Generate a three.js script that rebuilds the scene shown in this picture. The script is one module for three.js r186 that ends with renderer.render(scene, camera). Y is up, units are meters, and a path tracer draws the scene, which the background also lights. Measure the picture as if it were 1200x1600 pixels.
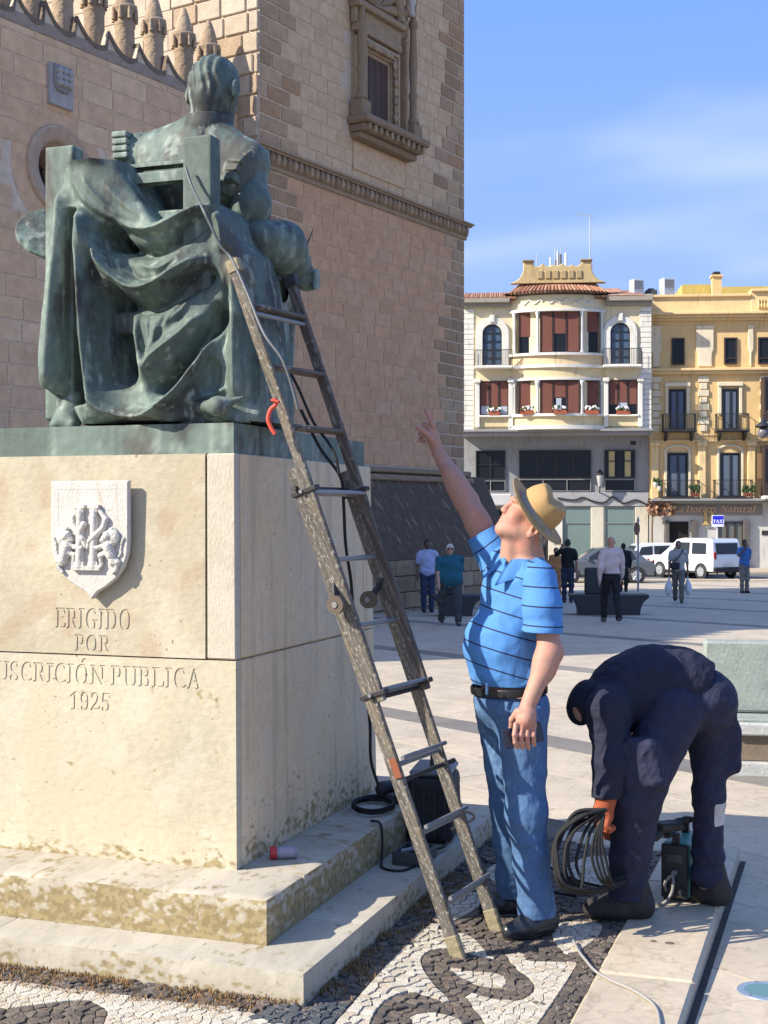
import * as THREE from 'three';
import { mergeGeometries } from 'three/addons/utils/BufferGeometryUtils.js';
import { ImprovedNoise } from 'three/addons/math/ImprovedNoise.js';
import { FontLoader } from 'three/addons/loaders/FontLoader.js';

// ---------------------------------------------------------------- camera, sky, sun, exposure
const scene = new THREE.Scene();
const LENS = 2100, CX = 600, CY = 805, EYE = 1.66;          // measured on the 1200 x 1600 photograph
const camera = new THREE.PerspectiveCamera(2 * Math.atan(800 / LENS) * 180 / Math.PI, 3 / 4, 0.1, 3000);
camera.position.set(0, EYE, 0);
camera.setViewOffset(1200, 1600, 0, -5, 1200, 1600);
const renderer = new THREE.WebGLRenderer({ antialias: true });
renderer.setSize(768, 1024);
renderer.toneMapping = THREE.LinearToneMapping;
renderer.toneMappingExposure = 1.9;
renderer.shadowMap.enabled = true;
const EL = 35 * Math.PI / 180, HL = new THREE.Vector2(0.981, 0.196).normalize();   // light travels right and away
const SUN = new THREE.Vector3(-HL.x * Math.cos(EL), Math.sin(EL), HL.y * Math.cos(EL));
const sun = new THREE.DirectionalLight(new THREE.Color().setRGB(1, 0.93, 0.80), 4.3);
sun.position.copy(SUN).multiplyScalar(60); sun.target.position.set(0, 0, -8);
sun.castShadow = true; sun.shadow.radius = 1; sun.shadow.mapSize.set(4096, 4096);
Object.assign(sun.shadow.camera, { left: -60, right: 60, top: 60, bottom: -60, near: 1, far: 200 });
scene.add(sun, sun.target);

const perlin = new ImprovedNoise();
const nz = (x, y, z) => perlin.noise(x + 71.3, y + 13.7, z + 37.1);
function fbm(x, y, z, n = 4) { let s = 0, a = 0.5; for (let i = 0; i < n; i++) { s += a * nz(x, y, z); x *= 2.03; y *= 2.03; z *= 2.03; a *= 0.5; } return s; }
const SKYK = 0.96;   // sky radiance at exposure 1
let seed = 20240;
const rnd = () => { seed = (seed * 1664525 + 1013904223) % 4294967296; return seed / 4294967296; };
const rr = (a, b) => a + (b - a) * rnd();
const clamp = (x, a = 0, b = 1) => Math.min(b, Math.max(a, x));
const mix = (a, b, t) => a + (b - a) * t;
const smooth = (a, b, x) => { const t = clamp((x - a) / (b - a)); return t * t * (3 - 2 * t); };
const mix3 = (a, b, t) => [mix(a[0], b[0], t), mix(a[1], b[1], t), mix(a[2], b[2], t)];

{ // the sky: clear blue, paler low down, with thin drawn-out veils of cloud
  const W = 1024, Hh = 512, d = new Float32Array(W * Hh * 4);
  for (let j = 0; j < Hh; j++) {
    const el = ((j + 0.5) / Hh - 0.5) * Math.PI, sy = Math.sin(el), cy = Math.cos(el);
    for (let i = 0; i < W; i++) {
      const az = (i + 0.5) / W * 2 * Math.PI - Math.PI, x = Math.cos(az) * cy, z = Math.sin(az) * cy;
      const t = Math.pow(clamp(sy, 0, 1), 0.55);
      let c = mix3([0.36, 0.46, 0.60], [0.082, 0.205, 0.545], clamp(t * 1.45));
      if (sy > 0.005) {
        const k = 1 / (sy + 0.22), u = x * k, v = z * k;
        const veil = fbm(u * 0.8 + v * 0.5 + 1.2 * fbm(u, v, 3, 3), v * 2.6 - u * 1.2, 0.5, 5);
        c = mix3(c, [0.50, 0.55, 0.64], 0.46 * smooth(-0.1, 0.5, veil));
      }
      { const g = Math.acos(clamp(x * SUN.x + sy * SUN.y + z * SUN.z, -1, 1)); c = mix3(c, [1.35, 1.22, 1.02], 0.55 * Math.exp(-g * g / 0.22)); }   // the whitish aureole round the sun
      if (sy < 0) c = [0.30, 0.28, 0.26];
      d.set([c[0] * SKYK, c[1] * SKYK, c[2] * SKYK, 1], (j * W + i) * 4);
    }
  }
  const t = new THREE.DataTexture(d, W, Hh, THREE.RGBAFormat, THREE.FloatType);
  t.mapping = THREE.EquirectangularReflectionMapping; t.magFilter = t.minFilter = THREE.LinearFilter; t.needsUpdate = true;
  scene.background = t; scene.environment = t;
}

// ---------------------------------------------------------------- helpers
const V = (x, y, z) => new THREE.Vector3(x, y, z);
const at = (x, y, D) => V((x - CX) / LENS * D, EYE + (CY - y) / LENS * D, -D);   // a pixel of the photograph at a distance, in metres
const used = {};
function numbered(name) { const n = used[name] = (used[name] ?? -1) + 1; return n ? `${name}_${String(n).padStart(3, '0')}` : name; }
function tag(o, label, category, group, kind) { o.userData = { ...o.userData, label, category }; if (group) o.userData.group = group; if (kind) o.userData.kind = kind; return o; }
function thing(name, label, category, p = [0, 0, 0], turn = 0, group) {
  const o = new THREE.Group(); o.name = numbered(name); o.position.set(...p); o.rotation.y = turn; scene.add(o);
  return tag(o, label, category, group);
}
function part(parent, name, geo, mat, label) {
  const m = new THREE.Mesh(geo, mat); m.name = name; m.castShadow = m.receiveShadow = true; parent.add(m);
  if (label) m.userData.label = label;
  return m;
}
function solo(name, label, category, geo, mat, group, kind) {
  const m = part(scene, numbered(name), geo, mat); return tag(m, label, category, group, kind);
}
function struct(name, geo, mat) { const m = part(scene, numbered(name), geo, mat); m.userData.kind = 'structure'; return m; }
function stuff(parent, name, geo, mat) { const m = part(parent, name, geo, mat); m.userData.kind = 'stuff'; return m; }
const rgb = (r, g, b) => new THREE.Color().setRGB(r, g, b);
function mat(c, rough = 0.8, extra = {}) { return new THREE.MeshStandardMaterial({ color: Array.isArray(c) ? rgb(...c) : c, roughness: rough, ...extra }); }
function pmat(c, rough = 0.5, extra = {}) { return new THREE.MeshPhysicalMaterial({ color: Array.isArray(c) ? rgb(...c) : c, roughness: rough, ...extra }); }

const encode = v => Math.round(255 * clamp(v <= 0.0031308 ? 12.92 * v : 1.055 * Math.pow(v, 1 / 2.4) - 0.055));
// a texture computed per pixel; fn(u, v) in 0..1 returns linear [r, g, b] (colour) or a number (data)
function texture(w, h, fn, colour = true, rx = 1, ry = 1) {
  const d = new Uint8Array(w * h * 4);
  for (let j = 0; j < h; j++) for (let i = 0; i < w; i++) {
    const c = fn((i + 0.5) / w, (j + 0.5) / h), k = (j * w + i) * 4;
    if (colour) { d[k] = encode(c[0]); d[k + 1] = encode(c[1]); d[k + 2] = encode(c[2]); }
    else d[k] = d[k + 1] = d[k + 2] = Math.round(255 * clamp(c));
    d[k + 3] = 255;
  }
  const t = new THREE.DataTexture(d, w, h); t.colorSpace = colour ? THREE.SRGBColorSpace : THREE.NoColorSpace;
  t.wrapS = t.wrapT = THREE.RepeatWrapping; t.magFilter = t.minFilter = THREE.LinearFilter; t.repeat.set(rx, ry); t.needsUpdate = true;
  return t;
}
// noise that tiles over 0..1
const HASH = Array.from({ length: 512 }, () => 0); { const p = Array.from({ length: 256 }, (_, k) => k); for (let k = 255; k > 0; k--) { const q = Math.floor(rnd() * (k + 1)); [p[k], p[q]] = [p[q], p[k]]; } for (let k = 0; k < 512; k++) HASH[k] = p[k & 255]; }
function lattice(x, y, n, z) {   // gradient noise that repeats every n cells
  const i = Math.floor(x), j = Math.floor(y), a = x - i, b = y - j, w = t => t * t * t * (t * (t * 6 - 15) + 10);
  const g = (p, q, u, v) => { const h = HASH[(HASH[(((p % n) + n) % n + z * 31) & 255] + ((q % n) + n) % n) & 255] / 256 * 6.2832; return Math.cos(h) * u + Math.sin(h) * v; };
  return mix(mix(g(i, j, a, b), g(i + 1, j, a - 1, b), w(a)), mix(g(i, j + 1, a, b - 1), g(i + 1, j + 1, a - 1, b - 1), w(a)), w(b));
}
function tileNoise(u, v, f, z = 0, n = 4) { let s = 0, a = 0.62, k = Math.max(2, Math.round(f * 0.6)); for (let i = 0; i < n; i++) { s += a * lattice(u * k, v * k, k, Math.round(z) + i); k *= 2; a *= 0.5; } return s; }
const GRAIN = texture(512, 512, (u, v) => 0.5 + 1.1 * tileNoise(u, v, 60, 3, 4), false);
const COARSE = texture(512, 512, (u, v) => 0.5 + 0.9 * tileNoise(u, v, 18, 8, 5), false);
const MOTTLE = texture(512, 512, (u, v) => { const k = 0.86 + 0.30 * tileNoise(u, v, 9, 1, 5) + 0.22 * tileNoise(u, v, 70, 4, 3); return [k, k * 0.985, k * 0.965]; });

// cloth creases: sharp ridges drawn out one way
const CREASE = texture(512, 512, (u, v) => { const r = (f, z) => { const q = 1 - Math.min(1, Math.abs(tileNoise(u, v, f, z, 2)) * 4.2); return q * q; }; return 0.25 + 0.42 * r(8, 2) + 0.26 * r(18, 5) + 0.16 * r(40, 8) + 0.10 * tileNoise(u, v, 200, 3, 1); }, false);
// old paint: cloudy, with grey runs
const GRIME = texture(512, 512, (u, v) => { const k = 0.95 + 0.16 * tileNoise(u, v, 8, 1, 5) + 0.10 * tileNoise(u, v, 60, 2, 4), run = smooth(0.10, 0.42, 0.7 * tileNoise(u, v * 0.12, 70, 6, 3) + 0.6 * tileNoise(u, v, 9, 9, 3)); return mix3([k, k * 0.985, k * 0.96], [0.50, 0.46, 0.41], 0.5 * run); }); GRIME.repeat.set(0.16, 0.16);
// texture coordinates in metres, from the side each face looks to
function metreUV(g, s = 1) {
  if (g.index) g = g.toNonIndexed();
  const p = g.attributes.position, uv = new Float32Array(p.count * 2), a = V(), b = V(), c = V(), n = V();
  for (let i = 0; i < p.count; i += 3) {
    a.fromBufferAttribute(p, i); b.fromBufferAttribute(p, i + 1); c.fromBufferAttribute(p, i + 2);
    n.subVectors(b, a).cross(c.clone().sub(a)); const x = Math.abs(n.x), y = Math.abs(n.y), z = Math.abs(n.z);
    [a, b, c].forEach((q, k) => { const o = (i + k) * 2; if (y >= x && y >= z) { uv[o] = q.x * s; uv[o + 1] = q.z * s; } else if (x >= z) { uv[o] = q.z * s; uv[o + 1] = q.y * s; } else { uv[o] = q.x * s; uv[o + 1] = q.y * s; } });
  }
  g.setAttribute('uv', new THREE.BufferAttribute(uv, 2)); return g;
}
// a box with chamfered edges (44 triangles), centred
function cbox(w, h, d, c = 0.01, x = 0, y = 0, z = 0) {
  const H = [w / 2, h / 2, d / 2]; c = Math.min(c, 0.45 * w, 0.45 * h, 0.45 * d); const P = [];
  const vert = (a, s) => [0, 1, 2].map(i => s[i] * (H[i] - (i === a ? 0 : c)));
  const tri = (p, q, r) => { const n = V(...q).sub(V(...p)).cross(V(...r).sub(V(...p))); const m = V(p[0] + q[0] + r[0], p[1] + q[1] + r[1], p[2] + q[2] + r[2]); P.push(...(n.dot(m) > 0 ? [p, q, r] : [p, r, q])); };
  const S = [-1, 1];
  for (let a = 0; a < 3; a++) for (const s of S) {
    const b = (a + 1) % 3, e = (a + 2) % 3, q = (i, j) => { const g = [0, 0, 0]; g[a] = s; g[b] = i; g[e] = j; return vert(a, g); };
    tri(q(-1, -1), q(1, -1), q(1, 1)); tri(q(-1, -1), q(1, 1), q(-1, 1));
    for (const t of S) { const g = k => { const r = [0, 0, 0]; r[a] = s; r[b] = t; r[e] = k; return r; }; tri(vert(a, g(-1)), vert(a, g(1)), vert(b, g(1))); tri(vert(a, g(-1)), vert(b, g(1)), vert(b, g(-1))); }
  }
  for (const i of S) for (const j of S) for (const k of S) tri(vert(0, [i, j, k]), vert(1, [i, j, k]), vert(2, [i, j, k]));
  const g = new THREE.BufferGeometry(); g.setAttribute('position', new THREE.Float32BufferAttribute(P.flat(), 3)); g.computeVertexNormals();
  g.translate(x, y, z); return metreUV(g);
}
const box = (w, h, d, x = 0, y = 0, z = 0) => metreUV(new THREE.BoxGeometry(w, h, d).translate(x, y, z));
const boxAB = (x0, x1, y0, y1, z0, z1, c = 0) => c ? cbox(x1 - x0, y1 - y0, z1 - z0, c, (x0 + x1) / 2, (y0 + y1) / 2, (z0 + z1) / 2) : box(x1 - x0, y1 - y0, z1 - z0, (x0 + x1) / 2, (y0 + y1) / 2, (z0 + z1) / 2);
function merge(list) { return mergeGeometries(list.map(g => { let q = g.index ? g.toNonIndexed() : g; for (const k of Object.keys(q.attributes)) if (!['position', 'normal', 'uv'].includes(k)) q.deleteAttribute(k); if (!q.attributes.uv) q = metreUV(q); return q; })); }
function tube(pts, r, seg = 8, n = 0, closed = false) { const c = new THREE.CatmullRomCurve3(pts.map(p => p.isVector3 ? p : V(...p)), closed, 'catmullrom', 0.5); return new THREE.TubeGeometry(c, n || Math.max(6, pts.length * 6), r, seg, closed); }
function rod(a, b, r0, r1 = r0, seg = 10) {
  a = a.isVector3 ? a : V(...a); b = b.isVector3 ? b : V(...b); const d = b.clone().sub(a), g = new THREE.CylinderGeometry(r1, r0, d.length(), seg);
  g.applyQuaternion(new THREE.Quaternion().setFromUnitVectors(V(0, 1, 0), d.clone().normalize())); const m = a.clone().add(b).multiplyScalar(0.5); return g.translate(m.x, m.y, m.z);
}
// a rectangular bar between two points; side = width direction hint
function bar(a, b, w, t, side, c = 0) {
  const d = b.clone().sub(a), L = d.length(); const y = d.normalize(), z = side.clone().cross(y).normalize(), x = y.clone().cross(z).normalize();
  const g = c ? cbox(w, L, t, c) : box(w, L, t); g.applyMatrix4(new THREE.Matrix4().makeBasis(x, y, z).setPosition(a.clone().add(b).multiplyScalar(0.5))); return g;
}
function shapeOf(pts) { return new THREE.Shape(pts.map(p => new THREE.Vector2(p[0], p[1]))); }
function extrude(pts, depth, bevel = 0) { return metreUV(new THREE.ExtrudeGeometry(pts.isShape ? pts : shapeOf(pts), { depth: depth - 2 * bevel, bevelEnabled: bevel > 0, bevelSize: bevel, bevelThickness: bevel, bevelSegments: 1, bevelOffset: -bevel, curveSegments: 10 }).translate(0, 0, bevel)); }
function lathe(pts, seg = 20) { return new THREE.LatheGeometry(pts.map(p => new THREE.Vector2(p[0], p[1])), seg); }

// ---------------------------------------------------------------- signed-distance solids, meshed with surface nets
const cone = (a, b, ra, rb = ra) => { const ax = a.x, ay = a.y, az = a.z, bx = b.x - ax, by = b.y - ay, bz = b.z - az, il = 1 / Math.max(1e-9, bx * bx + by * by + bz * bz);
  return (x, y, z) => { const px = x - ax, py = y - ay, pz = z - az, h = clamp((px * bx + py * by + pz * bz) * il), qx = px - bx * h, qy = py - by * h, qz = pz - bz * h; return Math.sqrt(qx * qx + qy * qy + qz * qz) - (ra + (rb - ra) * h); }; };
// an ellipsoid with its own axes (ux, uy, uz orthonormal)
const blob = (c, rx, ry, rz, ux = V(1, 0, 0), uy = V(0, 1, 0), uz) => { uz = uz || ux.clone().cross(uy);
  return (x, y, z) => { const px = x - c.x, py = y - c.y, pz = z - c.z; const a = (px * ux.x + py * ux.y + pz * ux.z), b = (px * uy.x + py * uy.y + pz * uy.z), e = (px * uz.x + py * uz.y + pz * uz.z);
    const k0 = Math.hypot(a / rx, b / ry, e / rz), k1 = Math.hypot(a / rx / rx, b / ry / ry, e / rz / rz); return k1 < 1e-6 ? -Math.min(rx, ry, rz) : k0 * (k0 - 1) / k1; }; };
// a limb with an oval section: flattened along 'thin'
const oval = (a, b, ra, rb, thin, k) => { const f = cone(a, b, ra, rb), n = thin.clone().normalize(); return (x, y, z) => { const m = a; const s = ((x - m.x) * n.x + (y - m.y) * n.y + (z - m.z) * n.z) - 0; const d = b.clone; const t = s; return f(x + n.x * t * (k - 1), y + n.y * t * (k - 1), z + n.z * t * (k - 1)) / Math.max(1, k); }; };
const rbox = (c, hx, hy, hz, r, ux = V(1, 0, 0), uy = V(0, 1, 0), uz) => { uz = uz || ux.clone().cross(uy);
  return (x, y, z) => { const px = x - c.x, py = y - c.y, pz = z - c.z; const a = Math.abs(px * ux.x + py * ux.y + pz * ux.z) - hx + r, b = Math.abs(px * uy.x + py * uy.y + pz * uy.z) - hy + r, e = Math.abs(px * uz.x + py * uz.y + pz * uz.z) - hz + r;
    return Math.hypot(Math.max(a, 0), Math.max(b, 0), Math.max(e, 0)) + Math.min(0, Math.max(a, b, e)) - r; }; };
const smin = (a, b, k) => { const h = Math.max(k - Math.abs(a - b), 0) / k; return Math.min(a, b) - h * h * k * 0.25; };
const join = (k, ...fs) => (x, y, z) => { let d = fs[0](x, y, z); for (let i = 1; i < fs.length; i++) d = smin(d, fs[i](x, y, z), k); return d; };
const carve = (f, g, k = 0.01) => (x, y, z) => -smin(-f(x, y, z), g(x, y, z), k);
const both = (f, g) => (x, y, z) => Math.max(f(x, y, z), g(x, y, z));
const half = (p, n) => { const m = n.clone().normalize(), w = m.dot(p); return (x, y, z) => x * m.x + y * m.y + z * m.z - w; };   // solid on the side n points away from
const swell = (f, r) => (x, y, z) => f(x, y, z) - r;
const rough = (f, amp, s, n = 3) => (x, y, z) => { const d = f(x, y, z); return Math.abs(d) > 0.08 ? d : d - amp * fbm(x * s, y * s, z * s, n) * 2; };
function mesh(f, lo, hi, c, opts = {}) {
  const nx = Math.ceil((hi[0] - lo[0]) / c) + 1, ny = Math.ceil((hi[1] - lo[1]) / c) + 1, nzz = Math.ceil((hi[2] - lo[2]) / c) + 1, S = new Float32Array(nx * ny * nzz), B = 6;
  const id = (i, j, k) => (k * ny + j) * nx + i;
  for (let k0 = 0; k0 < nzz; k0 += B) for (let j0 = 0; j0 < ny; j0 += B) for (let i0 = 0; i0 < nx; i0 += B) {
    const m = f(lo[0] + (i0 + B / 2) * c, lo[1] + (j0 + B / 2) * c, lo[2] + (k0 + B / 2) * c), skip = Math.abs(m) > (opts.slack || 1.5) * B * c;
    for (let k = k0; k < Math.min(nzz, k0 + B); k++) for (let j = j0; j < Math.min(ny, j0 + B); j++) for (let i = i0; i < Math.min(nx, i0 + B); i++) S[id(i, j, k)] = skip ? m : f(lo[0] + i * c, lo[1] + j * c, lo[2] + k * c);
  }
  const vi = new Int32Array(nx * ny * nzz).fill(-1), pos = [], idx = [];
  const E = [[0, 1], [2, 3], [4, 5], [6, 7], [0, 2], [1, 3], [4, 6], [5, 7], [0, 4], [1, 5], [2, 6], [3, 7]];
  const val = new Float32Array(8);
  for (let k = 0; k < nzz - 1; k++) for (let j = 0; j < ny - 1; j++) for (let i = 0; i < nx - 1; i++) {
    let neg = 0; for (let q = 0; q < 8; q++) { val[q] = S[id(i + (q & 1), j + (q >> 1 & 1), k + (q >> 2))]; if (val[q] < 0) neg++; }
    if (!neg || neg === 8) continue;
    let x = 0, y = 0, z = 0, n = 0;
    for (const [a, b] of E) { if ((val[a] < 0) === (val[b] < 0)) continue; const t = val[a] / (val[a] - val[b]); x += (a & 1) + ((b & 1) - (a & 1)) * t; y += (a >> 1 & 1) + ((b >> 1 & 1) - (a >> 1 & 1)) * t; z += (a >> 2) + ((b >> 2) - (a >> 2)) * t; n++; }
    vi[id(i, j, k)] = pos.length / 3; pos.push(lo[0] + (i + x / n) * c, lo[1] + (j + y / n) * c, lo[2] + (k + z / n) * c);
  }
  const quad = (a, b, d, e, flip) => { if (a < 0 || b < 0 || d < 0 || e < 0) return; flip ? idx.push(a, d, b, a, e, d) : idx.push(a, b, d, a, d, e); };
  for (let k = 1; k < nzz - 1; k++) for (let j = 1; j < ny - 1; j++) for (let i = 1; i < nx - 1; i++) {
    const s = S[id(i, j, k)] < 0;
    if (s !== S[id(i + 1, j, k)] < 0) quad(vi[id(i, j - 1, k - 1)], vi[id(i, j, k - 1)], vi[id(i, j, k)], vi[id(i, j - 1, k)], !s);
    if (s !== S[id(i, j + 1, k)] < 0) quad(vi[id(i - 1, j, k - 1)], vi[id(i - 1, j, k)], vi[id(i, j, k)], vi[id(i, j, k - 1)], !s);
    if (s !== S[id(i, j, k + 1)] < 0) quad(vi[id(i - 1, j - 1, k)], vi[id(i, j - 1, k)], vi[id(i, j, k)], vi[id(i - 1, j, k)], !s);
  }
  const nv = pos.length / 3, nor = new Float32Array(nv * 3), col = opts.colour ? new Float32Array(nv * 3) : null, uv = new Float32Array(nv * 2), h = c * (opts.soft || 0.6);
  for (let i = 0; i < nv; i++) {
    const x = pos[i * 3], y = pos[i * 3 + 1], z = pos[i * 3 + 2];
    let a = f(x + h, y, z) - f(x - h, y, z), b = f(x, y + h, z) - f(x, y - h, z), e = f(x, y, z + h) - f(x, y, z - h); const l = Math.hypot(a, b, e) || 1; a /= l; b /= l; e /= l;
    nor.set([a, b, e], i * 3); if (col) col.set(opts.colour(x, y, z, a, b, e), i * 3); uv.set(opts.uv ? opts.uv(x, y, z, a, b, e) : [x - z * 0.8, y], i * 2);
  }
  const g = new THREE.BufferGeometry(); g.setAttribute('position', new THREE.Float32BufferAttribute(pos, 3)); g.setAttribute('normal', new THREE.BufferAttribute(nor, 3)); g.setAttribute('uv', new THREE.BufferAttribute(uv, 2));
  if (col) g.setAttribute('color', new THREE.BufferAttribute(col, 3)); g.setIndex(idx); return g;
}
const bounds = (pts, m) => [[Math.min(...pts.map(p => p.x)) - m, Math.min(...pts.map(p => p.y)) - m, Math.min(...pts.map(p => p.z)) - m], [Math.max(...pts.map(p => p.x)) + m, Math.max(...pts.map(p => p.y)) + m, Math.max(...pts.map(p => p.z)) + m]];
// ---------------------------------------------------------------- ground: sloping plaza, pavers, road, the raised mosaic platform
const YAW = -19 * Math.PI / 180, MC = Math.cos(YAW), MS = Math.sin(YAW), MX = -0.577, MZ = -5.29;   // the monument's own axes: x along its front, z towards the viewer
const toMon = (X, Z) => [MC * (X - MX) - MS * (Z - MZ), MS * (X - MX) + MC * (Z - MZ)];
const fromMon = (x, z) => [MX + MC * x + MS * z, MZ - MS * x + MC * z];
const mon = (x, y, z) => { const [X, Z] = fromMon(x, z); return V(X, y, Z); };
function monPx(x, y, lz) {   // a pixel on the plane z = lz of the monument, in the monument's axes
  const r = V((x - CX) / LENS, (CY - y) / LENS, -1); const t = (lz - (MS * (0 - MX) + MC * (0 - MZ))) / (MS * r.x + MC * r.z);
  const [a, b] = toMon(r.x * t, r.z * t); return V(a, EYE + r.y * t, b);
}
function groundPx(x, y, h) { const D = LENS * (EYE - h) / (y - CY); return V((x - CX) / LENS * D, h, -D); }
const plazaY = D => D < 66 ? -0.01 - 0.02 * Math.max(D, 2) : -1.33;
const mosaicY = lx => -0.06 * smooth(0.35, 1.1, lx);
const onPlaza = (X, D, up = 0) => V(X, plazaY(D) + up, -D);
const atFeet = (x, y) => { let D = 20; for (let i = 0; i < 30; i++) D = LENS * (EYE - plazaY(D)) / (y - CY); return D; };   // distance of a foot seen at pixel row y

const paveTex = texture(1024, 1024, (u, v) => { const vein = 1 - smooth(0.0, 0.05, Math.abs(tileNoise(u, v, 14, 2, 4) - 0.06)); const k = 1 + 0.26 * tileNoise(u, v, 8, 5, 5) + 0.16 * tileNoise(u, v, 90, 1, 2); const sp = smooth(0.34, 0.42, tileNoise(u, v, 120, 9, 2)) * 0.35; return [0.86 * k - 0.14 * vein - sp, 0.83 * k - 0.15 * vein - sp, 0.79 * k - 0.16 * vein - sp]; });
const paveMat = c => { const m = mat(c, 0.72, { map: paveTex, bumpMap: GRAIN, bumpScale: 0.0016 }); return m; };
const PAVE = [[0.55, 0.48, 0.375], [0.575, 0.50, 0.395], [0.525, 0.455, 0.355], [0.565, 0.485, 0.375], [0.54, 0.475, 0.385]].map(paveMat);
const BAND = [[0.225, 0.21, 0.19], [0.25, 0.235, 0.21], [0.20, 0.19, 0.175]].map(paveMat);

{ // one sheet to the horizon
  const rows = [-300, -20, 2, 10, 20, 30, 40, 50, 58, 66, 80, 150, 600, 2500], P = [], U = [], I = [];
  rows.forEach((D, i) => { for (const X of [-2500, -60, 60, 2500]) { P.push(X, plazaY(D) - (D > 60 ? 0.0 : 0.012), -D); U.push(X * 0.5, D * 0.5); } });
  for (let i = 0; i < rows.length - 1; i++) for (let k = 0; k < 3; k++) { const a = i * 4 + k; I.push(a, a + 1, a + 4, a + 1, a + 5, a + 4); }
  const g = new THREE.BufferGeometry(); g.setAttribute('position', new THREE.Float32BufferAttribute(P, 3)); g.setAttribute('uv', new THREE.Float32BufferAttribute(U, 2)); g.setIndex(I); g.computeVertexNormals();
  const ground = struct('ground', g, mat([0.33, 0.295, 0.245], 0.9, { map: MOTTLE }));
  // pavers: rows between dark bands
  const ca = Math.cos(35.3 * Math.PI / 180), sa = Math.sin(35.3 * Math.PI / 180), list = [];
  const put = (s, t, ws, wt, dark) => { const X = s * ca - t * sa, D = s * sa + t * ca; if (D < 3.4 || D > 57 || X < -3 || Math.abs(X) > 0.31 * D + 1.2) return; const [lx, lz] = toMon(X, -D); if (lx > -3 && lx < 1.2 && lz > -1.9) return; list.push({ X, D, ws, wt, dark, px: LENS / D }); };
  for (let k = -4; k < 10; k++) {
    const s0 = 7.64 + 4.6 * k - 0.23; let n = 0;
    for (let t = -12 + rnd(); t < 60; t += 1.15) put(s0 + 0.23, t, 0.45, 1.15, true);
    for (let q = 0; q < 5; q++) { let t = -14 + rnd() * 1.2; while (t < 60) { const w = rr(0.9, 1.5); put(s0 + 0.45 + 0.83 * (q + 0.5), t + w / 2, 0.83, w, false); t += w; } }
  }
  list.sort((a, b) => a.D - b.D);
  const inView = o => { const x = o.X / o.D * LENS + CX, y = CY + LENS * (EYE - plazaY(o.D)) / o.D; return x > 560 && x < 1260 && y < 1660; };
  let n = 0; const rest = {};
  for (const o of list) {
    const g2 = cbox(o.ws - 0.006, 0.03, o.wt - 0.006, 0.001), uo = rnd() * 7, vo = rnd() * 7; const uv = g2.attributes.uv; for (let i = 0; i < uv.count; i++) uv.setXY(i, uv.getX(i) * 0.45 + uo, uv.getY(i) * 0.45 + vo);
    const m4 = new THREE.Matrix4().makeRotationFromEuler(new THREE.Euler(-0.02, 0, 0)).multiply(new THREE.Matrix4().makeRotationY(35.3 * Math.PI / 180)).setPosition(o.X, plazaY(o.D) - 0.011 + rr(-0.001, 0.001), -o.D);
    const set = o.dark ? BAND : PAVE, mi = Math.floor(rnd() * set.length);
    if (n < 300 && inView(o)) { const m = part(ground, 'paver', g2, set[mi]); m.applyMatrix4(m4); n++; }
    else { const key = (o.dark ? 'b' : 'p') + mi; (rest[key] = rest[key] || { m: set[mi], l: [] }).l.push(g2.applyMatrix4(m4)); }
  }
  for (const k in rest) stuff(ground, 'far_pavers', merge(rest[k].l), rest[k].m);
  // road across the far side with a light kerb and a pavement in front of the houses
  const road = metreUV(new THREE.PlaneGeometry(160, 9)); road.rotateX(-Math.PI / 2); road.translate(10, -1.252, -62.2);
  struct('road', road, mat([0.13, 0.13, 0.135], 0.9, { map: MOTTLE, bumpMap: GRAIN, bumpScale: 0.002 })).rotation.x = 0;
  const kerb = thing('kerb', 'pale stone kerb strip between the plaza and the road', 'kerb', [10, -1.15, -57.4]); kerb.userData.kind = 'structure'; delete kerb.userData.category;
  for (let i = 0; i < 40; i++) part(kerb, 'kerb_stone', cbox(1.98, 0.16, 0.5, 0.02), PAVE[i % 5]).position.set(-40 + i * 2, 0, 0);
  struct('pavement', boxAB(-60, 70, -1.3, -1.16, -73, -66.6), PAVE[2]);
}

// the mosaic platform: bed, stone frame, stones
const WHITE = [
  [[700, 1450], [735, 1455], [760, 1483], [728, 1478], [706, 1475], [675, 1480], [660, 1490], [660, 1505], [680, 1530], [701, 1550], [640, 1542], [600, 1560], [575, 1602], [572, 1660], [480, 1660], [520, 1600], [560, 1555], [600, 1510], [640, 1470], [665, 1450]],
  [[707, 1501], [720, 1503], [773, 1505], [789, 1511], [785, 1525], [757, 1525], [731, 1519], [709, 1508]],
  [[793, 1477], [812, 1475], [830, 1485], [901, 1488], [896, 1500], [827, 1600], [790, 1650], [790, 1640], [773, 1600], [733, 1537], [779, 1544], [811, 1545], [832, 1532], [833, 1519], [824, 1508], [812, 1500]],
  [[867, 1428], [938, 1428], [907, 1468], [885, 1473]],
  [[667, 1450], [735, 1392], [760, 1396], [700, 1440]],
  [[760, 1360], [830, 1330], [862, 1336], [858, 1352], [790, 1380]],
  [[880, 1350], [930, 1325], [990, 1330], [1010, 1350], [950, 1375]],
  [[0, 1543], [120, 1555], [300, 1577], [480, 1598], [500, 1625], [400, 1640], [170, 1625], [165, 1585], [130, 1572], [0, 1583]],
].map(poly => poly.map(([x, y]) => { const p = groundPx(x, y, -0.02); return toMon(p.x, p.z); }));
const inPoly = (p, x, y) => { let c = false; for (let i = 0, j = p.length - 1; i < p.length; j = i++) if ((p[i][1] > y) !== (p[j][1] > y) && x < (p[j][0] - p[i][0]) * (y - p[i][1]) / (p[j][1] - p[i][1]) + p[i][0]) c = !c; return c; };
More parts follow.
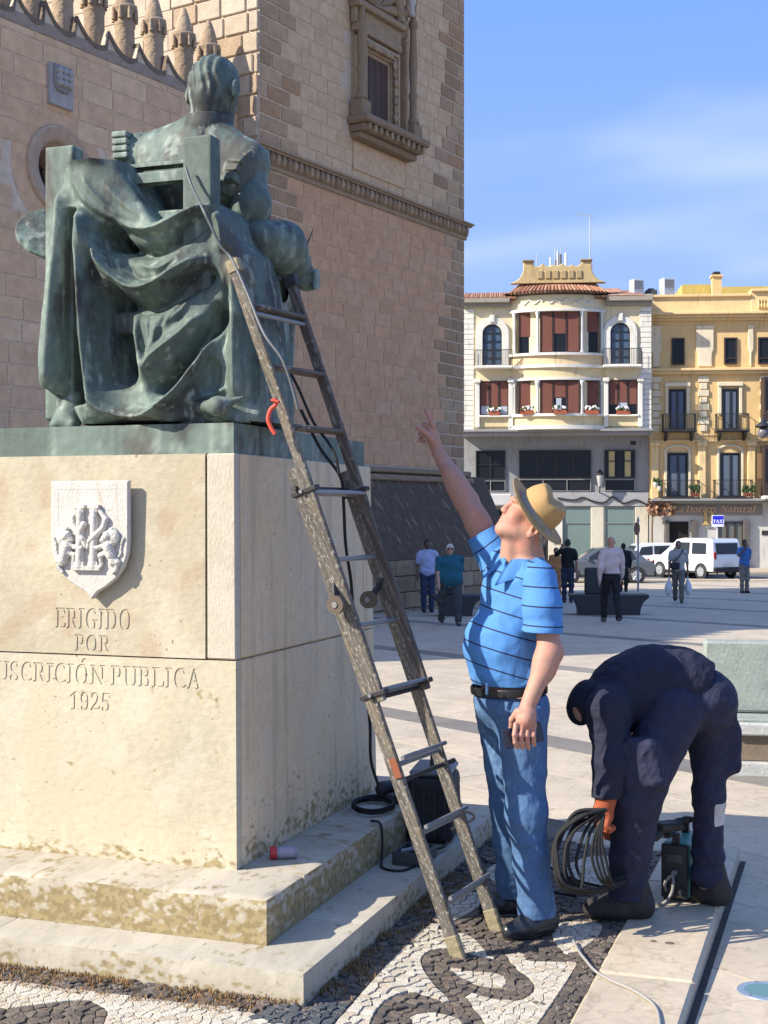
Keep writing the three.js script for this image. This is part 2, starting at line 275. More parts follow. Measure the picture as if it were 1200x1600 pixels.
{
  const e0 = groundPx(683, 1581, -0.02), [ex, ez] = toMon(e0.x, e0.z);
  const closed = (pts) => { const c = new THREE.CatmullRomCurve3(pts.map(p => V(p[0], 0, p[1])), true, 'centripetal'); return c.getSpacedPoints(Math.max(24, Math.round(c.getLength() / 0.02))).slice(0, -1).map(p => [p.x, p.z]); };
  const SHAPES = [...WHITE.map(closed), Array.from({ length: 28 }, (_, i) => [ex + 0.088 * Math.cos(i / 28 * 6.2832), ez + 0.075 * Math.sin(i / 28 * 6.2832)])];
  const isWhite = (x, z) => SHAPES.some(p => inPoly(p, x, z));
  const bed = new THREE.PlaneGeometry(3.2, 4.2, 40, 40).rotateX(-Math.PI / 2).translate(-0.15, 0, -0.5); const bp = bed.attributes.position; for (let i = 0; i < bp.count; i++) bp.setY(i, mosaicY(bp.getX(i)) - 0.010 + 0.006 * fbm(bp.getX(i) * 9, 0, bp.getZ(i) * 9, 3)); bed.computeVertexNormals();
  const M = struct('mosaic_pavement', metreUV(bed), mat([0.15, 0.125, 0.10], 0.95, { map: MOTTLE, bumpMap: GRAIN, bumpScale: 0.006 }));
  M.position.set(MX, 0, MZ); M.rotation.y = YAW;
  const cell = 0.0365, x0 = -1.5, x1 = 1.40, z0 = -2.13, z1 = 1.6, nx = Math.ceil((x1 - x0) / cell), nzn = Math.ceil((z1 - z0) / cell);
  const all = [], grid = new Map(), slot = (x, z) => Math.floor((x - x0) / cell) * 4096 + Math.floor((z - z0) / cell);
  const near = (x, z, r) => { for (let i = -1; i <= 1; i++) for (let j = -1; j <= 1; j++) for (const q of grid.get(slot(x + i * cell, z + j * cell)) || []) if (Math.hypot(q[0] - x, q[1] - z) < r) return true; return false; };
  const addSite = (x, z) => { if (x < x0 || x > x1 || z < z0 || z > z1) return; const q = [x, z], k = slot(x, z); all.push(q); grid.set(k, [...(grid.get(k) || []), q]); };
  // a row of stones on either side of every edge of the pattern, then the rest in between
  for (const p of SHAPES) for (let i = 0, d = 0; i < p.length; i++) { const q = p[(i + 1) % p.length], L = Math.hypot(q[0] - p[i][0], q[1] - p[i][1]); d += L; if (d < 0.034) continue; d = 0; const ux = (q[0] - p[i][0]) / L, uz = (q[1] - p[i][1]) / L, o = 0.0155; if (near(p[i][0] + uz * o, p[i][1] - ux * o, 0.022) || near(p[i][0] - uz * o, p[i][1] + ux * o, 0.022)) continue; addSite(p[i][0] + uz * o, p[i][1] - ux * o); addSite(p[i][0] - uz * o, p[i][1] + ux * o); }
  for (let j = 0; j < nzn; j++) for (let i = 0; i < nx; i++) { const x = x0 + (i + 0.5 + 0.5 * (j % 2) + rr(-0.3, 0.3)) * cell, z = z0 + (j + 0.5 + rr(-0.33, 0.33)) * cell; if (!near(x, z, 0.027)) addSite(x, z); }
  const white = [[0.62, 0.56, 0.45], [0.66, 0.60, 0.495], [0.57, 0.505, 0.40], [0.58, 0.49, 0.37]].map(c => mat(c, 0.75, { map: MOTTLE, bumpMap: GRAIN, bumpScale: 0.003 }));
  const dark = [[0.135, 0.106, 0.084], [0.175, 0.14, 0.112], [0.10, 0.083, 0.07], [0.155, 0.117, 0.09]].map(c => mat(c, 0.85, { map: MOTTLE, bumpMap: COARSE, bumpScale: 0.006 }));
  const slate = [[0.07, 0.08, 0.092], [0.09, 0.10, 0.11]].map(c => mat(c, 0.7, { map: MOTTLE, bumpMap: GRAIN, bumpScale: 0.003 }));
  const stones = [];
  for (const site of all) {
    const [sx, sz] = site; if (sx > 1.375 || (sx < 0.545 && sz < 0.595 && sz > -2.3)) continue;
    let poly = [[-1, -1], [1, -1], [1, 1], [-1, 1]].map(([a, b]) => [sx + a * 0.05, sz + b * 0.05]);
    for (let dj = -2; dj <= 2; dj++) for (let di = -2; di <= 2; di++) for (const o of grid.get(slot(sx + di * cell, sz + dj * cell)) || []) {
      if (o === site || poly.length < 3) continue;
      const mx = (sx + o[0]) / 2, mz = (sz + o[1]) / 2; let ax = o[0] - sx, az = o[1] - sz; const l = Math.hypot(ax, az); ax /= l; az /= l; const gap = 0.0017, out = [];
      for (let k = 0; k < poly.length; k++) { const p = poly[k], q = poly[(k + 1) % poly.length], dp = (p[0] - mx) * ax + (p[1] - mz) * az + gap, dq = (q[0] - mx) * ax + (q[1] - mz) * az + gap; if (dp <= 0) out.push(p); if ((dp < 0) !== (dq < 0)) { const t = dp / (dp - dq); out.push([p[0] + (q[0] - p[0]) * t, p[1] + (q[1] - p[1]) * t]); } }
      poly = out;
    }
    if (poly.length < 3) continue;
    const w = isWhite(sx, sz), nearStep = Math.max(sx - 0.516, sz - 0.566), loose = nearStep > 0 && nearStep < 0.13 + 0.05 * fbm(sx * 6, 2, sz * 6, 2) && !(sx > 0.45 && sz > 0.5);
    if (loose && rnd() < 0.6) continue;
    const corner = sx > 0.4 && sz > 0.5 && sx < 0.66 && sz < 0.75;
    const cx = poly.reduce((s, p) => s + p[0], 0) / poly.length, cz = poly.reduce((s, p) => s + p[1], 0) / poly.length;
    const top = w ? rr(0.0, 0.002) : rr(-0.004, 0.003), tx = rr(-0.12, 0.12) * (w ? 0.2 : 0.5), tz = rr(-0.12, 0.12) * (w ? 0.2 : 0.5), y0 = mosaicY(cx);
    const P = [], ring = (k, y) => poly.map(p => [cx + (p[0] - cx) * k, y0 + y + top + ((p[0] - cx) * tx + (p[1] - cz) * tz), cz + (p[1] - cz) * k]);
    const A = ring(1, -0.024), B = ring(1, -0.0025), C = ring(w ? 0.94 : 0.88, w ? 0 : 0.0005), T = [cx, y0 + top + (w ? 0.0002 : 0.001), cz];
    for (let k = 0; k < poly.length; k++) { const l = (k + 1) % poly.length; P.push(A[l], A[k], B[k], A[l], B[k], B[l], B[l], B[k], C[k], B[l], C[k], C[l], C[l], C[k], T); }
    const g = new THREE.BufferGeometry(); g.setAttribute('position', new THREE.Float32BufferAttribute(P.flat(), 3)); g.computeVertexNormals();
    const n0 = g.attributes.normal.getY(g.attributes.normal.count - 1); if (n0 < 0) { const q = g.attributes.position.array; for (let k = 0; k < q.length; k += 9) for (let e = 0; e < 3; e++) { const t = q[k + 3 + e]; q[k + 3 + e] = q[k + 6 + e]; q[k + 6 + e] = t; } g.computeVertexNormals(); }
    metreUV(g); const uo = rnd() * 3; const uv = g.attributes.uv; for (let k = 0; k < uv.count; k++) uv.setXY(k, uv.getX(k) * 4 + uo, uv.getY(k) * 4 + uo);
    const set = corner ? slate : w ? white : dark, wp = mon(cx, 0, cz), D = -wp.z, px = CX + wp.x / D * LENS, py = CY + EYE / D * LENS;
    stones.push({ g, m: set[Math.floor(rnd() * set.length)], D: px > -10 && px < 1210 && py < 1612 ? D : D + 50 });
  }
  stones.sort((a, b) => a.D - b.D);
  const rest = new Map();
  stones.forEach((s, i) => { if (i < 300) part(M, 'stone', s.g, s.m); else rest.set(s.m, [...(rest.get(s.m) || []), s.g]); });
  for (const [m, l] of rest) stuff(M, 'small_stones', merge(l), m);
  // loose gravel and grit along the foot of the steps and beside the slab
  const gr = [[], []];
  for (let k = 0; k < 2600; k++) {
    let x, z; const q = rnd(); if (q < 0.5) { x = rr(-1.5, 0.6); z = 0.575 + Math.pow(rnd(), 1.5) * 0.17; } else if (q < 0.75) { z = rr(-2, 0.62); x = 0.525 + Math.pow(rnd(), 1.5) * 0.17; } else { z = rr(-2, 1.3); x = 1.37 - Math.pow(rnd(), 1.6) * 0.14; }
    const r = rr(0.003, 0.011), g = new THREE.IcosahedronGeometry(r, 0); g.scale(rr(0.7, 1.4), rr(0.5, 0.9), rr(0.7, 1.4)); g.rotateY(rnd() * 6); g.translate(x, mosaicY(x) - 0.008 + r * 0.3 + (rnd() < 0.1 ? 0.006 : 0), z); gr[k % 2].push(g);
  }
  gr.forEach((l, i) => stuff(M, 'gravel', merge(l), mat(i ? [0.17, 0.14, 0.115] : [0.10, 0.088, 0.08], 0.95)));
  // dry rusty grass and moss creeping out from under the steps
  const tufts = [[], [], []];
  for (let k = 0; k < 9500; k++) {
    let x, z; if (rnd() < 0.68) { x = rr(-1.5, 0.5); z = 0.572 + Math.pow(rnd(), 1.3) * 0.19; } else { z = rr(-1.2, 0.45); x = 0.522 + Math.pow(rnd(), 2) * 0.13; }
    if (fbm(x * 7, 5, z * 7, 3) < -0.04) continue;
    const g = new THREE.PlaneGeometry(rr(0.0018, 0.0036), rr(0.010, 0.032), 1, 1); g.translate(0, 0.006, 0); g.rotateX(rr(-1.3, 1.3)); g.rotateY(rnd() * 6.3); g.translate(x, mosaicY(x) - 0.006, z); tufts[k % 3].push(g);
  }
  tufts.forEach((l, i) => tag(part(scene, numbered('dry_grass'), merge(l).applyMatrix4(new THREE.Matrix4().makeRotationY(YAW).setPosition(MX, 0, MZ)), mat([[0.32, 0.165, 0.06], [0.20, 0.11, 0.05], [0.27, 0.20, 0.09]][i], 0.95)), ['rusty brown dry grass along the foot of the lowest step', 'dark brown dead moss along the foot of the lowest step', 'straw coloured dry grass along the foot of the lowest step'][i], 'dry grass', null, 'stuff'));
  // stone frame of the platform, slabs with joints
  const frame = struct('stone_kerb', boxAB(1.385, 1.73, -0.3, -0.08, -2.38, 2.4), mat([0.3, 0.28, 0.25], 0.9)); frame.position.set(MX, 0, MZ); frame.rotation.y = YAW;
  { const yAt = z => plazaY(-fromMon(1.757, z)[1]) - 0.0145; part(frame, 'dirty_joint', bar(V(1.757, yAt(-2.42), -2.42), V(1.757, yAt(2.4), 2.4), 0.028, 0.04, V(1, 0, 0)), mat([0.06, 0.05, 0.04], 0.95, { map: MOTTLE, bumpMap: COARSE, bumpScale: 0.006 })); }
  const slabs = [[-2.41, -1.55], [-1.545, -0.22], [-0.215, 1.02], [1.025, 2.4]];
  slabs.forEach(([a, b], i) => { const g = cbox(0.36, 0.2, b - a - 0.004, 0.012); const uv = g.attributes.uv; for (let k = 0; k < uv.count; k++) uv.setXY(k, uv.getX(k) * 0.5 + i * 0.3, uv.getY(k) * 0.5); part(frame, 'kerb_slab', g, PAVE[(i * 2 + 1) % 5]).position.set(1.56, -0.152, (a + b) / 2); });
  for (let i = 0; i < 4; i++) part(frame, 'kerb_slab', cbox(1.2, 0.2, 0.27, 0.012), PAVE[i]).position.set(0.775 - i * 1.205, -0.152, -2.275);
}
// ---------------------------------------------------------------- the church: tower and side wall
const PHI = Math.atan2(0.85, 0.527), CT = V(0.527, 0, -0.85), CN = V(0.85, 0, 0.527), TA = V(-2.7, 0, -29.1), WA = V(-3.19, 0, -29.4);
function planePx(x, y, O) { const r = V((x - CX) / LENS, (CY - y) / LENS, -1); const t = (O.x * CN.x + O.z * CN.z) / (r.x * CN.x + r.z * CN.z); const p = r.multiplyScalar(t); p.y += EYE; return [(p.x - O.x) * CT.x + (p.z - O.z) * CT.z, p.y]; }
const brickTone = (list, extra = {}) => list.map(c => mat(c, 0.9, { map: MOTTLE, bumpMap: GRAIN, bumpScale: 0.008, ...extra }));
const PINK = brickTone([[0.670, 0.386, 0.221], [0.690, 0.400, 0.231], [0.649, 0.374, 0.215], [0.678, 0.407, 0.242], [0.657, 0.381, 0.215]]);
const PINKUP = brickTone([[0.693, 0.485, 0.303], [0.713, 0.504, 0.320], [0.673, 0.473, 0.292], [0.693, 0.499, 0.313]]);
const WALLB = brickTone([[0.761, 0.508, 0.316], [0.715, 0.471, 0.293], [0.776, 0.537, 0.338], [0.733, 0.480, 0.293], [0.685, 0.462, 0.293]]);
const GRANITE = brickTone([[0.443, 0.280, 0.161], [0.499, 0.325, 0.195], [0.379, 0.247, 0.145], [0.472, 0.280, 0.155], [0.543, 0.371, 0.228], [0.472, 0.312, 0.195]]);
const OCHRE = brickTone([[0.45, 0.34, 0.235], [0.49, 0.385, 0.275], [0.43, 0.315, 0.21], [0.51, 0.41, 0.305]]);
const brickLight = brickTone([[0.55, 0.47, 0.37], [0.52, 0.43, 0.33]]);
const JOINT = mat([0.68, 0.56, 0.43], 0.95, { map: MOTTLE, bumpMap: GRAIN, bumpScale: 0.004 });
const DARKSTONE = mat([0.155, 0.125, 0.10], 0.95, { map: MOTTLE, bumpMap: COARSE, bumpScale: 0.03 });
const CARVED = brickTone([[0.392, 0.278, 0.176], [0.326, 0.231, 0.147], [0.445, 0.324, 0.211]], { bumpMap: COARSE, bumpScale: 0.02 });
// courses of blocks on a face: each block a part (past the limit: joined), fn(x, y, w, row) gives the set or null to leave it out
function courses(parent, x0, x1, y0, y1, h, w, fn, place, quota, name = 'brick', depth = 0.014) {
  const rest = new Map(); let row = 0; const all = [];
  for (let y = y0; y < y1 - 0.02; y += h, row++) {
    const hh = Math.min(h, y1 - y); let x = x0 - (row % 2 ? w * 0.5 : 0) - rnd() * w * 0.12;
    while (x < x1) { const ww = w * rr(0.86, 1.14), a = Math.max(x, x0), b = Math.min(x + ww, x1); x += ww; if (b - a < 0.08) continue; const pick = fn((a + b) / 2, y + hh / 2, b - a, row); if (pick) all.push({ a, b, y, hh, pick }); }
  }
  all.forEach((o, i) => { o.rank = rnd(); });
  all.forEach((o, i) => {
    const { a, b, y, hh, pick } = o, j = pick.gap ?? 0.022, d = depth * rr(0.9, 1.1) + (pick.proud || 0);
    const g = cbox(b - a - j, hh - j, d, pick.round ?? 0.003, (a + b) / 2, y + hh / 2, d / 2); const uo = rnd() * 5; const uv = g.attributes.uv; for (let k = 0; k < uv.count; k++) uv.setXY(k, uv.getX(k) * 0.7 + uo, uv.getY(k) * 0.7 + uo);
    const m = pick.set[Math.floor(clamp(0.5 + 1.1 * fbm((a + b) * 0.16, y * 0.3, 7, 3) + 0.75 * (rnd() - 0.5), 0, 0.999) * pick.set.length)]; g.applyMatrix4(place);
    if (quota.n > 0 && (!quota.see || quota.see((a + b) / 2, y))) { quota.n--; part(parent, name, g, m); } else rest.set(m, [...(rest.get(m) || []), g]);
  });
  for (const [m, l] of rest) stuff(parent, name + 's', merge(l), m);
}
{
  const base = plazaY(30);
  // ---- tower
  const T = thing('church_tower', 'tall square church tower of pinkish blocks with granite corners and one ornate window', 'church tower', [TA.x, base, TA.z], PHI);
  const Y = y => y - base, Wd = 9.3, top = 34;
  part(T, 'core', boxAB(0, Wd, 0, Y(top), -Wd, 0), JOINT);
  const quota = { n: 300, see: (x, y) => y < Y(14.6) };
  const px = (x, y) => { const [a, b] = planePx(x, y, TA); return [a, Y(b)]; };
  const wl = px(545, 100)[0], wr = px(637, 100)[0], wb = px(590, 232)[1];
  const corniceY0 = Y(9.28), corniceY1 = Y(9.68);
  const edge = (x, y, side) => { const r = side ? Wd - x : x; const row = Math.round(y / 0.42); const wq = (side ? 1.35 : 1.25) + 0.5 * nz(row * 1.7, side * 9, 0.3); return r < wq; };
  const low = (x, y, w) => {
    if (x > wl - 0.05 && x < wr + 0.05 && y > wb - 0.1 && y < Y(17)) return null;
    if (edge(x, y, 1) && (x > Wd - 0.9 || nz(x * 2.2, y * 3, 4) > -0.25)) return { set: GRANITE, round: 0.05, gap: 0.045, proud: 0.01 };
    if (edge(x, y, 0) && y > Y(6.3) && (x < 0.8 || nz(x * 2.2, y * 3, 4) > -0.25)) return { set: GRANITE, round: 0.05, gap: 0.045, proud: 0.01 };
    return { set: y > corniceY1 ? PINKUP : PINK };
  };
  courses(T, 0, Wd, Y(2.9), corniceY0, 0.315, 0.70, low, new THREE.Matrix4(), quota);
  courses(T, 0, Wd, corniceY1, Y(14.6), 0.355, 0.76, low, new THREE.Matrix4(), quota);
  courses(T, 0, Wd, Y(14.6), Y(top), 0.40, 0.86, low, new THREE.Matrix4(), { n: 0 });
  // the lit side towards the viewer: coarse ochre granite
  courses(T, 0, Wd, Y(9.4), Y(14.8), 0.46, 0.78, (x, y) => { const k = Wd - x; return k < 1.9 + nz(y * 2.3, 1, 2) ? { set: nz(x * 1.3, y * 1.1, 8) > 0.05 ? brickLight : OCHRE, round: 0.03, gap: 0.03 } : { set: brickLight, gap: 0.015 }; }, new THREE.Matrix4().makeRotationY(-Math.PI / 2).setPosition(0, 0, -Wd), { n: 130, see: x => x > 2 }, 'granite_block', 0.05);
  courses(T, 0, 1.6, Y(0), Y(9.3), 0.46, 0.78, () => ({ set: GRANITE, round: 0.03, gap: 0.03 }), new THREE.Matrix4().makeRotationY(-Math.PI / 2).setPosition(0, 0, -1.6), { n: 30 }, 'granite_block', 0.05);
  // string course: egg mouldings between two fillets, turning the right corner
  const run = (y0, y1, d) => boxAB(-0.02 - d, Wd + d, y0, y1, -Wd - d, d);
  part(T, 'cornice', merge([run(corniceY0 - 0.05, corniceY0 + 0.06, 0.06), run(corniceY0 + 0.06, corniceY1 - 0.10, 0.09), run(corniceY1 - 0.10, corniceY1 - 0.05, 0.17), run(corniceY1 - 0.05, corniceY1 + 0.0, 0.22)]), CARVED[0]);
  const egg = new THREE.SphereGeometry(1, 8, 6).scale(0.085, 0.13, 0.10), lobe = metreUV(egg);
  const eggs = []; for (let k = 0; k < 44; k++) part(T, 'egg_moulding', lobe, CARVED[k % 3]).position.set(0.1 + k * 0.212, (corniceY0 + corniceY1) / 2 - 0.02, 0.10);
  // battered dark stone foot
  const batY0 = Y(0.62), batY1 = Y(2.72), out = 1.05;
  const prof = new THREE.Shape([[0, -0.6], [0, batY1], [0.06, batY1], [out, batY0], [out, -0.6]].map(p => new THREE.Vector2(...p)));
  const foot = (len, m) => { const g = new THREE.ExtrudeGeometry(prof, { depth: len, bevelEnabled: false }); return metreUV(g.applyMatrix4(m)); };
  const slopeTex = texture(512, 512, (u, v) => { const s = Math.max(0, tileNoise(u * 1, v, 30, 2, 4)), streak = smooth(0.18, 0.42, tileNoise((u + v * 0.35) % 1, v * 0.2, 60, 7, 3)); const k = 0.6 + 0.5 * s; return [0.14 * k + 0.20 * streak, 0.118 * k + 0.17 * streak, 0.098 * k + 0.14 * streak]; });
  const slopeMat = mat([1.15, 0.92, 0.70], 0.95, { map: slopeTex, bumpMap: COARSE, bumpScale: 0.05 });
  const gFoot = foot(Wd + out, new THREE.Matrix4().makeBasis(V(0, 0, 1), V(0, 1, 0), V(-1, 0, 0)).setPosition(Wd + out, 0, 0));
  { const uv = gFoot.attributes.uv, p = gFoot.attributes.position; for (let i = 0; i < uv.count; i++) uv.setXY(i, p.getX(i) * 0.3, p.getY(i) * 0.3); }
  part(T, 'sloping_foot', gFoot, slopeMat);
  const gF2 = foot(Wd, new THREE.Matrix4().makeBasis(V(1, 0, 0), V(0, 1, 0), V(0, 0, -1)).setPosition(Wd, 0, 0)); { const uv = gF2.attributes.uv, p = gF2.attributes.position; for (let i = 0; i < uv.count; i++) uv.setXY(i, p.getZ(i) * 0.3, p.getY(i) * 0.3); }
  part(T, 'sloping_foot', gF2, slopeMat);
  part(T, 'foot_ledge', merge([boxAB(-0.1, Wd + 0.16, batY1, Y(2.86), -Wd - 0.1, 0.16, 0.03), boxAB(-0.1, Wd + 0.22, batY1 - 0.2, batY1 - 0.05, -Wd - 0.1, 0.22, 0.03)]), CARVED[1]);
  courses(T, 0, Wd + out, -0.36, batY0, 0.39, 0.95, (x, y) => ({ set: CARVED, round: 0.02, gap: 0.02 }), new THREE.Matrix4().makeTranslation(0, 0, out + 0.002), { n: 40 }, 'foot_block', 0.04);
  // window: carved surround, shutters, sill and shell niche
  const W = new THREE.Group(); W.name = 'window'; T.add(W);
  const ox0 = px(561, 85)[0], ox1 = px(601, 100)[0], oy0 = px(580, 218)[1], oy1 = px(580, 100)[1] + 0.1, C = CARVED;
  const wood = mat([0.085, 0.045, 0.032], 0.7, { map: MOTTLE, bumpMap: GRAIN, bumpScale: 0.003 });
  part(W, 'recess', boxAB(wl + 0.1, wr - 0.1, wb, Y(17), 0, 0.06), C[2]);
  for (let k = 0; k < 4; k++) { const a = ox0 + (ox1 - ox0) * k / 4; part(W, 'shutter_board', boxAB(a + 0.008, a + (ox1 - ox0) / 4 - 0.008, oy0, oy1, 0.055, 0.085, 0.008), wood); }
  const fr = []; for (let s = 0; s < 4; s++) { const m = 0.0 + s * 0.085, d = 0.12 + s * 0.045; fr.push(boxAB(ox0 - m - 0.085, ox0 - m, oy0, oy1 + m + 0.085, 0.05, d, 0.015), boxAB(ox1 + m, ox1 + m + 0.085, oy0, oy1 + m + 0.085, 0.05, d, 0.015), boxAB(ox0 - m, ox1 + m, oy1 + m, oy1 + m + 0.085, 0.05, d, 0.015)); }
  part(W, 'frame', merge(fr), C[2]);
  const tops = oy1 + 0.42;
  part(W, 'lintel', merge([boxAB(ox0 - 0.42, ox1 + 0.42, tops, tops + 0.18, 0.05, 0.26, 0.02), boxAB(ox0 - 0.46, ox1 + 0.46, tops + 0.18, tops + 0.55, 0.05, 0.22, 0.02), boxAB(ox0 - 0.52, ox1 + 0.52, tops + 0.55, tops + 0.7, 0.05, 0.36, 0.03)]), C[0]);
  for (const side of [0, 1]) {
    const cx = side ? wr - 0.16 : wl + 0.16;
    part(W, 'pilaster', merge([boxAB(cx - 0.2, cx + 0.2, wb + 0.45, wb + 0.85, 0.05, 0.42, 0.03), lathe([[0.001, 0], [0.15, 0], [0.15, 0.1], [0.1, 0.16], [0.085, 0.6], [0.12, 0.75], [0.08, 0.85], [0.11, 1.5], [0.075, 2.4], [0.12, 2.5], [0.12, 2.6], [0.07, 2.7], [0.10, 3.2], [0.06, 4.0], [0.14, 4.1], [0.14, 4.25], [0.07, 4.35], [0.09, 5], [0.05, 6], [0.001, 6]], 12).translate(cx, wb + 0.85, 0.26)]), C[1]);
    part(W, 'pilaster', merge([boxAB(cx + (side ? -0.30 : 0.2), cx + (side ? -0.2 : 0.30), wb + 0.5, tops + 0.5, 0.05, 0.25, 0.02)]), C[0]);
    for (let k = 0; k < 9; k++) part(W, 'carved_leaf', metreUV(new THREE.IcosahedronGeometry(0.085, 1).scale(1, 1.35, 0.6)), C[k % 3]).position.set((side ? ox1 + 0.14 : ox0 - 0.14) + rr(-0.03, 0.03), oy0 + 0.25 + k * (oy1 - oy0) / 9, 0.23);
  }
  for (let k = 0; k < 7; k++) part(W, 'carved_leaf', metreUV(new THREE.IcosahedronGeometry(0.1, 1).scale(1.2, 0.8, 0.6)), C[k % 3]).position.set(mix(ox0, ox1, (k + 0.5) / 7), oy1 + 0.2, 0.24);
  part(W, 'sill', merge([boxAB(wl - 0.1, wr + 0.1, wb + 0.28, wb + 0.46, 0, 0.62, 0.04), boxAB(wl, wr, wb + 0.1, wb + 0.28, 0, 0.46, 0.03), boxAB(wl + 0.05, wr - 0.05, wb - 0.05, wb + 0.1, 0, 0.32, 0.03)]), C[1]);
  for (let k = 0; k < 11; k++) part(W, 'dentil', cbox(0.1, 0.17, 0.14, 0.02), C[(k + 1) % 3]).position.set(mix(wl + 0.1, wr - 0.1, k / 10), wb + 0.19, 0.5);
  const sy = tops + 0.8, sc = (ox0 + ox1) / 2 + 0.05, R = (ox1 - ox0) / 2 + 0.25;
  for (let k = 0; k < 9; k++) { const a = Math.PI * (k + 0.5) / 9; const g = metreUV(new THREE.ConeGeometry(0.16, R * 1.25, 6).translate(0, -R * 0.62, 0)); const m = part(W, 'shell_rib', g, C[k % 3]); m.position.set(sc + Math.cos(a) * 0, sy + 0.1, 0.1); m.rotation.z = a + Math.PI / 2; m.scale.z = 0.55; }
  part(W, 'arch', metreUV(new THREE.TorusGeometry(R + 0.2, 0.12, 6, 20, Math.PI).translate(sc, sy, 0.16)), C[0]);
  for (let k = 0; k < 16; k++) part(W, 'carved_leaf', metreUV(new THREE.IcosahedronGeometry(0.12, 1)), C[k % 3]).position.set(sc + (R + 0.42) * Math.cos(Math.PI * k / 15) * 0.9, sy + (R + 0.4) * Math.sin(Math.PI * k / 15), 0.2);
  part(W, 'urn', metreUV(lathe([[0.001, 0], [0.1, 0.02], [0.06, 0.2], [0.16, 0.6], [0.1, 0.9], [0.13, 1.0], [0.001, 1.3]], 10).translate(wr - 0.38, sy + 0.2, 0.35)), mat([0.5, 0.46, 0.42], 0.9));
  part(T, 'patched_render', boxAB(wl + 0.15, wr - 0.2, wb - 0.75, wb - 0.1, 0.02, 0.05), PINKUP[1], 'greyish patch of bare render under the window');

  // ---- the side wall with pinnacles
  const wy = 0.0, wbase = plazaY(24), Wl = thing('church_wall', 'church side wall of mauve blocks with a round window and a row of pinnacles', 'church wall', [WA.x, wbase, WA.z], PHI);
  const YW = y => y - wbase, L = 18, H = YW(10.75);
  const wpx = (x, y) => { const [a, b] = planePx(x, y, WA); return [a, YW(b)]; };
  const oc = wpx(93, 266), oR = 0.56;
  const face = new THREE.Shape(); const pts = [[0, 0]];
  // scalloped top: a saw of concave sweeps between the pinnacles
  const pinX = [326, 287, 240, 195, 147, 98, 50, 2].map(x => planePx(x, 95, V(WA.x - 0.33 * CN.x, 0, WA.z - 0.33 * CN.z))[0]); for (let k = 0; k < 12; k++) pinX.push(pinX[pinX.length - 1] - (pinX[6] - pinX[7]));
  const topAt = x => { let i = 0; while (i < pinX.length - 1 && pinX[i + 1] > x) i++; const a = pinX[i], b = pinX[Math.min(i + 1, pinX.length - 1)]; const t = clamp((a - x) / Math.max(0.1, a - b)); return H - 0.05 + 0.34 * Math.pow(t, 2.2) - 0.12 * Math.sin(Math.PI * t); };
  face.moveTo(0, 0); face.lineTo(0, topAt(0)); for (let x = 0; x >= -L; x -= 0.08) face.lineTo(x, topAt(x)); face.lineTo(-L, 0); face.closePath();
  const hole = new THREE.Path(); hole.absarc(oc[0], oc[1], oR, 0, Math.PI * 2, true); face.holes.push(hole);
  part(Wl, 'core', metreUV(new THREE.ExtrudeGeometry(face, { depth: 0.9, bevelEnabled: false, curveSegments: 24 }).translate(0, 0, -0.9)), JOINT);
  const crest = new THREE.Shape(); crest.moveTo(0, topAt(0) - 0.07); for (let x = 0; x >= -L; x -= 0.05) crest.lineTo(x, topAt(x) - 0.07 - 0.03 * nz(x * 3, 4, 1)); for (let x = -L; x <= 0; x += 0.05) crest.lineTo(x, topAt(x) + 0.03 + 0.02 * nz(x * 4, 1, 1)); crest.closePath();
  part(Wl, 'coping', metreUV(new THREE.ExtrudeGeometry(crest, { depth: 0.96, bevelEnabled: false }).translate(0, 0, -0.93)), mat([0.20, 0.155, 0.115], 0.95, { map: MOTTLE, bumpMap: COARSE, bumpScale: 0.03 }));
  const pl = [[wpx(73, 97), wpx(110, 175)]][0];
  courses(Wl, -L, 0, YW(0.4), H - 0.32, 0.395, 0.92, (x, y, w) => {
    if (Math.hypot(Math.max(Math.abs(x - oc[0]) - w / 2, 0), Math.max(Math.abs(y - oc[1]) - 0.2, 0)) < oR + 0.02) return null;
    return { set: WALLB, gap: 0.03 };
  }, new THREE.Matrix4(), { n: 300, see: (x, y) => x > -7.2 && y > YW(2.6) });
  part(Wl, 'render_band', boxAB(-L, 0, H - 0.32, H - 0.1, 0, 0.02), mat([0.36, 0.29, 0.24], 0.95, { map: MOTTLE, bumpMap: COARSE, bumpScale: 0.02 }));
  part(Wl, 'stone_plaque', boxAB(pl[0][0], pl[1][0], pl[1][1], pl[0][1], 0, 0.09, 0.01), mat([0.42, 0.40, 0.39], 0.9, { map: MOTTLE }));
  { const cx = (pl[0][0] + pl[1][0]) / 2, cy = (pl[0][1] + pl[1][1]) / 2 + 0.12, w = (pl[1][0] - pl[0][0]) * 0.34, h = (pl[0][1] - pl[1][1]) * 0.30;
    const s = new THREE.Shape(); s.moveTo(-w, h); s.lineTo(w, h); s.lineTo(w, -h * 0.3); s.quadraticCurveTo(w, -h, 0, -h); s.quadraticCurveTo(-w, -h, -w, -h * 0.3); s.closePath();
    part(Wl, 'carved_shield', metreUV(new THREE.ExtrudeGeometry(s, { depth: 0.04, bevelEnabled: true, bevelSize: 0.02, bevelThickness: 0.02, bevelSegments: 1 }).translate(cx, cy, 0.09)), mat([0.26, 0.245, 0.24], 0.9, { bumpMap: COARSE, bumpScale: 0.02 }));
    for (let r = 0; r < 3; r++) for (let q = 0; q < 3; q++) part(Wl, 'carved_charge', metreUV(new THREE.IcosahedronGeometry(0.075, 1)), mat([0.36, 0.34, 0.33], 0.9)).position.set(cx + (q - 1) * w * 0.62, cy + h * (0.6 - r * 0.5), 0.16); }
  part(Wl, 'wall_patch', metreUV(new THREE.RingGeometry(oR + 0.02, oR + 0.62, 40).translate(oc[0], oc[1], 0.006)), WALLB[1]);
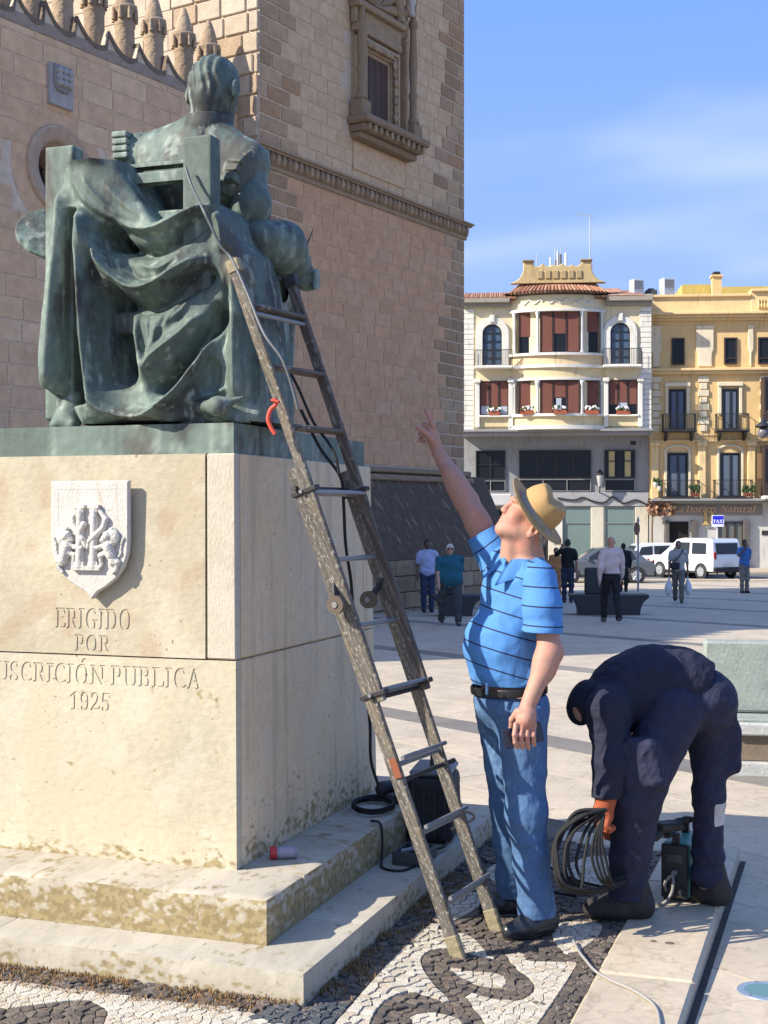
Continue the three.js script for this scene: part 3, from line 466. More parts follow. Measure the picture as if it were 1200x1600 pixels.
  // round window: moulded splay and dark opening
  part(Wl, 'window_surround', metreUV(lathe([[oR + 0.26, 0.0], [oR + 0.26, 0.05], [oR + 0.2, 0.09], [oR + 0.12, 0.03], [oR - 0.02, 0.02], [oR - 0.05, -0.1], [oR - 0.07, -0.16], [oR - 0.12, -0.2], [oR - 0.14, -0.4], [oR - 0.14, -0.85]], 48).rotateX(Math.PI / 2).translate(oc[0], oc[1], 0)), mat([0.54, 0.40, 0.29], 0.9, { map: MOTTLE, bumpMap: GRAIN, bumpScale: 0.01, side: THREE.DoubleSide }));
  part(Wl, 'window_pane', new THREE.CircleGeometry(oR - 0.1, 32).translate(oc[0], oc[1], -0.84), mat([0.035, 0.02, 0.016], 0.6));
  part(Wl, 'window_grille', merge([-0.2, 0.2].flatMap(k => [rod([oc[0] + k, oc[1] - 0.42, -0.8], [oc[0] + k, oc[1] + 0.42, -0.8], 0.02), rod([oc[0] - 0.42, oc[1] + k, -0.8], [oc[0] + 0.42, oc[1] + k, -0.8], 0.02)])), mat([0.03, 0.025, 0.02], 0.8));
  // pinnacles
  const shaft = metreUV(lathe([[0.001, -0.4], [0.23, -0.4], [0.215, 0.0], [0.205, 0.60], [0.225, 0.63], [0.225, 0.68], [0.20, 0.72], [0.195, 0.86], [0.255, 0.97], [0.26, 1.03], [0.001, 1.04]], 8)).rotateY(Math.PI / 8);
  const capc = metreUV(lathe([[0.205, 0], [0.19, 0.10], [0.12, 0.36], [0.06, 0.52], [0.03, 0.56], [0.001, 0.56]], 12));
  const knob = metreUV(new THREE.CylinderGeometry(0.035, 0.05, 0.24, 6));
  const PST = brickTone([[0.40, 0.30, 0.205], [0.36, 0.265, 0.18], [0.43, 0.33, 0.23]], { bumpMap: COARSE, bumpScale: 0.015 });
  pinX.forEach((x, i) => {
    if (i > 9 && i % 1 === 0 && i > 14) return; const p = new THREE.Group(); p.name = 'pinnacle'; p.position.set(x, H + 0.02, -0.33); Wl.add(p); p.rotation.y = rr(-0.1, 0.1);
    part(p, 'shaft', shaft, PST[i % 3]); part(p, 'cone_cap', capc, PST[(i + 1) % 3]).position.y = 1.03;
    for (let k = 0; k < 8; k++) part(p, 'carved_knob', knob, PST[(i + k) % 3]).position.set(0.235 * Math.cos((k + 0.5) * Math.PI / 4), 0.86, 0.235 * Math.sin((k + 0.5) * Math.PI / 4));
  });
  // the nave behind, which throws the long shadow over the square
  const N = thing('church_nave', 'plain church nave wall standing behind the pinnacled side wall', 'church nave', [WA.x - 6 * CN.x, wbase, WA.z - 6 * CN.z], PHI);
  part(N, 'wall', boxAB(-15, 0.2, 0, YW(10.5), -9, 0), JOINT); part(N, 'roof', boxAB(-15.3, 0.2, YW(10.5), YW(10.65), -9.3, 0.3), mat([0.3, 0.16, 0.1], 0.9));
}
// ---------------------------------------------------------------- the two houses across the road (facades square to the view, 72 m away)
const FD = 72, FS = FD / LENS, bx = x => (x - CX) * FS, by = y => EYE + (CY - y) * FS;
const paint = (c, extra = {}) => mat(c, 0.9, { map: GRIME, bumpMap: GRAIN, bumpScale: 0.006, ...extra });
const glassMat = pmat([0.014, 0.017, 0.022], 0.12, { specularIntensity: 0.45 }), glassBlue = pmat([0.07, 0.11, 0.17], 0.05), frameDark = mat([0.035, 0.022, 0.018], 0.6), frameBlack = mat([0.02, 0.02, 0.022], 0.5), iron = mat([0.018, 0.018, 0.02], 0.55), blind = mat([0.19, 0.068, 0.048], 0.75), curtain = mat([0.42, 0.46, 0.52], 0.9), white = mat([0.72, 0.70, 0.66], 0.85, { map: MOTTLE }), concrete = paint([0.30, 0.30, 0.30]);
const tile = [[0.36, 0.17, 0.10], [0.42, 0.21, 0.13], [0.30, 0.14, 0.085], [0.45, 0.26, 0.17]].map(c => paint(c));
const beforeHouses = new Set(scene.children);
{
  // px box: pixel rectangle to a box between depths z0 and z1 in front of the facade plane
  const house = (name, label) => thing(name, label, 'house', [0, -1.16, -(FD + 1.2)]);
  const pb = (x0, x1, y0, y1, z0, z1, c = 0) => boxAB(bx(x0), bx(x1), by(y1) + 1.16, by(y0) + 1.16, z0, z1, c);
  function win(par, x0, x1, y0, y1, z, o = {}) {      // frame, panes in a grid, optional blind and curtain
    const w = new THREE.Group(); w.name = 'window'; par.add(w); const f = o.f || 1.6, fm = o.frame || frameDark, n = o.n || 1, m = o.m || 1;
    const fr = [pb(x0, x0 + f, y0, y1, z, z + 0.09), pb(x1 - f, x1, y0, y1, z, z + 0.09), pb(x0 + f, x1 - f, y0, y0 + f, z, z + 0.09), pb(x0 + f, x1 - f, y1 - f, y1, z, z + 0.09)];
    for (let i = 1; i < n; i++) { const a = mix(x0, x1, i / n); fr.push(pb(a - f * 0.6, a + f * 0.6, y0 + f, y1 - f, z + 0.002, z + 0.08)); }
    for (let j = 1; j < m; j++) { const b = mix(y0, y1, o.split || j / m); for (let i = 0; i < n; i++) { const a0 = mix(x0, x1, i / n) + f * (i ? 0.6 : 1), a1 = mix(x0, x1, (i + 1) / n) - f * (i < n - 1 ? 0.6 : 1); fr.push(pb(a0, a1, b - f * 0.4, b + f * 0.4, z, z + 0.075)); } }
    part(w, 'frame', merge(fr), fm);
    for (let i = 0; i < n; i++) part(w, 'pane', pb(mix(x0, x1, i / n) + f * 0.6, mix(x0, x1, (i + 1) / n) - f * 0.6, y0 + f * 0.5, y1 - f * 0.5, z - 0.04, z + 0.02), o.glass || glassMat);
    if (o.blind) for (let i = 0; i < n; i++) { const yb = mix(y0, y1, Array.isArray(o.blind) ? o.blind[i] : o.blind), a0 = mix(x0, x1, i / n) + f * 0.9, a1 = mix(x0, x1, (i + 1) / n) - f * 0.9; const sl = []; for (let y = y0 + f; y < yb; y += 1.6) sl.push(pb(a0, a1, y, Math.min(y + 1.45, yb), z + 0.024, z + 0.05)); part(w, 'blind', merge(sl), blind); }
    if (o.curtain) for (const [a, b] of o.curtain) part(w, 'curtain', pb(a, b, mix(y0, y1, 0.52), y1 - f, z + 0.022, z + 0.03), curtain);
    return w;
  }
  function balcony(par, x0, x1, y0, y1, z0, z1, brackets = true) {
    const b = new THREE.Group(); b.name = 'balcony'; par.add(b);
    part(b, 'slab', pb(x0 - 1, x1 + 1, y1, y1 + 3.2, z0, z1 + 0.05, 0.02), frameBlack);
    const r = [pb(x0, x1, y0, y0 + 1.1, z1 - 0.04, z1), pb(x0, x1, y1 - 2, y1 - 1.2, z1 - 0.035, z1 - 0.005), pb(x0, x0 + 1, y0, y0 + 1.1, z0, z1 - 0.04), pb(x1 - 1, x1, y0, y0 + 1.1, z0, z1 - 0.04)]; 
    for (let x = x0; x <= x1; x += (x1 - x0) / 16) r.push(rod([bx(x), by(y1) + 1.16, z1 - 0.02], [bx(x), by(y0) + 1.16, z1 - 0.02], 0.011, 0.011, 5));
    for (let k = 0; k < 5; k++) for (const x of [x0 + 0.5, x1 - 0.5]) { const z = mix(z0, z1, (k + 0.5) / 5); r.push(rod([bx(x), by(y1) + 1.16, z], [bx(x), by(y0) + 1.16, z], 0.011, 0.011, 5)); }
    part(b, 'railing', merge(r), iron);
    if (brackets) for (const x of [x0 + 5, x1 - 5]) part(b, 'bracket', extrude([[0, 0], [z1 - z0, 0], [z1 - z0, -0.12], [0.12, -0.5], [0, -0.5]], 0.14).rotateY(-Math.PI / 2).translate(bx(x) + 0.07, by(y1 + 3.2) + 1.16, z0), frameBlack);
  }
  // ---------- left house: cream, bowed glazed bay, grey lower storeys set back
  const A = house('corner_house', 'cream house with a bowed glazed bay and grey lower storeys, left of the yellow house');
  const cream = paint([0.74, 0.61, 0.36]), creamL = paint([0.77, 0.67, 0.46]), creamO = paint([0.75, 0.57, 0.35]), wt = paint([0.76, 0.74, 0.68]), grey = paint([0.30, 0.305, 0.315]), greyL = paint([0.36, 0.37, 0.385]);
  const UP = 1.3;                                   // the upper storeys stand forward of the lower ones
  part(A, 'wall', pb(722, 1016, 470, 679, -9, UP), creamL);
  part(A, 'lower_wall', pb(722, 1016, 679, 900, -9, 0), grey);
  for (const [a, b] of [[722, 741], [997, 1015.5]]) for (let k = 0; k < 24; k++) part(A, 'quoin', pb(a + (k % 2 ? 0 : 2), b, 482 + k * 8, 489.4 + k * 8, UP, UP + 0.06, 0.02), wt);
  part(A, 'ledge', merge([pb(720, 1017, 671, 675, 0, UP + 0.35, 0.02), pb(721, 1016, 675, 680, 0, UP + 0.2, 0.02)]), concrete);
  part(A, 'cornice', merge([pb(720, 797, 466, 474, UP, UP + 0.5, 0.03), pb(946, 1017, 464, 474, UP, UP + 0.5, 0.03), pb(722, 797, 474, 480, UP, UP + 0.25, 0.02), pb(946, 1016, 474, 480, UP, UP + 0.25, 0.02)]), paint([0.34, 0.31, 0.26]));
  // corrugated tile roofs left and right of the bay
  for (const [a, b, t] of [[724, 806, 442], [928, 1006, 438]]) { const n = 22; for (let k = 0; k < n; k++) { const x = mix(a, b, (k + 0.5) / n), s = b > 900 ? clamp((1006 - x) / 30) : 1; const top = mix(467, t, Math.min(1, s + 0.15)); part(A, 'roof_tile_row', rod([bx(x), by(467) + 1.16, UP + 0.5], [bx(mix(x, b > 900 ? 940 : x, 0.2)), by(top) + 1.16, -2.0], 0.075, 0.07, 7), tile[k % 4]); } part(A, 'roof', extrude([[UP + 0.45, by(468) + 1.1], [-2, by(t) + 1.1], [-6, by(t + 4) + 1.1], [-6, by(470) + 1]], (b - a) * FS).rotateY(-Math.PI / 2).translate(bx(b), 0, 0), tile[2]); }
  // side bays: arched windows over the balcony, wide windows below
  for (const [a, b] of [[754, 785], [952, 983]]) {
    const mid = (a + b) / 2, r = (b - a) / 2 * FS, top = by(506) + 1.16, base = by(571) + 1.16;
    const s = new THREE.Shape(); const R = r + 0.34; s.moveTo(-R, base); s.lineTo(-R, top - r); s.absarc(0, top - r, R, Math.PI, 0, true); s.lineTo(R, base); s.closePath(); const h = new THREE.Path(); h.moveTo(-r, base + 0.01); h.lineTo(r, base + 0.01); h.lineTo(r, top - r); h.absarc(0, top - r, r, 0, Math.PI, false); h.closePath(); s.holes.push(h);
    part(A, 'arch_surround', metreUV(new THREE.ExtrudeGeometry(s, { depth: 0.14, bevelEnabled: true, bevelSize: 0.015, bevelThickness: 0.015, bevelSegments: 1 }).translate(bx(mid), 0, UP)), wt);
    part(A, 'keystone', pb(mid - 4, mid + 4, 492, 504, UP, UP + 0.24, 0.03), wt);
    const w = new THREE.Group(); w.name = 'arched_window'; A.add(w); const q = new THREE.Shape(); q.moveTo(-r, base); q.lineTo(-r, top - r); q.absarc(0, top - r, r, Math.PI, 0, true); q.lineTo(r, base); q.closePath();
    part(w, 'pane', metreUV(new THREE.ShapeGeometry(q).translate(bx(mid), 0, UP + 0.02)), glassBlue);
    part(w, 'frame', merge([pb(mid - 1.5, mid + 1.5, 507, 571, UP + 0.02, UP + 0.09), pb(a + 0.3, a + 2.2, 520, 571, UP + 0.02, UP + 0.08), pb(b - 2.2, b - 0.3, 520, 571, UP + 0.02, UP + 0.08), ...[520, 533, 546, 559].map(y => pb(a + 2, b - 2, y - 0.7, y + 0.7, UP + 0.022, UP + 0.075)), metreUV(new THREE.TorusGeometry(r - 0.04, 0.05, 5, 16, Math.PI).translate(bx(mid), top - r, UP + 0.06))]), frameBlack);
    const o = new THREE.Group(); o.name = 'balcony'; A.add(o); const x0 = a - 12, x1 = b + 16; part(o, 'slab', pb(x0, x1, 573, 577, UP, UP + 0.75, 0.03), wt);
    const rl = [pb(x0, x1, 548, 549, UP + 0.7, UP + 0.73)]; for (let x = x0; x <= x1; x += 2.4) rl.push(rod([bx(x), by(573) + 1.16, UP + 0.715], [bx(x), by(549) + 1.16, UP + 0.715], 0.012, 0.012, 5)); for (const x of [x0, x1]) for (let k = 0; k < 4; k++) rl.push(rod([bx(x), by(573) + 1.16, UP + 0.15 * k + 0.1], [bx(x), by(549) + 1.16, UP + 0.15 * k + 0.1], 0.012, 0.012, 5)); part(o, 'railing', merge(rl), iron);
  }
  win(A, 750, 795, 595, 649, UP + 0.01, { n: 3, blind: [0.72, 1, 0.72], curtain: [[752, 764], [782, 793]] });
  win(A, 949, 994, 595, 649, UP + 0.01, { n: 3, blind: [0.7, 0.64, 0.7], curtain: [[964, 980]] });
  for (const x of [743, 795, 942, 994.5]) { part(A, 'pilaster', merge([pb(x, x + 7, 597, 668, UP, UP + 0.24, 0.02), pb(x - 1.5, x + 8.5, 592, 598, UP, UP + 0.34, 0.02)]), wt); }
  for (const [a, b] of [[750, 797], [949, 996]]) { part(A, 'sill_panel', pb(a, b, 651, 667, UP, UP + 0.1, 0.02), cream); part(A, 'sill', pb(a - 2, b, 649, 652, UP, UP + 0.3, 0.02), wt); }
  // the bow: a curved front from x 797 to 944
  const bowC = bx(870.5), bowW = bx(944) - bx(797), sag = 0.85, bowR = (bowW * bowW / 4 + sag * sag) / (2 * sag), half = Math.asin(bowW / 2 / bowR);
  const bowAt = x => { const a = clamp((bx(x) - bowC) / bowR, -0.95, 0.95); return UP + sag - bowR + bowR * Math.sqrt(1 - a * a); };
  const bow = (y0, y1, extra, m, name) => part(A, name, metreUV(new THREE.CylinderGeometry(bowR + extra, bowR + extra, (y1 - y0) * FS, 28, 1, false, -half, 2 * half).translate(bowC, by((y0 + y1) / 2) + 1.16, UP + sag - bowR)), m);
  bow(462, 487, 0, creamL, 'bay_frieze'); bow(486, 490, 0.12, wt, 'bay_band'); bow(487, 597, -0.22, creamL, 'bay_wall'); bow(556, 574, 0, creamO, 'bay_panel'); bow(554, 558, 0.14, wt, 'bay_sill'); bow(572, 577, 0.12, wt, 'bay_band'); bow(577, 593, -0.01, cream, 'bay_panel'); bow(592, 596, 0.05, wt, 'bay_band'); bow(597, 651, -0.22, creamL, 'bay_wall'); bow(650, 668, 0, cream, 'bay_panel'); bow(648, 652, 0.14, wt, 'bay_sill'); bow(666, 672, 0.12, wt, 'bay_band');
  for (let k = 0; k < 3; k++) part(A, 'carved_garland', tube(Array.from({ length: 13 }, (_, i) => { const x = 815 + k * 40 + i * 2.7; return V(bx(x), by(475 + 3 * Math.sin(i * 1.05)) + 1.16, bowAt(x) + 0.02); }), 0.05, 5, 24), wt);
  for (const [y0, y1, bl] of [[488, 554, [0.6, 0.5, 0.5]], [597, 649, [1, 0.45, 1]]]) {
    const specs = [[810, 835, 1, bl[0], null], [843, 904, 3, y0 < 500 ? [1, 0.55, 1] : [1, 0.5, 1], y0 < 500 ? null : [[845, 856], [868, 876], [884, 890]]], [910, 934, 1, bl[2], null]];
    for (const [a, b, n, bln, cu] of specs) win(A, a, b, y0, y1, bowAt((a + b) / 2) - 0.20, { n, blind: bln, curtain: cu });
    for (const x of [802, 837.5, 905.5, 937]) part(A, 'column', merge([metreUV(lathe([[0.001, 0], [0.13, 0], [0.13, 0.08], [0.10, 0.12], [0.085, (y1 - y0) * FS - 0.3], [0.14, (y1 - y0) * FS - 0.12], [0.15, (y1 - y0) * FS], [0.001, (y1 - y0) * FS]], 10).translate(bx(x + 2), by(y1) + 1.16, bowAt(x + 2) - 0.03))]), wt);
  }
  // bay roof and parapet
  for (let k = 0; k < 26; k++) { const x = mix(799, 943, (k + 0.5) / 26), xi = mix(x, 871, 0.22); part(A, 'roof_tile_row', merge([rod([bx(x + (x - 871) * 0.05), by(461) + 1.16, bowAt(x) + 0.42], [bx(xi), by(442) + 1.16, UP - 0.2], 0.085, 0.075, 7)]), tile[(k * 7) % 4]); }
  part(A, 'eave', metreUV(new THREE.CylinderGeometry(bowR + 0.45, bowR + 0.1, 0.14, 28, 1, false, -half * 1.04, 2.08 * half).translate(bowC, by(462.5) + 1.16, UP + sag - bowR)), frameDark);
  part(A, 'roof', metreUV(new THREE.CylinderGeometry(bowR * 0.82, bowR + 0.33, 19 * FS, 28, 1, false, -half, 2 * half).translate(bowC, by(452) + 1.16, UP + sag - bowR)), tile[2]);
  { const s = new THREE.Shape(); const p = (x, y) => [bx(x) - bowC, by(y) + 1.16]; s.moveTo(...p(800, 444)); s.quadraticCurveTo(...p(817, 440), ...p(819, 420)); s.lineTo(...p(819, 411)); s.lineTo(...p(832, 411)); s.lineTo(...p(833, 417)); for (let i = 0; i < 5; i++) s.quadraticCurveTo(...p(833 + i * 15 + 7, i === 2 ? 421 : 423), ...p(833 + i * 15 + 15, i % 2 ? 417 : 415)); s.lineTo(...p(909, 411)); s.lineTo(...p(921, 410)); s.lineTo(...p(922, 422)); s.quadraticCurveTo(...p(925, 440), ...p(943, 444)); s.closePath();
    part(A, 'parapet', metreUV(new THREE.ExtrudeGeometry(s, { depth: 0.4, bevelEnabled: true, bevelSize: 0.04, bevelThickness: 0.04, bevelSegments: 1 }).translate(bowC, 0, UP - 0.1)), paint([0.55, 0.42, 0.22]));
    for (let k = 0; k < 6; k++) part(A, 'parapet_panel', pb(839 + k * 12, 848 + k * 12, 425, 438, UP + 0.33, UP + 0.4, 0.03), paint([0.42, 0.32, 0.17]));
    for (const x of [825.5, 915]) part(A, 'parapet_cap', pb(x - 9, x + 9, 408, 411.5, UP - 0.2, UP + 0.45, 0.04), paint([0.25, 0.19, 0.12])); }
  // lower storeys
  win(A, 743, 790, 702, 748, 0.01, { n: 2, m: 2, frame: frameBlack, f: 1.6 }); win(A, 743, 790, 750, 767, 0.01, { n: 2, frame: concrete, f: 1 });
  win(A, 812, 869, 702, 746, 0.01, { n: 2, m: 2, frame: frameBlack, split: 0.4 }); win(A, 869.5, 925, 702, 746, 0.01, { n: 2, m: 2, frame: frameBlack, split: 0.4 }); win(A, 812, 925, 748, 767, 0.01, { n: 3, frame: concrete, f: 1 });
  win(A, 946, 994, 702, 746, 0.01, { n: 2, m: 2, frame: frameBlack, split: 0.4 }); win(A, 946, 994, 748, 767, 0.01, { n: 1, frame: concrete, f: 1.4 });
  for (const x of [953, 978]) part(A, 'curtain', pb(x, x + 9, 704, 744, 0.034, 0.045), mat([0.5, 0.40, 0.20], 0.9));
  part(A, 'shop_band', pb(722, 1015, 769, 791, 0, 0.16, 0.02), greyL); part(A, 'air_vent', pb(987, 995, 688, 694, 0, 0.05), frameBlack);
  for (const [a, b] of [[726, 738], [858, 878], [925, 945], [994, 1014]]) part(A, 'shop_pier', pb(a, b, 791, 884, 0, 0.12, 0.02), paint([0.62, 0.58, 0.48]));
  const shopGlass = pmat([0.16, 0.22, 0.21], 0.08);
  win(A, 880, 925, 792, 872, 0.01, { m: 2, split: 0.32, frame: concrete, f: 1, glass: shopGlass }); win(A, 946, 993, 792, 872, 0.01, { m: 2, split: 0.32, frame: concrete, f: 1, glass: shopGlass }); win(A, 742, 856, 797, 884, 0.01, { n: 3, frame: frameBlack, f: 1.4 });
  part(A, 'canopy', merge([pb(752, 800, 772, 790, 0.16, 1.3, 0.05)]), paint([0.55, 0.55, 0.55]));
  part(A, 'notice_board', pb(865, 880, 812, 850, 0.125, 0.17), white);
  tag(part(scene, numbered('overhead_cable'), merge([tube([[872, 778], [898, 781], [912, 777], [928, 783], [945, 785], [958, 776], [975, 786], [995, 781], [1013, 789]].map(([x, y]) => V(bx(x), by(y), -(FD + 1.2) + 0.22)), 0.045, 6, 60)]), iron), 'dark cable sagging along the grey band above the shop windows', 'cable');
  // flower boxes on the lower window sills
  const petal = metreUV(new THREE.IcosahedronGeometry(0.075, 0)), potM = mat([0.35, 0.09, 0.04], 0.8), leafM = mat([0.05, 0.10, 0.03], 0.9), petM = mat([0.82, 0.80, 0.78], 0.8);
  [[773, 640, 'leftmost'], [823.5, 643, 'second from the left'], [874, 642, 'middle'], [923, 643, 'fourth from the left'], [972, 642, 'rightmost']].forEach(([x, y, w]) => {
    const f = thing('flower_box', `white flowers on the sill, ${w} of the five flower boxes`, 'flower box', [bx(x), by(649), -(FD + 1.2) + (x > 800 && x < 940 ? bowAt(x) : UP) + 0.2], 0, 'flower boxes on the cream house');
    part(f, 'pot', box(w === 'leftmost' ? 0.55 : 0.7, 0.2, 0.22, 0, 0.1, 0), potM); const l = [], q = []; for (let k = 0; k < 22; k++) { const g = (k % 3 ? q : l); g.push(petal.clone().translate(rr(-0.36, 0.36), 0.24 + rr(0, 0.16), rr(-0.1, 0.16))); } part(f, 'leaves', merge(l), leafM); part(f, 'flowers', merge(q), petM);
  });
  { const w = thing('wall_lamp', 'old lantern on a bracket between the grey house front windows', 'street lamp', [bx(938), by(770), -(FD + 1.2)]); part(w, 'bracket', merge([rod([0, 0, 0.1], [0, 0.25, 0.6], 0.03), rod([0, 0.05, 0.1], [0, 0.25, 0.6], 0.025), rod([0, 0.25, 0.6], [0, 0.35, 0.6], 0.05)]), iron); part(w, 'lantern', metreUV(lathe([[0.001, 0], [0.11, 0], [0.22, 0.6], [0.2, 0.62], [0.001, 0.62]], 6).translate(0, 0.35, 0.6)), mat([0.45, 0.46, 0.46], 0.2)); part(w, 'cap', metreUV(lathe([[0.26, 0], [0.12, 0.2], [0.05, 0.26], [0.001, 0.38]], 6).translate(0, 0.96, 0.6)), iron); }
  // on the roofs
  const metal = mat([0.52, 0.54, 0.56], 0.4, { metalness: 0.3 });
  { const a = thing('television_aerial', 'tall thin television aerial mast above the curved parapet', 'aerial', [bx(926), by(444), -(FD + 1.2) - 1.5]); part(a, 'mast', rod([0, 0, 0], [0, (444 - 320) * FS, 0], 0.035, 0.025, 6), metal); part(a, 'boom', rod([-25 * FS, (444 - 317) * FS, 0], [8 * FS, (444 - 322) * FS, 0], 0.02, 0.02, 5), metal); for (let k = 0; k < 9; k++) part(a, 'element', rod([(-24 + k * 3.4) * FS, (444 - 317.3 - k * 0.5) * FS, -0.22], [(-24 + k * 3.4) * FS, (444 - 317.3 - k * 0.5) * FS, 0.22], 0.012, 0.012, 4), metal); part(a, 'small_aerial', merge([0, 1, 2, 3].map(k => rod([-0.28 * Math.cos(k * 0.8), 1.5 - 0.28 * Math.sin(k * 0.8), 0], [0.28 * Math.cos(k * 0.8), 1.5 + 0.28 * Math.sin(k * 0.8), 0], 0.015, 0.015, 4))), mat([0.45, 0.2, 0.2], 0.6)); }
  { const a = thing('phone_mast', 'grey phone mast with upright antenna panels behind the parapet', 'phone mast', [bx(876), by(444), -(FD + 1.2) - 2.5]); [[-12, 380, 416, 3], [12.5, 376, 416, 4.4], [-3, 385, 414, 4], [4, 378, 412, 4]].forEach(([x, y0, y1, w], i) => part(a, 'antenna_panel', cbox(w * FS, (y1 - y0) * FS, 0.18, 0.04).translate(x * FS, (444 - (y0 + y1) / 2) * FS, i % 2 ? 0.25 : -0.2), i > 1 ? mat([0.12, 0.12, 0.14], 0.6) : mat([0.66, 0.68, 0.72], 0.4))); part(a, 'pole', merge([rod([0, 0, 0], [0, 2.5, 0], 0.07), rod([-5 * FS, 1, 0], [-5 * FS, 82 * FS, 0], 0.018, 0.018, 5), rod([5 * FS, 1, 0], [5 * FS, 80 * FS, 0], 0.018, 0.018, 5)]), metal); }
  solo('lightning_rod', 'thin upright rod left of the phone mast', 'rod', rod([bx(841), by(440), -(FD + 1.2) - 2], [bx(841), by(377), -(FD + 1.2) - 2], 0.025, 0.02, 5), metal);
  [[999, 458, 19, 30, 'grey metal air unit on the roof right of the tiled bay'], [1047, 460, 20, 33, 'grey metal air unit on the roof above the yellow parapet']].forEach(([x, y, w, h, l]) => { const a = thing('air_unit', l, 'air unit', [bx(x), by(y), -(FD + 1.2) - 1], 0.35); part(a, 'casing', cbox(w * FS, h * FS, 0.6, 0.05).translate(0, h / 2 * FS, 0), metal); part(a, 'grille', merge(Array.from({ length: 6 }, (_, k) => box(w * FS * 0.8, 0.05, 0.03, 0, (h - 4 - k * 2.2) * FS, 0.31))), mat([0.25, 0.26, 0.28], 0.6)); });
  solo('roof_tank', 'dark box between the two grey air units', 'tank', merge([boxAB(bx(1014), bx(1032), by(462), by(444), -(FD + 1.2) - 2, -(FD + 1.2) - 1, 0.03), boxAB(bx(1018), bx(1028), by(444), by(441), -(FD + 1.2) - 1.9, -(FD + 1.2) - 1.2, 0.02)]), mat([0.05, 0.05, 0.055], 0.7));

  // ---------- right house: yellow
  const B = house('yellow_house', 'yellow house with white trim, iron balconies and a shop at street level');
  const yel = paint([0.74, 0.52, 0.25]), yelL = paint([0.76, 0.57, 0.30]), pale = paint([0.74, 0.65, 0.48]);
  const R1 = 1290;
  part(B, 'wall', pb(1016.3, R1, 487, 785, -9, 0.2), yel); part(B, 'shop_wall', pb(1016.3, R1, 785, 900, -9, 0.22), paint([0.58, 0.57, 0.54]));
  part(B, 'parapet', pb(1016.3, R1, 462, 488, -0.5, 0.25), yelL); part(B, 'coping', merge([pb(1015, 1172, 459, 463, -0.6, 0.4, 0.02), pb(1172, R1, 452, 456, -0.6, 0.45, 0.02)]), yelL);
  part(B, 'raised_parapet', merge([pb(1172, R1, 456, 487, -0.5, 0.28, 0.02)]), yelL); for (let k = 0; k < 8; k++) part(B, 'baluster', metreUV(lathe([[0.05, 0], [0.09, 0.12], [0.04, 0.3], [0.07, 0.42], [0.07, 0.45]], 8)).translate(bx(1184 + k * 4.5), by(482) + 1.16, 0.33), yel);
  part(B, 'penthouse', merge([pb(1075, 1120, 432, 460, -6, -2), pb(1120, R1, 434, 460, -6, -2.5)]), paint([0.62, 0.48, 0.14])); part(B, 'chimney', merge([pb(1119, 1133, 424, 461, -1.6, -1), pb(1117, 1135, 422, 425, -1.7, -0.9)]), yel); part(B, 'chimney_pot', pb(1120, 1132, 416, 422, -1.6, -1.1, 0.05), frameBlack);
  part(B, 'cornice', merge([pb(1015, R1, 488, 492, 0.2, 0.8, 0.02), pb(1015, R1, 492, 496, 0.2, 0.62, 0.02), pb(1016, R1, 496, 500, 0.2, 0.4, 0.02)]), yelL);
  part(B, 'string_course', merge([pb(1015, R1, 575, 579, 0.2, 0.58, 0.02), pb(1016, R1, 579, 584, 0.2, 0.42, 0.02)]), yelL);
  part(B, 'string_course', merge([pb(1016, R1, 687, 690, 0.2, 0.36, 0.02)]), yelL);
  for (const [a, b] of [[1050, 1070], [1131, 1151], [1183, 1205], [1235, 1257]]) win(B, a, b, 527, 569, 0.21, { f: 2.2, m: 2, split: 0.78 });
  for (const [a, b] of [[1018, 1034], [1088, 1115], [1168, 1176], [1212, 1228]]) { const g = extrude([[bx(a), by(511) + 1.16], [bx(b), by(511) + 1.16], [bx(b), by(545) + 1.16], [bx(b) - 0.1, by(552) + 1.16], [bx(b - 3), by(572) + 1.16], [bx(a + 3), by(572) + 1.16], [bx(a) + 0.1, by(552) + 1.16], [bx(a), by(545) + 1.16]].reverse(), 0.1, 0.02).translate(0, 0, 0.2); part(B, 'pilaster', merge([g, pb(a - 1, b + 1, 508, 512, 0.2, 0.36, 0.02)]), pale); }
  for (const a of [1017, 1091, 1186]) for (let k = 0; k < 8; k++) part(B, 'quoin', pb(a + (k % 2 ? 3 : 0), a + (k % 2 ? 14 : 17), 587 + k * 11, 596.5 + k * 11, 0.2, 0.29, 0.02), pale);
  const bigWin = (a, b, y0, y1) => { win(B, a, b, y0, y1, 0.21, { n: 2, frame: frameBlack, f: 2, glass: glassMat }); part(B, 'curtain', pb(a + 4, b - 4, y0 + 4, y1 - 1, 0.232, 0.24), mat([0.10, 0.13, 0.18], 0.9)); };
  for (const [a, b] of [[1046, 1072], [1128, 1153], [1226, 1252]]) { bigWin(a, b, 607, 671); part(B, 'window_surround', merge([pb(a - 6, a - 1, 602, 648, 0.2, 0.32, 0.02), pb(b + 1, b + 6, 602, 648, 0.2, 0.32, 0.02), pb(a - 7, b + 7, 597, 603, 0.2, 0.4, 0.02)]), pale); balcony(B, a - 11, b + 13, 647, 672, 0.2, 0.95); }
  for (const [a, b] of [[1044, 1075], [1125, 1156], [1224, 1255]]) { bigWin(a, b, 707, 776); const mid = bx((a + b) / 2), r = (b - a) / 2 * FS; part(B, 'window_surround', merge([pb(a - 5, a - 1, 704, 776, 0.2, 0.3, 0.02), pb(b + 1, b + 5, 704, 776, 0.2, 0.3, 0.02), tube(Array.from({ length: 13 }, (_, i) => { const t = Math.PI * i / 12; return V(mid - (r + 0.12) * Math.cos(t), by(705) + 1.16 + 0.32 * Math.sin(t), 0.24); }), 0.07, 6, 24)]), pale); balcony(B, a - 11, b + 15, 750, 777, 0.2, 1.05, false); }
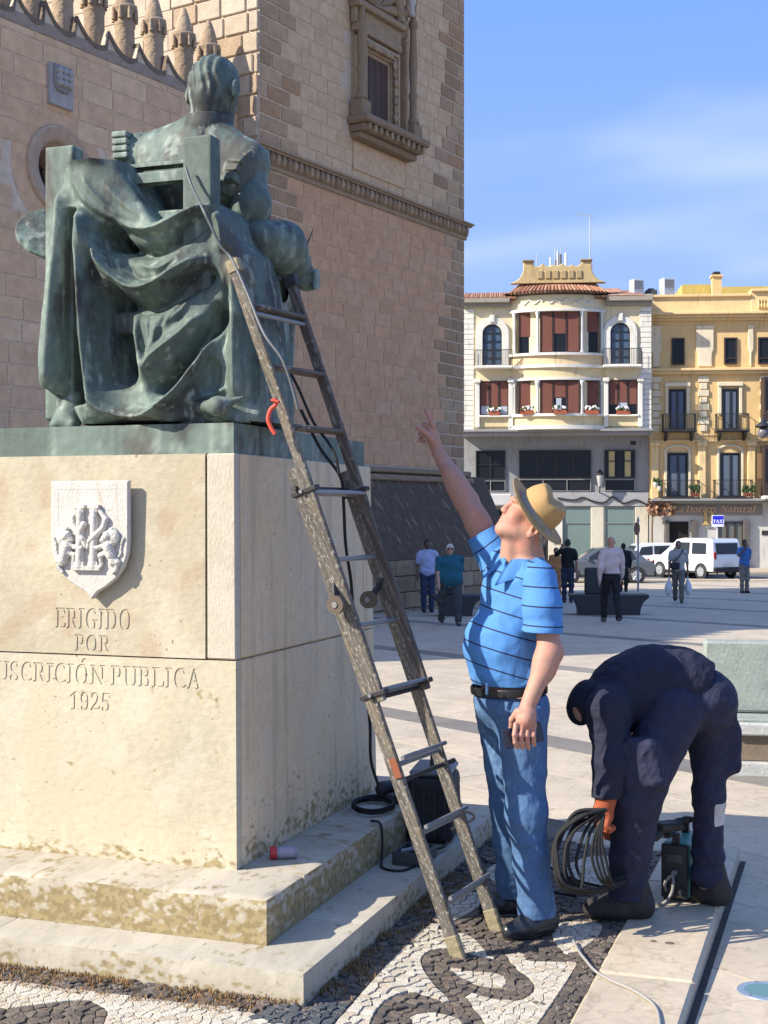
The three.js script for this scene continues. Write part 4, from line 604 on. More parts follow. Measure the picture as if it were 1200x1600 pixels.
  for (const x of [1018, 1091, 1167]) part(B, 'pilaster', merge([pb(x, x + 12, 697, 784, 0.2, 0.34, 0.03), pb(x - 2, x + 14, 690, 697, 0.2, 0.44, 0.03)]), yelL);
  for (const [y0, y1] of [[592, 662], [697, 775]]) { part(B, 'glazed_balcony', pb(1187, 1216, y0, y1, 0.2, 1.3), frameDark); for (let k = 0; k < 4; k++) part(B, 'balcony_window', pb(1189 + k * 7, 1194.5 + k * 7, y0 + 6, y1 - 20, 1.3, 1.34), glassMat); part(B, 'balcony_base', pb(1185, 1218, y1, y1 + 6, 0.2, 1.5, 0.05), white); }
  part(B, 'shutter', pb(1180.5, 1188, 709, 748, 0.5, 0.56), mat([0.25, 0.15, 0.07], 0.7));
  part(B, 'shop_ledge', merge([pb(1016, R1, 779, 783, 0.2, 1.1, 0.02), pb(1016.3, R1, 783, 786, 0.2, 0.9, 0.02)]), concrete);
  part(B, 'shop_door', pb(1045, 1076, 815, 900, 0.2, 0.26), mat([0.012, 0.011, 0.01], 0.9)); for (const [a, b] of [[1040, 1046], [1080, 1089], [1160, 1169]]) part(B, 'shop_shutter', pb(a, b, 813, 890, 0.26, 0.5, 0.02), mat([0.1, 0.09, 0.085], 0.7));
  win(B, 1122, 1160, 815, 860, 0.225, { n: 3, frame: frameDark, f: 1.6, glass: pmat([0.12, 0.13, 0.12], 0.15) });
  part(B, 'shop_fascia', pb(1048, 1190, 789, 805, 0.22, 0.34, 0.02), paint([0.27, 0.25, 0.23]));
  part(B, 'wall_vent', pb(1189, 1199, 829, 836, 0.22, 0.26), frameBlack);
  const font = await new FontLoader().loadAsync('fonts/droid/droid_serif_bold.typeface.json');
  globalThis.SERIF = font;
  const word = (t, x, y, size, slant) => { const g = new THREE.ExtrudeGeometry(font.generateShapes(t, size), { depth: 0.06, bevelEnabled: false, curveSegments: 4 }); g.applyMatrix4(new THREE.Matrix4().makeShear(0, 0, slant, 0, 0, 0)); g.translate(bx(x), by(y) + 1.16, 0.34); return metreUV(g); };
  const sign = mat([0.55, 0.36, 0.22], 0.6);
  const flat = g => g;
  part(B, 'shop_lettering', word('La Dorico. Natural', 1050, 800, 0.335, 0.3), sign);
  part(B, 'shop_emblem', word('R', 1096, 820, 0.75, 0), mat([0.5, 0.36, 0.12], 0.6));
  const tt = thing('taxi_sign', 'small blue TAXI sign on a pole in front of the yellow house', 'sign', [bx(1121) * 0.86, plazaY(60), -62]);
  { const D = 62, k = D / LENS, yy = y => EYE + (CY - y) * k - plazaY(60), x0 = (1112 - 1121) * k, x1 = (1131 - 1121) * k; tt.position.x = (1121 - CX) * k; part(tt, 'plate', boxAB(x0, x1, yy(823), yy(805), 0, 0.04, 0.01), mat([0.75, 0.75, 0.8], 0.5)); part(tt, 'panel', boxAB(x0 + 0.03, x1 - 0.03, yy(818.5), yy(806), 0.038, 0.05), mat([0.012, 0.018, 0.55], 0.5)); const g = new THREE.ExtrudeGeometry(font.generateShapes('TAXI', 0.15), { depth: 0.01, bevelEnabled: false, curveSegments: 3 }).translate(x0 + 0.045, yy(817), 0.05); part(tt, 'lettering', metreUV(g), mat([0.8, 0.8, 0.85], 0.5)); part(tt, 'pole', rod([0, 0, -0.04], [0, yy(806), -0.04], 0.035), metal); }
  // potted plants and a dry climber at the joint between the houses
  { const c = thing('climbing_plant', 'dry brown climber hanging at the corner of the yellow house above the shop', 'plant', [bx(1030), by(790), -(FD + 1.2) + 0.6]); const l = []; for (let k = 0; k < 170; k++) { const g = new THREE.PlaneGeometry(0.2, 0.2); g.rotateX(rr(-1, 1)); g.rotateY(rr(-1, 1)); g.rotateZ(rnd() * 6); g.translate(rr(-0.5, 0.6) * (1 + 0.4 * rnd()), rr(-0.5, 0.35), rr(-0.1, 0.35)); l.push(g); } part(c, 'leaves', merge(l.slice(0, 110)), mat([0.22, 0.13, 0.08], 0.95)); part(c, 'twigs', merge(l.slice(110)), mat([0.36, 0.19, 0.12], 0.95)); part(c, 'stem', tube([[-0.35, -0.3, 0], [-0.4, -1.5, 0], [-0.3, -3, 0]], 0.06, 6), mat([0.2, 0.14, 0.1], 0.9)); }
  [[1024, 757, 'white pot hanging on the pilaster beside the left balcony'], [1030, 763, 'white planter in the corner of the left balcony']].forEach(([x, y, l]) => { const p = thing('plant_pot', l, 'pot', [bx(x), by(y + 4), -(FD + 1.2) + 0.7]); part(p, 'pot', metreUV(lathe([[0.001, 0], [0.1, 0], [0.15, 0.25], [0.13, 0.25], [0.001, 0.22]], 10)), white); part(p, 'leaves', merge(Array.from({ length: 8 }, () => petal.clone().scale(0.9, 1.4, 0.9).translate(rr(-0.12, 0.12), 0.3 + rr(0, 0.15), rr(-0.1, 0.1)))), leafM); });
  [[1084, 776, 'left'], [1166, 776, 'right']].forEach(([x, y, s]) => { const p = thing('balcony_plant', `low green potted plant at the end of the ${s} balcony above the shop`, 'plant', [bx(x), by(y), -(FD + 1.2) + 0.8]); part(p, 'pot', box(0.4, 0.18, 0.25, 0, 0.09, 0), potM); part(p, 'leaves', merge(Array.from({ length: 26 }, () => petal.clone().scale(1, 1.5, 1).translate(rr(-0.3, 0.3), 0.22 + rr(0, 0.35), rr(-0.15, 0.15)))), leafM); });
  { const D = 55, k = D / LENS, l = thing('street_lamp', 'black iron lantern hanging in from the right edge of the view', 'street lamp', [(1206 - CX) * k, plazaY(55), -D]); const yy = y => EYE + (CY - y) * k - plazaY(55); part(l, 'post', rod([0.4, 0, 0], [0.4, yy(640), 0], 0.09, 0.06), iron); part(l, 'arm', tube([[0.4, yy(640), 0], [0.1, yy(636), 0], [-0.35, yy(650), 0]], 0.035, 6), iron); part(l, 'cap', metreUV(lathe([[0.001, 0.42], [0.06, 0.36], [0.1, 0.25], [0.3, 0.1], [0.32, 0], [0.001, 0]], 12).translate(-0.35, yy(668), 0)), iron); part(l, 'globe', metreUV(new THREE.SphereGeometry(0.24, 12, 8).translate(-0.35, yy(676), 0)), mat([0.16, 0.15, 0.16], 0.2)); }
}
{ // the houses stand a few degrees off square, turned towards the sun side
  const a = -5 * Math.PI / 180, P = V(9, 0, -72);
  for (const o of scene.children) if (!beforeHouses.has(o) && o.position.z < -1 || (!beforeHouses.has(o) && o.isMesh)) { const d = o.position.clone().sub(P).applyAxisAngle(V(0, 1, 0), a); if (o.name.startsWith('taxi') || o.name.startsWith('street_lamp')) continue; o.position.copy(P).add(d); o.rotation.y += a; }
}
// ---------------------------------------------------------------- the pedestal: steps, sandstone blocks, carved letters, marble shield
const MP = thing('stone_pedestal', 'square sandstone pedestal on two mossy steps with a carved inscription and marble shield', 'pedestal', [MX, 0, MZ], YAW);
const PW = 1.26, PD = 1.66;                              // width and depth
{
  // stains with a grain of their own: lichen and moss near the ground, rust and dark runs
  const stone = (w, h, opt) => texture(640, 640, (u, v) => {
    const x = u * w, y = v * h; let c = [...opt.base];
    const big = fbm(x * 2.2 + opt.s, y * 1.6, opt.s, 4), fine = fbm(x * 26, y * 26, opt.s + 2, 3), grit = fbm(x * 110, y * 110, 3, 2);
    const k = 1 + 0.26 * big + 0.16 * fine + 0.16 * grit; c = c.map(q => q * k);
    c = mix3(c, opt.alt, 0.6 * smooth(0.0, 0.28, fbm(x * 3.1, y * 2.2, opt.s + 5, 4)));
    c = mix3(c, [0.60, 0.55, 0.45], 0.25 * smooth(0.06, 0.22, fbm(x * 5.3, y * 4.1, opt.s + 9, 4)));
    if (opt.run) c = mix3(c, opt.run, 0.5 * smooth(0.02, 0.3, fbm(x * 14, y * 1.2, opt.s + 3, 4)));
    const pit = smooth(0.37, 0.42, fbm(x * 34, y * 40, opt.s + 7, 2) + 0.16 * big); c = mix3(c, [0.16, 0.11, 0.07], 0.7 * pit);
    if (opt.moss) { const m = smooth(-0.02, 0.26, 0.5 * fbm(x * 7, y * 7, opt.s + 4, 3) + 0.8 * fbm(x * 24, y * 34, opt.s + 14, 4) + 0.45 * (1 - clamp(y / (opt.moss * (1 + 0.9 * fbm(x * 4, 1, opt.s, 3))))) - 0.28 + (opt.mossAll || 0)); c = mix3(c, fbm(x * 30, y * 30, 2, 2) > 0.0 ? [0.20, 0.14, 0.042] : [0.285, 0.21, 0.08], 0.8 * m); }
    if (opt.rust) { const m = 0.4 * smooth(0.12, 0.3, fbm(x * 6, y * 5, 44, 4) + 0.22 * Math.exp(-(((x - 0.10) / 0.13) ** 2)) * smooth(0.2, 0.7, y)); c = mix3(c, [0.34, 0.17, 0.09], 0.6 * m); }
    return c;
  });
  const uvTo = (g, w, h, ox, oy, ax = 0) => { const p = g.attributes.position, uv = g.attributes.uv; for (let i = 0; i < p.count; i++) uv.setXY(i, ((ax ? -p.getZ(i) : p.getX(i)) - ox) / w, (p.getY(i) - oy) / h); return g; };
  const bump = { bumpMap: GRAIN, bumpScale: 0.0013 };
  const cap = (m) => m;
  const mLow = mat([1, 1, 1], 0.92, { map: stone(1.3, 0.85, { base: [0.51, 0.45, 0.325], alt: [0.52, 0.435, 0.30], s: 1, moss: 0.10 }), ...bump });
  const mUp = mat([1, 1, 1], 0.92, { map: stone(1.2, 0.85, { base: [0.455, 0.395, 0.28], alt: [0.435, 0.36, 0.245], s: 21, rust: 1 }), ...bump });
  const mStrip = mat([1, 1, 1], 0.92, { map: stone(0.4, 0.85, { base: [0.50, 0.44, 0.345], alt: [0.47, 0.41, 0.31], s: 31 }), ...bump });
  const mSide = mat([1, 1, 1], 0.92, { map: stone(1.7, 1.66, { base: [0.69, 0.53, 0.345], alt: [0.66, 0.50, 0.315], s: 51, moss: 0.30, mossAll: -0.03, run: [0.44, 0.345, 0.235] }), ...bump });  // side stone paler and warmer than the front: bounced light put into the colour
  const taper = g => { const p = g.attributes.position; for (let i = 0; i < p.count; i++) { const k = 1 - 0.022 * (p.getY(i) - 0.26), x = p.getX(i), z = p.getZ(i); p.setX(i, -PW / 2 + (x + PW / 2) * (k * 1.0 + 0.0)); p.setZ(i, -PD / 2 + (z + PD / 2) * k); } return g; };
  const yJ = 1.085, yT = 1.906, yB = 0.26;
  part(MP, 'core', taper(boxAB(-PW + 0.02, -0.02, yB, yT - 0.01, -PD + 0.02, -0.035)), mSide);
  // front: lower block, upper panel with letters, corner strip; letters are cut 7 mm into the stone
  const font = SERIF;
  const carved = (x0, x1, y0, y1, lines, m, w, h, cut = 0.0024) => {
    const f = new THREE.Shape([[x0, y0], [x1, y0], [x1, y1], [x0, y1]].map(p => new THREE.Vector2(...p))), isles = [];
    for (const [t, size, cx, y, stretch] of lines) {
      const sh = font.generateShapes(t, size); let lo = 1e9, hi = -1e9; sh.forEach(s => s.getPoints(6).forEach(p => { lo = Math.min(lo, p.x); hi = Math.max(hi, p.x); }));
      const T = p => new THREE.Vector2((p.x - (lo + hi) / 2) * stretch + cx, p.y + y);
      for (const s of sh) { f.holes.push(new THREE.Path(s.getPoints(6).map(T))); for (const q of s.holes) isles.push(new THREE.Shape(q.getPoints(6).map(T).reverse())); }
    }
    const ex = s => new THREE.ExtrudeGeometry(s, { depth: cut, bevelEnabled: false, curveSegments: 6 }).translate(0, 0, -0.0024);
    const g = merge([ex(f), ...isles.map(ex), boxAB(x0, x1, y0, y1, -0.05, -0.0034)].map(q => metreUV(q)));
    return taper(uvTo(g, w, h, x0, y0));
  };
  const xC = -0.62, jx = -0.135;
  part(MP, 'lower_block', carved(-PW, -0.003, yB + 0.002, yJ - 0.003, [['SUSCRICIÓN PUBLICA', 0.082, xC - 0.05, 0.965, 0.82], ['1925', 0.075, xC - 0.05, 0.858, 0.86]], mLow, 1.3, 0.85), mLow);
  part(MP, 'upper_panel', carved(-PW, jx - 0.004, yJ + 0.003, yT, [['ERIGIDO', 0.085, xC - 0.04, 1.192, 0.70], ['POR', 0.068, xC - 0.04, 1.10, 0.86]], mUp, 1.2, 0.85), mUp);
  part(MP, 'corner_block', taper(uvTo(boxAB(jx + 0.004, -0.003, yJ + 0.003, yT, -0.05, -0.001, 0.005), 0.4, 0.85, jx, yJ)), mStrip);
  // right side: tall block over a joint, end strip
  const sz = (z0, z1, y0, y1) => taper(uvTo(boxAB(-0.03, 0, y0, y1, z0, z1, 0.005), 1.7, 1.66, 0, yB, 1));
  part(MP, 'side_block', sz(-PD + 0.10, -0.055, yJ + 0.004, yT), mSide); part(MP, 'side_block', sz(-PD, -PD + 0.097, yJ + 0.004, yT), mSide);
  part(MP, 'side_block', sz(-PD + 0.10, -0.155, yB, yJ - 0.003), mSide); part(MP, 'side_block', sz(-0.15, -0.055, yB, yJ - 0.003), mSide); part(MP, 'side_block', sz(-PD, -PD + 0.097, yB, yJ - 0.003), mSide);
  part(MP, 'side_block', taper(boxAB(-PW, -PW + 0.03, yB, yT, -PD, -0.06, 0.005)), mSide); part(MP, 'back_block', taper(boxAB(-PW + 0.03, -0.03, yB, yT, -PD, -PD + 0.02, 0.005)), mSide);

  // steps: blocks with joints, chipped upper edge
  const mStep = mat([1, 1, 1], 0.93, { map: stone(1.3, 1.3, { base: [0.42, 0.37, 0.285], alt: [0.46, 0.41, 0.325], s: 61, moss: 0.28, mossAll: 0.20 }), ...bump });
  const mStepB = mat([1, 1, 1], 0.93, { map: stone(1.3, 1.3, { base: [0.43, 0.385, 0.30], alt: [0.465, 0.42, 0.335], s: 71, moss: 0.16, mossAll: 0.09 }), ...bump });
  const mTread = mat([0.52, 0.485, 0.42], 0.92, { map: MOTTLE, bumpMap: COARSE, bumpScale: 0.005 });
  const chipped = (x0, x1, y0, y1, z0, z1, amp, s) => { const nx = Math.max(2, Math.ceil((x1 - x0) / 0.02)), nzn = Math.max(2, Math.ceil((z1 - z0) / 0.02)); const g = new THREE.BoxGeometry(x1 - x0, y1 - y0, z1 - z0, Math.min(nx, 90), 5, Math.min(nzn, 90)); g.translate((x0 + x1) / 2, (y0 + y1) / 2, (z0 + z1) / 2); const p = g.attributes.position; for (let i = 0; i < p.count; i++) { let x = p.getX(i), y = p.getY(i), z = p.getZ(i); const ex = Math.min(1, Math.max(0, 1 - (x1 - x) / 0.03)), ez = Math.min(1, Math.max(0, 1 - (z1 - z) / 0.03)), ey = Math.max(0, 1 - (y1 - y) / 0.03), n = Math.max(0, fbm(x * 7 + s, z * 7, y * 5, 4) + 0.12); const k = amp * (0.25 + 2.2 * n); y -= k * Math.max(ex, ez) * ey * 0.8; x -= k * ex * ey * 0.7 + 0.0015 * ex * ez; z -= k * ez * ey * 0.7; p.setXYZ(i, x, y, z); } g.computeVertexNormals(); return g; };
  const front = (g, m, x0, y0, h) => uvTo(g, 1.3, h, x0, y0);
  // risers keep their own map on the front; treads a plainer stone laid as a separate slab
  const step = (y0, y1, ox, oz, joints, sideJoint, m, amp, s) => {
    const X1 = ox, Z1 = oz, Z0 = -PD - oz + 0.0; let a = -1.75;
    [...joints, X1].forEach((b, i) => { const g = chipped(a + 0.003, b - (b === X1 ? 0 : 0.003), y0, y1, -0.02, Z1, amp, s + i); const uv = g.attributes.uv, p = g.attributes.position, nn = g.attributes.normal; for (let k = 0; k < p.count; k++) { if (nn.getY(k) > 0.5) uv.setXY(k, p.getX(k) * 0.77 + 0.1, 0.62 + p.getZ(k) * 0.77 * 0.4); else if (Math.abs(nn.getX(k)) > 0.5) uv.setXY(k, p.getZ(k) * 0.77, (p.getY(k) - y0) * 0.77); else uv.setXY(k, p.getX(k) * 0.77, (p.getY(k) - y0) * 0.77); } part(MP, 'step_block', g, m); a = b; });
    const cuts = [-0.023, ...sideJoint, Z0]; for (let i = 0; i < cuts.length - 1; i++) { const z1 = cuts[i] - 0.004, z0 = cuts[i + 1]; const g = chipped(X1 - 0.5, X1, y0, y1, z0, z1, amp * 0.5, s + 5 + i); const uv = g.attributes.uv, p = g.attributes.position, nn = g.attributes.normal; for (let k = 0; k < p.count; k++) { if (nn.getY(k) > 0.5) uv.setXY(k, p.getZ(k) * 0.77, 0.62 + p.getX(k) * 0.77 * 0.4); else uv.setXY(k, p.getZ(k) * 0.77 + 0.3, (p.getY(k) - y0) * 0.77); } part(MP, 'step_block', g, m); }
    part(MP, 'step_block', boxAB(-1.75, X1 - 0.5, y0, y1, Z0, -0.03), mTread);
  };
  step(0.096, 0.262, 0.276, 0.336, [], [-0.5, -1.3], mStep, 0.016, 3);
  step(-0.05, 0.095, 0.516, 0.566, [-0.78], [-0.45, -1.25], mStepB, 0.008, 9);

  // marble shield in relief
  const c0 = monPx(84, 752, 0), c1 = monPx(205, 752, 0), cb = monPx(148, 936, 0), SW = c1.x - c0.x, SH = c0.y - cb.y, sx = (c0.x + c1.x) / 2, sy = cb.y;
  const out = [[84, 752], [205, 752], [205, 846], [203.5, 866], [197, 886], [186, 903], [171, 916], [158, 924], [148, 936], [137, 924], [123, 916], [106, 903], [93, 886], [86, 866], [84, 846]].map(([x, y]) => [((x - 84) / 121 - 0.5) * SW, SH * (936 - y) / 184]);
  const Sh = new THREE.Group(); Sh.name = 'shield'; Sh.position.set(sx, sy, 0); MP.add(Sh);
  const marbleTex = texture(512, 512, (u, v) => { const k = 1 + 0.12 * tileNoise(u, v, 9, 6, 4), vein = 1 - smooth(0, 0.04, Math.abs(tileNoise(u, v, 10, 11, 4))); const st = smooth(0.1, 0.35, tileNoise(u * 1, v * 0.15, 30, 15, 3)) * smooth(0.2, 0.9, v); return mix3([0.80 * k - 0.08 * vein, 0.775 * k - 0.09 * vein, 0.735 * k - 0.08 * vein], [0.58, 0.45, 0.29], 0.5 * st); });
  const marble = mat([0.66, 0.645, 0.615], 0.6, { map: marbleTex, bumpMap: GRAIN, bumpScale: 0.0012 });
  const T = 0.027;
  { const g = extrude(out.slice().reverse(), T, 0.006).translate(0, 0, -0.004); uvTo(g, SW, SH, -SW / 2, 0); part(Sh, 'shield_body', g, marble); }
  const rim = [[-SW * 0.40, SH * 0.62], [-SW * 0.40, SH * 0.93], [SW * 0.40, SH * 0.93]]; part(Sh, 'incised_border', merge([rod([...rim[0], T - 0.005], [...rim[1], T - 0.005], 0.0016), rod([...rim[1], T - 0.005], [...rim[2], T - 0.005], 0.0016)]), mat([0.42, 0.38, 0.33], 0.9));
  // relief authored on a 120 x 184 raster of the shield: x right from its left edge, y down from its top
  const q = (x, y, z = 0) => V((x / 121 - 0.5) * SW, SH * (1 - y / 184) + 0.006, T - 0.006 + z), u = SW / 121;
  const C = (x0, y0, x1, y1, r0, r1 = r0, z = 0) => cone(q(x0, y0, z), q(x1, y1, z), r0 * u, r1 * u);
  const relief = (name, f, label) => part(Sh, name, mesh(f, [-SW / 2, 0, T - 0.008], [SW / 2, SH, T + 0.045], 0.0021, { uv: (x, y) => [x / SW + 0.5, y / SH] }), marble, label);
  for (const [x, nm] of [[48, 'left'], [70, 'right']]) {
    const col = join(0.006, C(x, 58, x - 1, 134, 5.5, 6, 0.008), rbox(q(x, 42.5, 0.008), 9 * u, 2.6 * u, 0.013, 0.002), rbox(q(x, 48, 0.008), 6.5 * u, 3 * u, 0.010, 0.002), rbox(q(x - 1, 138, 0.008), 11 * u, 3 * u, 0.014, 0.002), rbox(q(x - 1, 132, 0.008), 8 * u, 3 * u, 0.012, 0.002), C(x, 50, x, 60, 5, 5, 0.008));
    relief('relief_column', col);
  }
  relief('relief_ribbon', join(0.004, C(36, 58, 36, 66, 3.4, 3, 0.004), C(36, 66, 42, 80, 3, 3.4, 0.006), C(42, 80, 52, 92, 3.6, 4, 0.014), C(52, 92, 57, 104, 4, 3, 0.012), C(55, 70, 52, 76, 4.6, 4, 0.016)));
  relief('relief_ribbon', join(0.004, C(78, 48, 88, 62, 3, 4, 0.008), C(88, 62, 84, 76, 4, 4.2, 0.01), C(84, 76, 74, 86, 4.2, 4.2, 0.015), C(74, 86, 64, 96, 4.2, 3.6, 0.017), C(64, 96, 60, 106, 3.6, 2.6, 0.012)));
  const lion = (m) => { const X = x => 60 + m * (x - 60), c = (a, b, d, e, r0, r1, z) => C(X(a), b, X(d), e, r0, r1, z);
    return join(0.006, c(92, 104, 96, 118, 8, 6.5, 0.010), c(96, 118, 100, 130, 6.5, 5, 0.009), blob(q(X(98), 90, 0.010), 11 * u, 12 * u, 0.016), c(91, 88, 86, 93, 7, 4, 0.016), c(86, 93, 83, 95, 3.6, 2.6, 0.018), c(92, 100, 78, 106, 4, 3, 0.014), c(78, 106, 69, 106, 3, 3.4, 0.016), c(92, 112, 80, 118, 4.5, 3.5, 0.012), c(80, 118, 82, 132, 3.5, 2.6, 0.012), c(82, 132, 78, 138, 2.6, 3, 0.012), c(99, 128, 106, 128, 5.5, 4, 0.010), c(106, 128, 104, 140, 3.8, 2.5, 0.010), c(104, 140, 100, 144, 2.5, 3, 0.010), c(104, 122, 110, 116, 2, 1.6, 0.004), c(110, 116, 111, 100, 1.6, 1.5, 0.004), c(111, 100, 114, 92, 1.6, 2.2, 0.004), c(96, 78, 99, 75, 3, 1.5, 0.012)); };
  relief('relief_lion', rough(lion(1), 0.0016, 130, 2)); relief('relief_lion', rough(join(0.004, lion(-1), C(22, 84, 28, 76, 3.5, 2, 0.012)), 0.0016, 130, 2));
}
// ---------------------------------------------------------------- the bronze statue: a seated man seen from behind, his cloak thrown over the chair
{
  const S = thing('bronze_statue', 'green bronze statue of a seated man seen from behind, cloak over his chair', 'statue', [MX, 0, MZ], YAW);
  const J = (x, y, z) => monPx(x, y, z);
  // patina: pale green and dark brown in ragged streaks that run down
  const patina = (x, y, z) => {
    const st = fbm(x * 24, y * 1.5, z * 24, 4), b = fbm(x * 3.2 + 4, y * 2.0, z * 3.2, 4), f = fbm(x * 34, y * 26, z * 34, 3);
    let c = mix3([0.082, 0.112, 0.096], [0.142, 0.192, 0.160], smooth(-0.2, 0.2, b + 0.5 * st));
    c = mix3(c, [0.062, 0.050, 0.042], 0.7 * smooth(0.12, 0.26, fbm(x * 4.4, y * 2.3, z * 4.4 + 9, 4) + 0.35 * st));
    c = mix3(c, [0.035, 0.036, 0.036], 0.8 * smooth(0.12, 0.28, fbm(x * 6, y * 2.6, z * 6 + 31, 4) + 0.4 * st));
    c = mix3(c, [0.25, 0.295, 0.25], 0.7 * smooth(0.12, 0.32, st + 0.35 * f + 0.25 * b));
    const k = 1 + 0.5 * f; return c.map(q => q * k);
  };
  const BR = new THREE.MeshStandardMaterial({ color: 0xffffff, vertexColors: true, roughness: 0.68, metalness: 0, bumpMap: GRAIN, bumpScale: 0.0007 });
  const cast = (name, f, lo, hi, c = 0.009, label) => part(S, name, mesh(f, lo, hi, c, { colour: patina, uv: (x, y, z) => [x * 4 + z * 2.6, y * 4], slack: 1.9 }), BR, label);
  const around = (pts, m) => bounds(pts, m);
  const dense = (g) => { const p = g.attributes.position, c = new Float32Array(p.count * 3); for (let i = 0; i < p.count; i++) c.set(patina(p.getX(i), p.getY(i), p.getZ(i)), i * 3); g.setAttribute('color', new THREE.BufferAttribute(c, 3)); return g; };
  // plinth
  { const g = new THREE.BoxGeometry(PW - 0.08, 0.122, 1.53, 60, 6, 60).translate(-PW / 2, 1.968, -0.815); part(S, 'plinth', dense(metreUV(g)), BR); }
  // chair: two back posts with rounded tops, rails, splayed feet
  const z1 = -0.16, z0 = -0.25;
  const L0 = J(70, 230, z1), L1 = J(114, 230, z1), R0 = J(285, 213, z1), R1 = J(330, 213, z1), yP = 2.03;
  const post = (a, b) => { const cx = (a.x + b.x) / 2, w = (b.x - a.x) / 2; return join(0.02, rbox(V(cx, (a.y + yP) / 2 + 0.02, (z0 + z1) / 2), w, (a.y - yP) / 2 - 0.02, (z1 - z0) / 2, 0.006), rbox(V(cx, yP + 0.3, (z0 + z1) / 2), w * 0.8, 0.28, 0.035, 0.012)); };
  const roundTop = (f, a) => both(f, (x, y, z) => Math.hypot(Math.max(0, y - (a.y - 0.09)), Math.max(0, -(z - (z1 - 0.02)))) - 0.09);
  cast('chair_post', post(L0, L1), [L0.x - 0.05, yP - 0.01, z0 - 0.06], [L1.x + 0.05, L0.y + 0.02, z1 + 0.08]);
  cast('chair_post', post(R0, R1), [R0.x - 0.05, yP - 0.01, z0 - 0.06], [R1.x + 0.05, R0.y + 0.02, z1 + 0.08]);
  cast('chair_post', post(V(R0.x, J(0, 222, z1).y, 0), V(R1.x, 0, 0)), [R0.x - 0.05, 9, 0], [R0.x - 0.04, 9.01, 0.01]) .removeFromParent();
  const rail = (y0, y1, za, zb) => { const a = J(205, y0, -0.2), b = J(290, y1, -0.2); return rbox(V((L1.x + R0.x) / 2, (a.y + b.y) / 2, (za + zb) / 2), (R0.x - L1.x) / 2 + 0.01, (a.y - b.y) / 2, (zb - za) / 2, 0.008); };
  cast('chair_rail', rail(272, 299, -0.235, -0.18), [L1.x - 0.02, J(0, 310, -0.2).y, -0.26], [R0.x + 0.02, J(0, 262, -0.2).y, -0.16]);
  cast('chair_rail', rail(252, 268, -0.30, -0.235), [L1.x - 0.02, J(0, 280, -0.2).y, -0.33], [R0.x + 0.02, J(0, 244, -0.2).y, -0.2]);
  cast('chair_rail', rail(334, 352, -0.235, -0.18), [L1.x - 0.02, J(0, 366, -0.2).y, -0.26], [R0.x + 0.02, J(0, 326, -0.2).y, -0.16]);
  cast('chair_seat', rbox(V((L0.x + R1.x) / 2, 2.47, -0.52), (R1.x - L0.x) / 2 + 0.02, 0.05, 0.34, 0.02), [L0.x - 0.05, 2.4, -0.9], [R1.x + 0.06, 2.55, -0.15], 0.015);
  // foot of the left post and the block under the right one
  const foot = (x) => { const p = J(x, 655, -0.15); return join(0.035, cone(V(p.x, yP + 0.13, -0.2), V(p.x - 0.012, yP + 0.05, -0.18), 0.045, 0.048), cone(V(p.x - 0.012, yP + 0.05, -0.18), V(p.x - 0.05, yP + 0.012, -0.15), 0.045, 0.03), cone(V(p.x, yP + 0.05, -0.18), V(p.x + 0.03, yP + 0.012, -0.15), 0.045, 0.03)); };
  cast('chair_foot', foot(104), [J(60, 655, -0.15).x, yP - 0.01, -0.3], [J(150, 655, -0.15).x, yP + 0.2, -0.05]);
  { const p = J(302, 650, -0.1); cast('chair_foot', rbox(V(p.x, yP + 0.022, -0.14), 0.055, 0.028, 0.05, 0.006), [p.x - 0.08, yP - 0.01, -0.22], [p.x + 0.08, yP + 0.07, -0.06]); }

  // ---- the cloak: a relief h(x, y) over the back of the chair with rolled edges and hanging folds
  const ZP = -0.2, sc = (J(101, 400, ZP).x - J(100, 400, ZP).x), o0 = J(0, 0, ZP);
  const gx0 = 60, gx1 = 440, gy0 = 230, gy1 = 672, GS = 2, gw = (gx1 - gx0) / GS + 1, gh = (gy1 - gy0) / GS + 1;
  const outline = [[104, 268], [110, 254], [124, 246], [150, 243], [180, 245], [198, 250], [206, 262], [214, 284], [236, 318], [262, 350], [285, 342], [326, 322], [348, 320], [362, 338], [371, 372], [388, 396], [398, 440], [406, 500], [413, 570], [420, 640], [424, 668], [300, 668], [262, 661], [205, 661], [165, 668], [150, 668], [127, 633], [80, 609], [77, 596], [82, 520], [87, 450], [91, 380], [94, 320]];
  const flap = [[112, 254], [150, 240], [200, 246], [218, 288], [262, 354], [330, 318], [352, 318], [336, 330], [300, 352], [277, 364], [256, 369], [225, 367], [198, 354], [173, 338], [150, 320], [136, 300], [131, 270]];
  const segD = (px, py, pl) => { let best = 1e9, at = 0, acc = 0, tot = 0; for (let i = 1; i < pl.length; i++) tot += Math.hypot(pl[i][0] - pl[i - 1][0], pl[i][1] - pl[i - 1][1]); for (let i = 1; i < pl.length; i++) { const [ax, ay] = pl[i - 1], [bx2, by2] = pl[i], dx = bx2 - ax, dy = by2 - ay, l = dx * dx + dy * dy, t = clamp(((px - ax) * dx + (py - ay) * dy) / l), d = Math.hypot(px - ax - t * dx, py - ay - t * dy); if (d < best) { best = d; at = (acc + t * Math.sqrt(l)) / tot; } acc += Math.sqrt(l); } return [best, at]; };
  const polyD = (p, x, y) => { const d = segD(x, y, [...p, p[0]])[0]; return inPoly(p, x, y) ? -d : d; };
  const spline = pl => { const c = new THREE.CatmullRomCurve3(pl.map(p => V(p[0], p[1], 0)), false, 'centripetal'); return c.getPoints(pl.length * 5).map(v => [v.x, v.y]); };
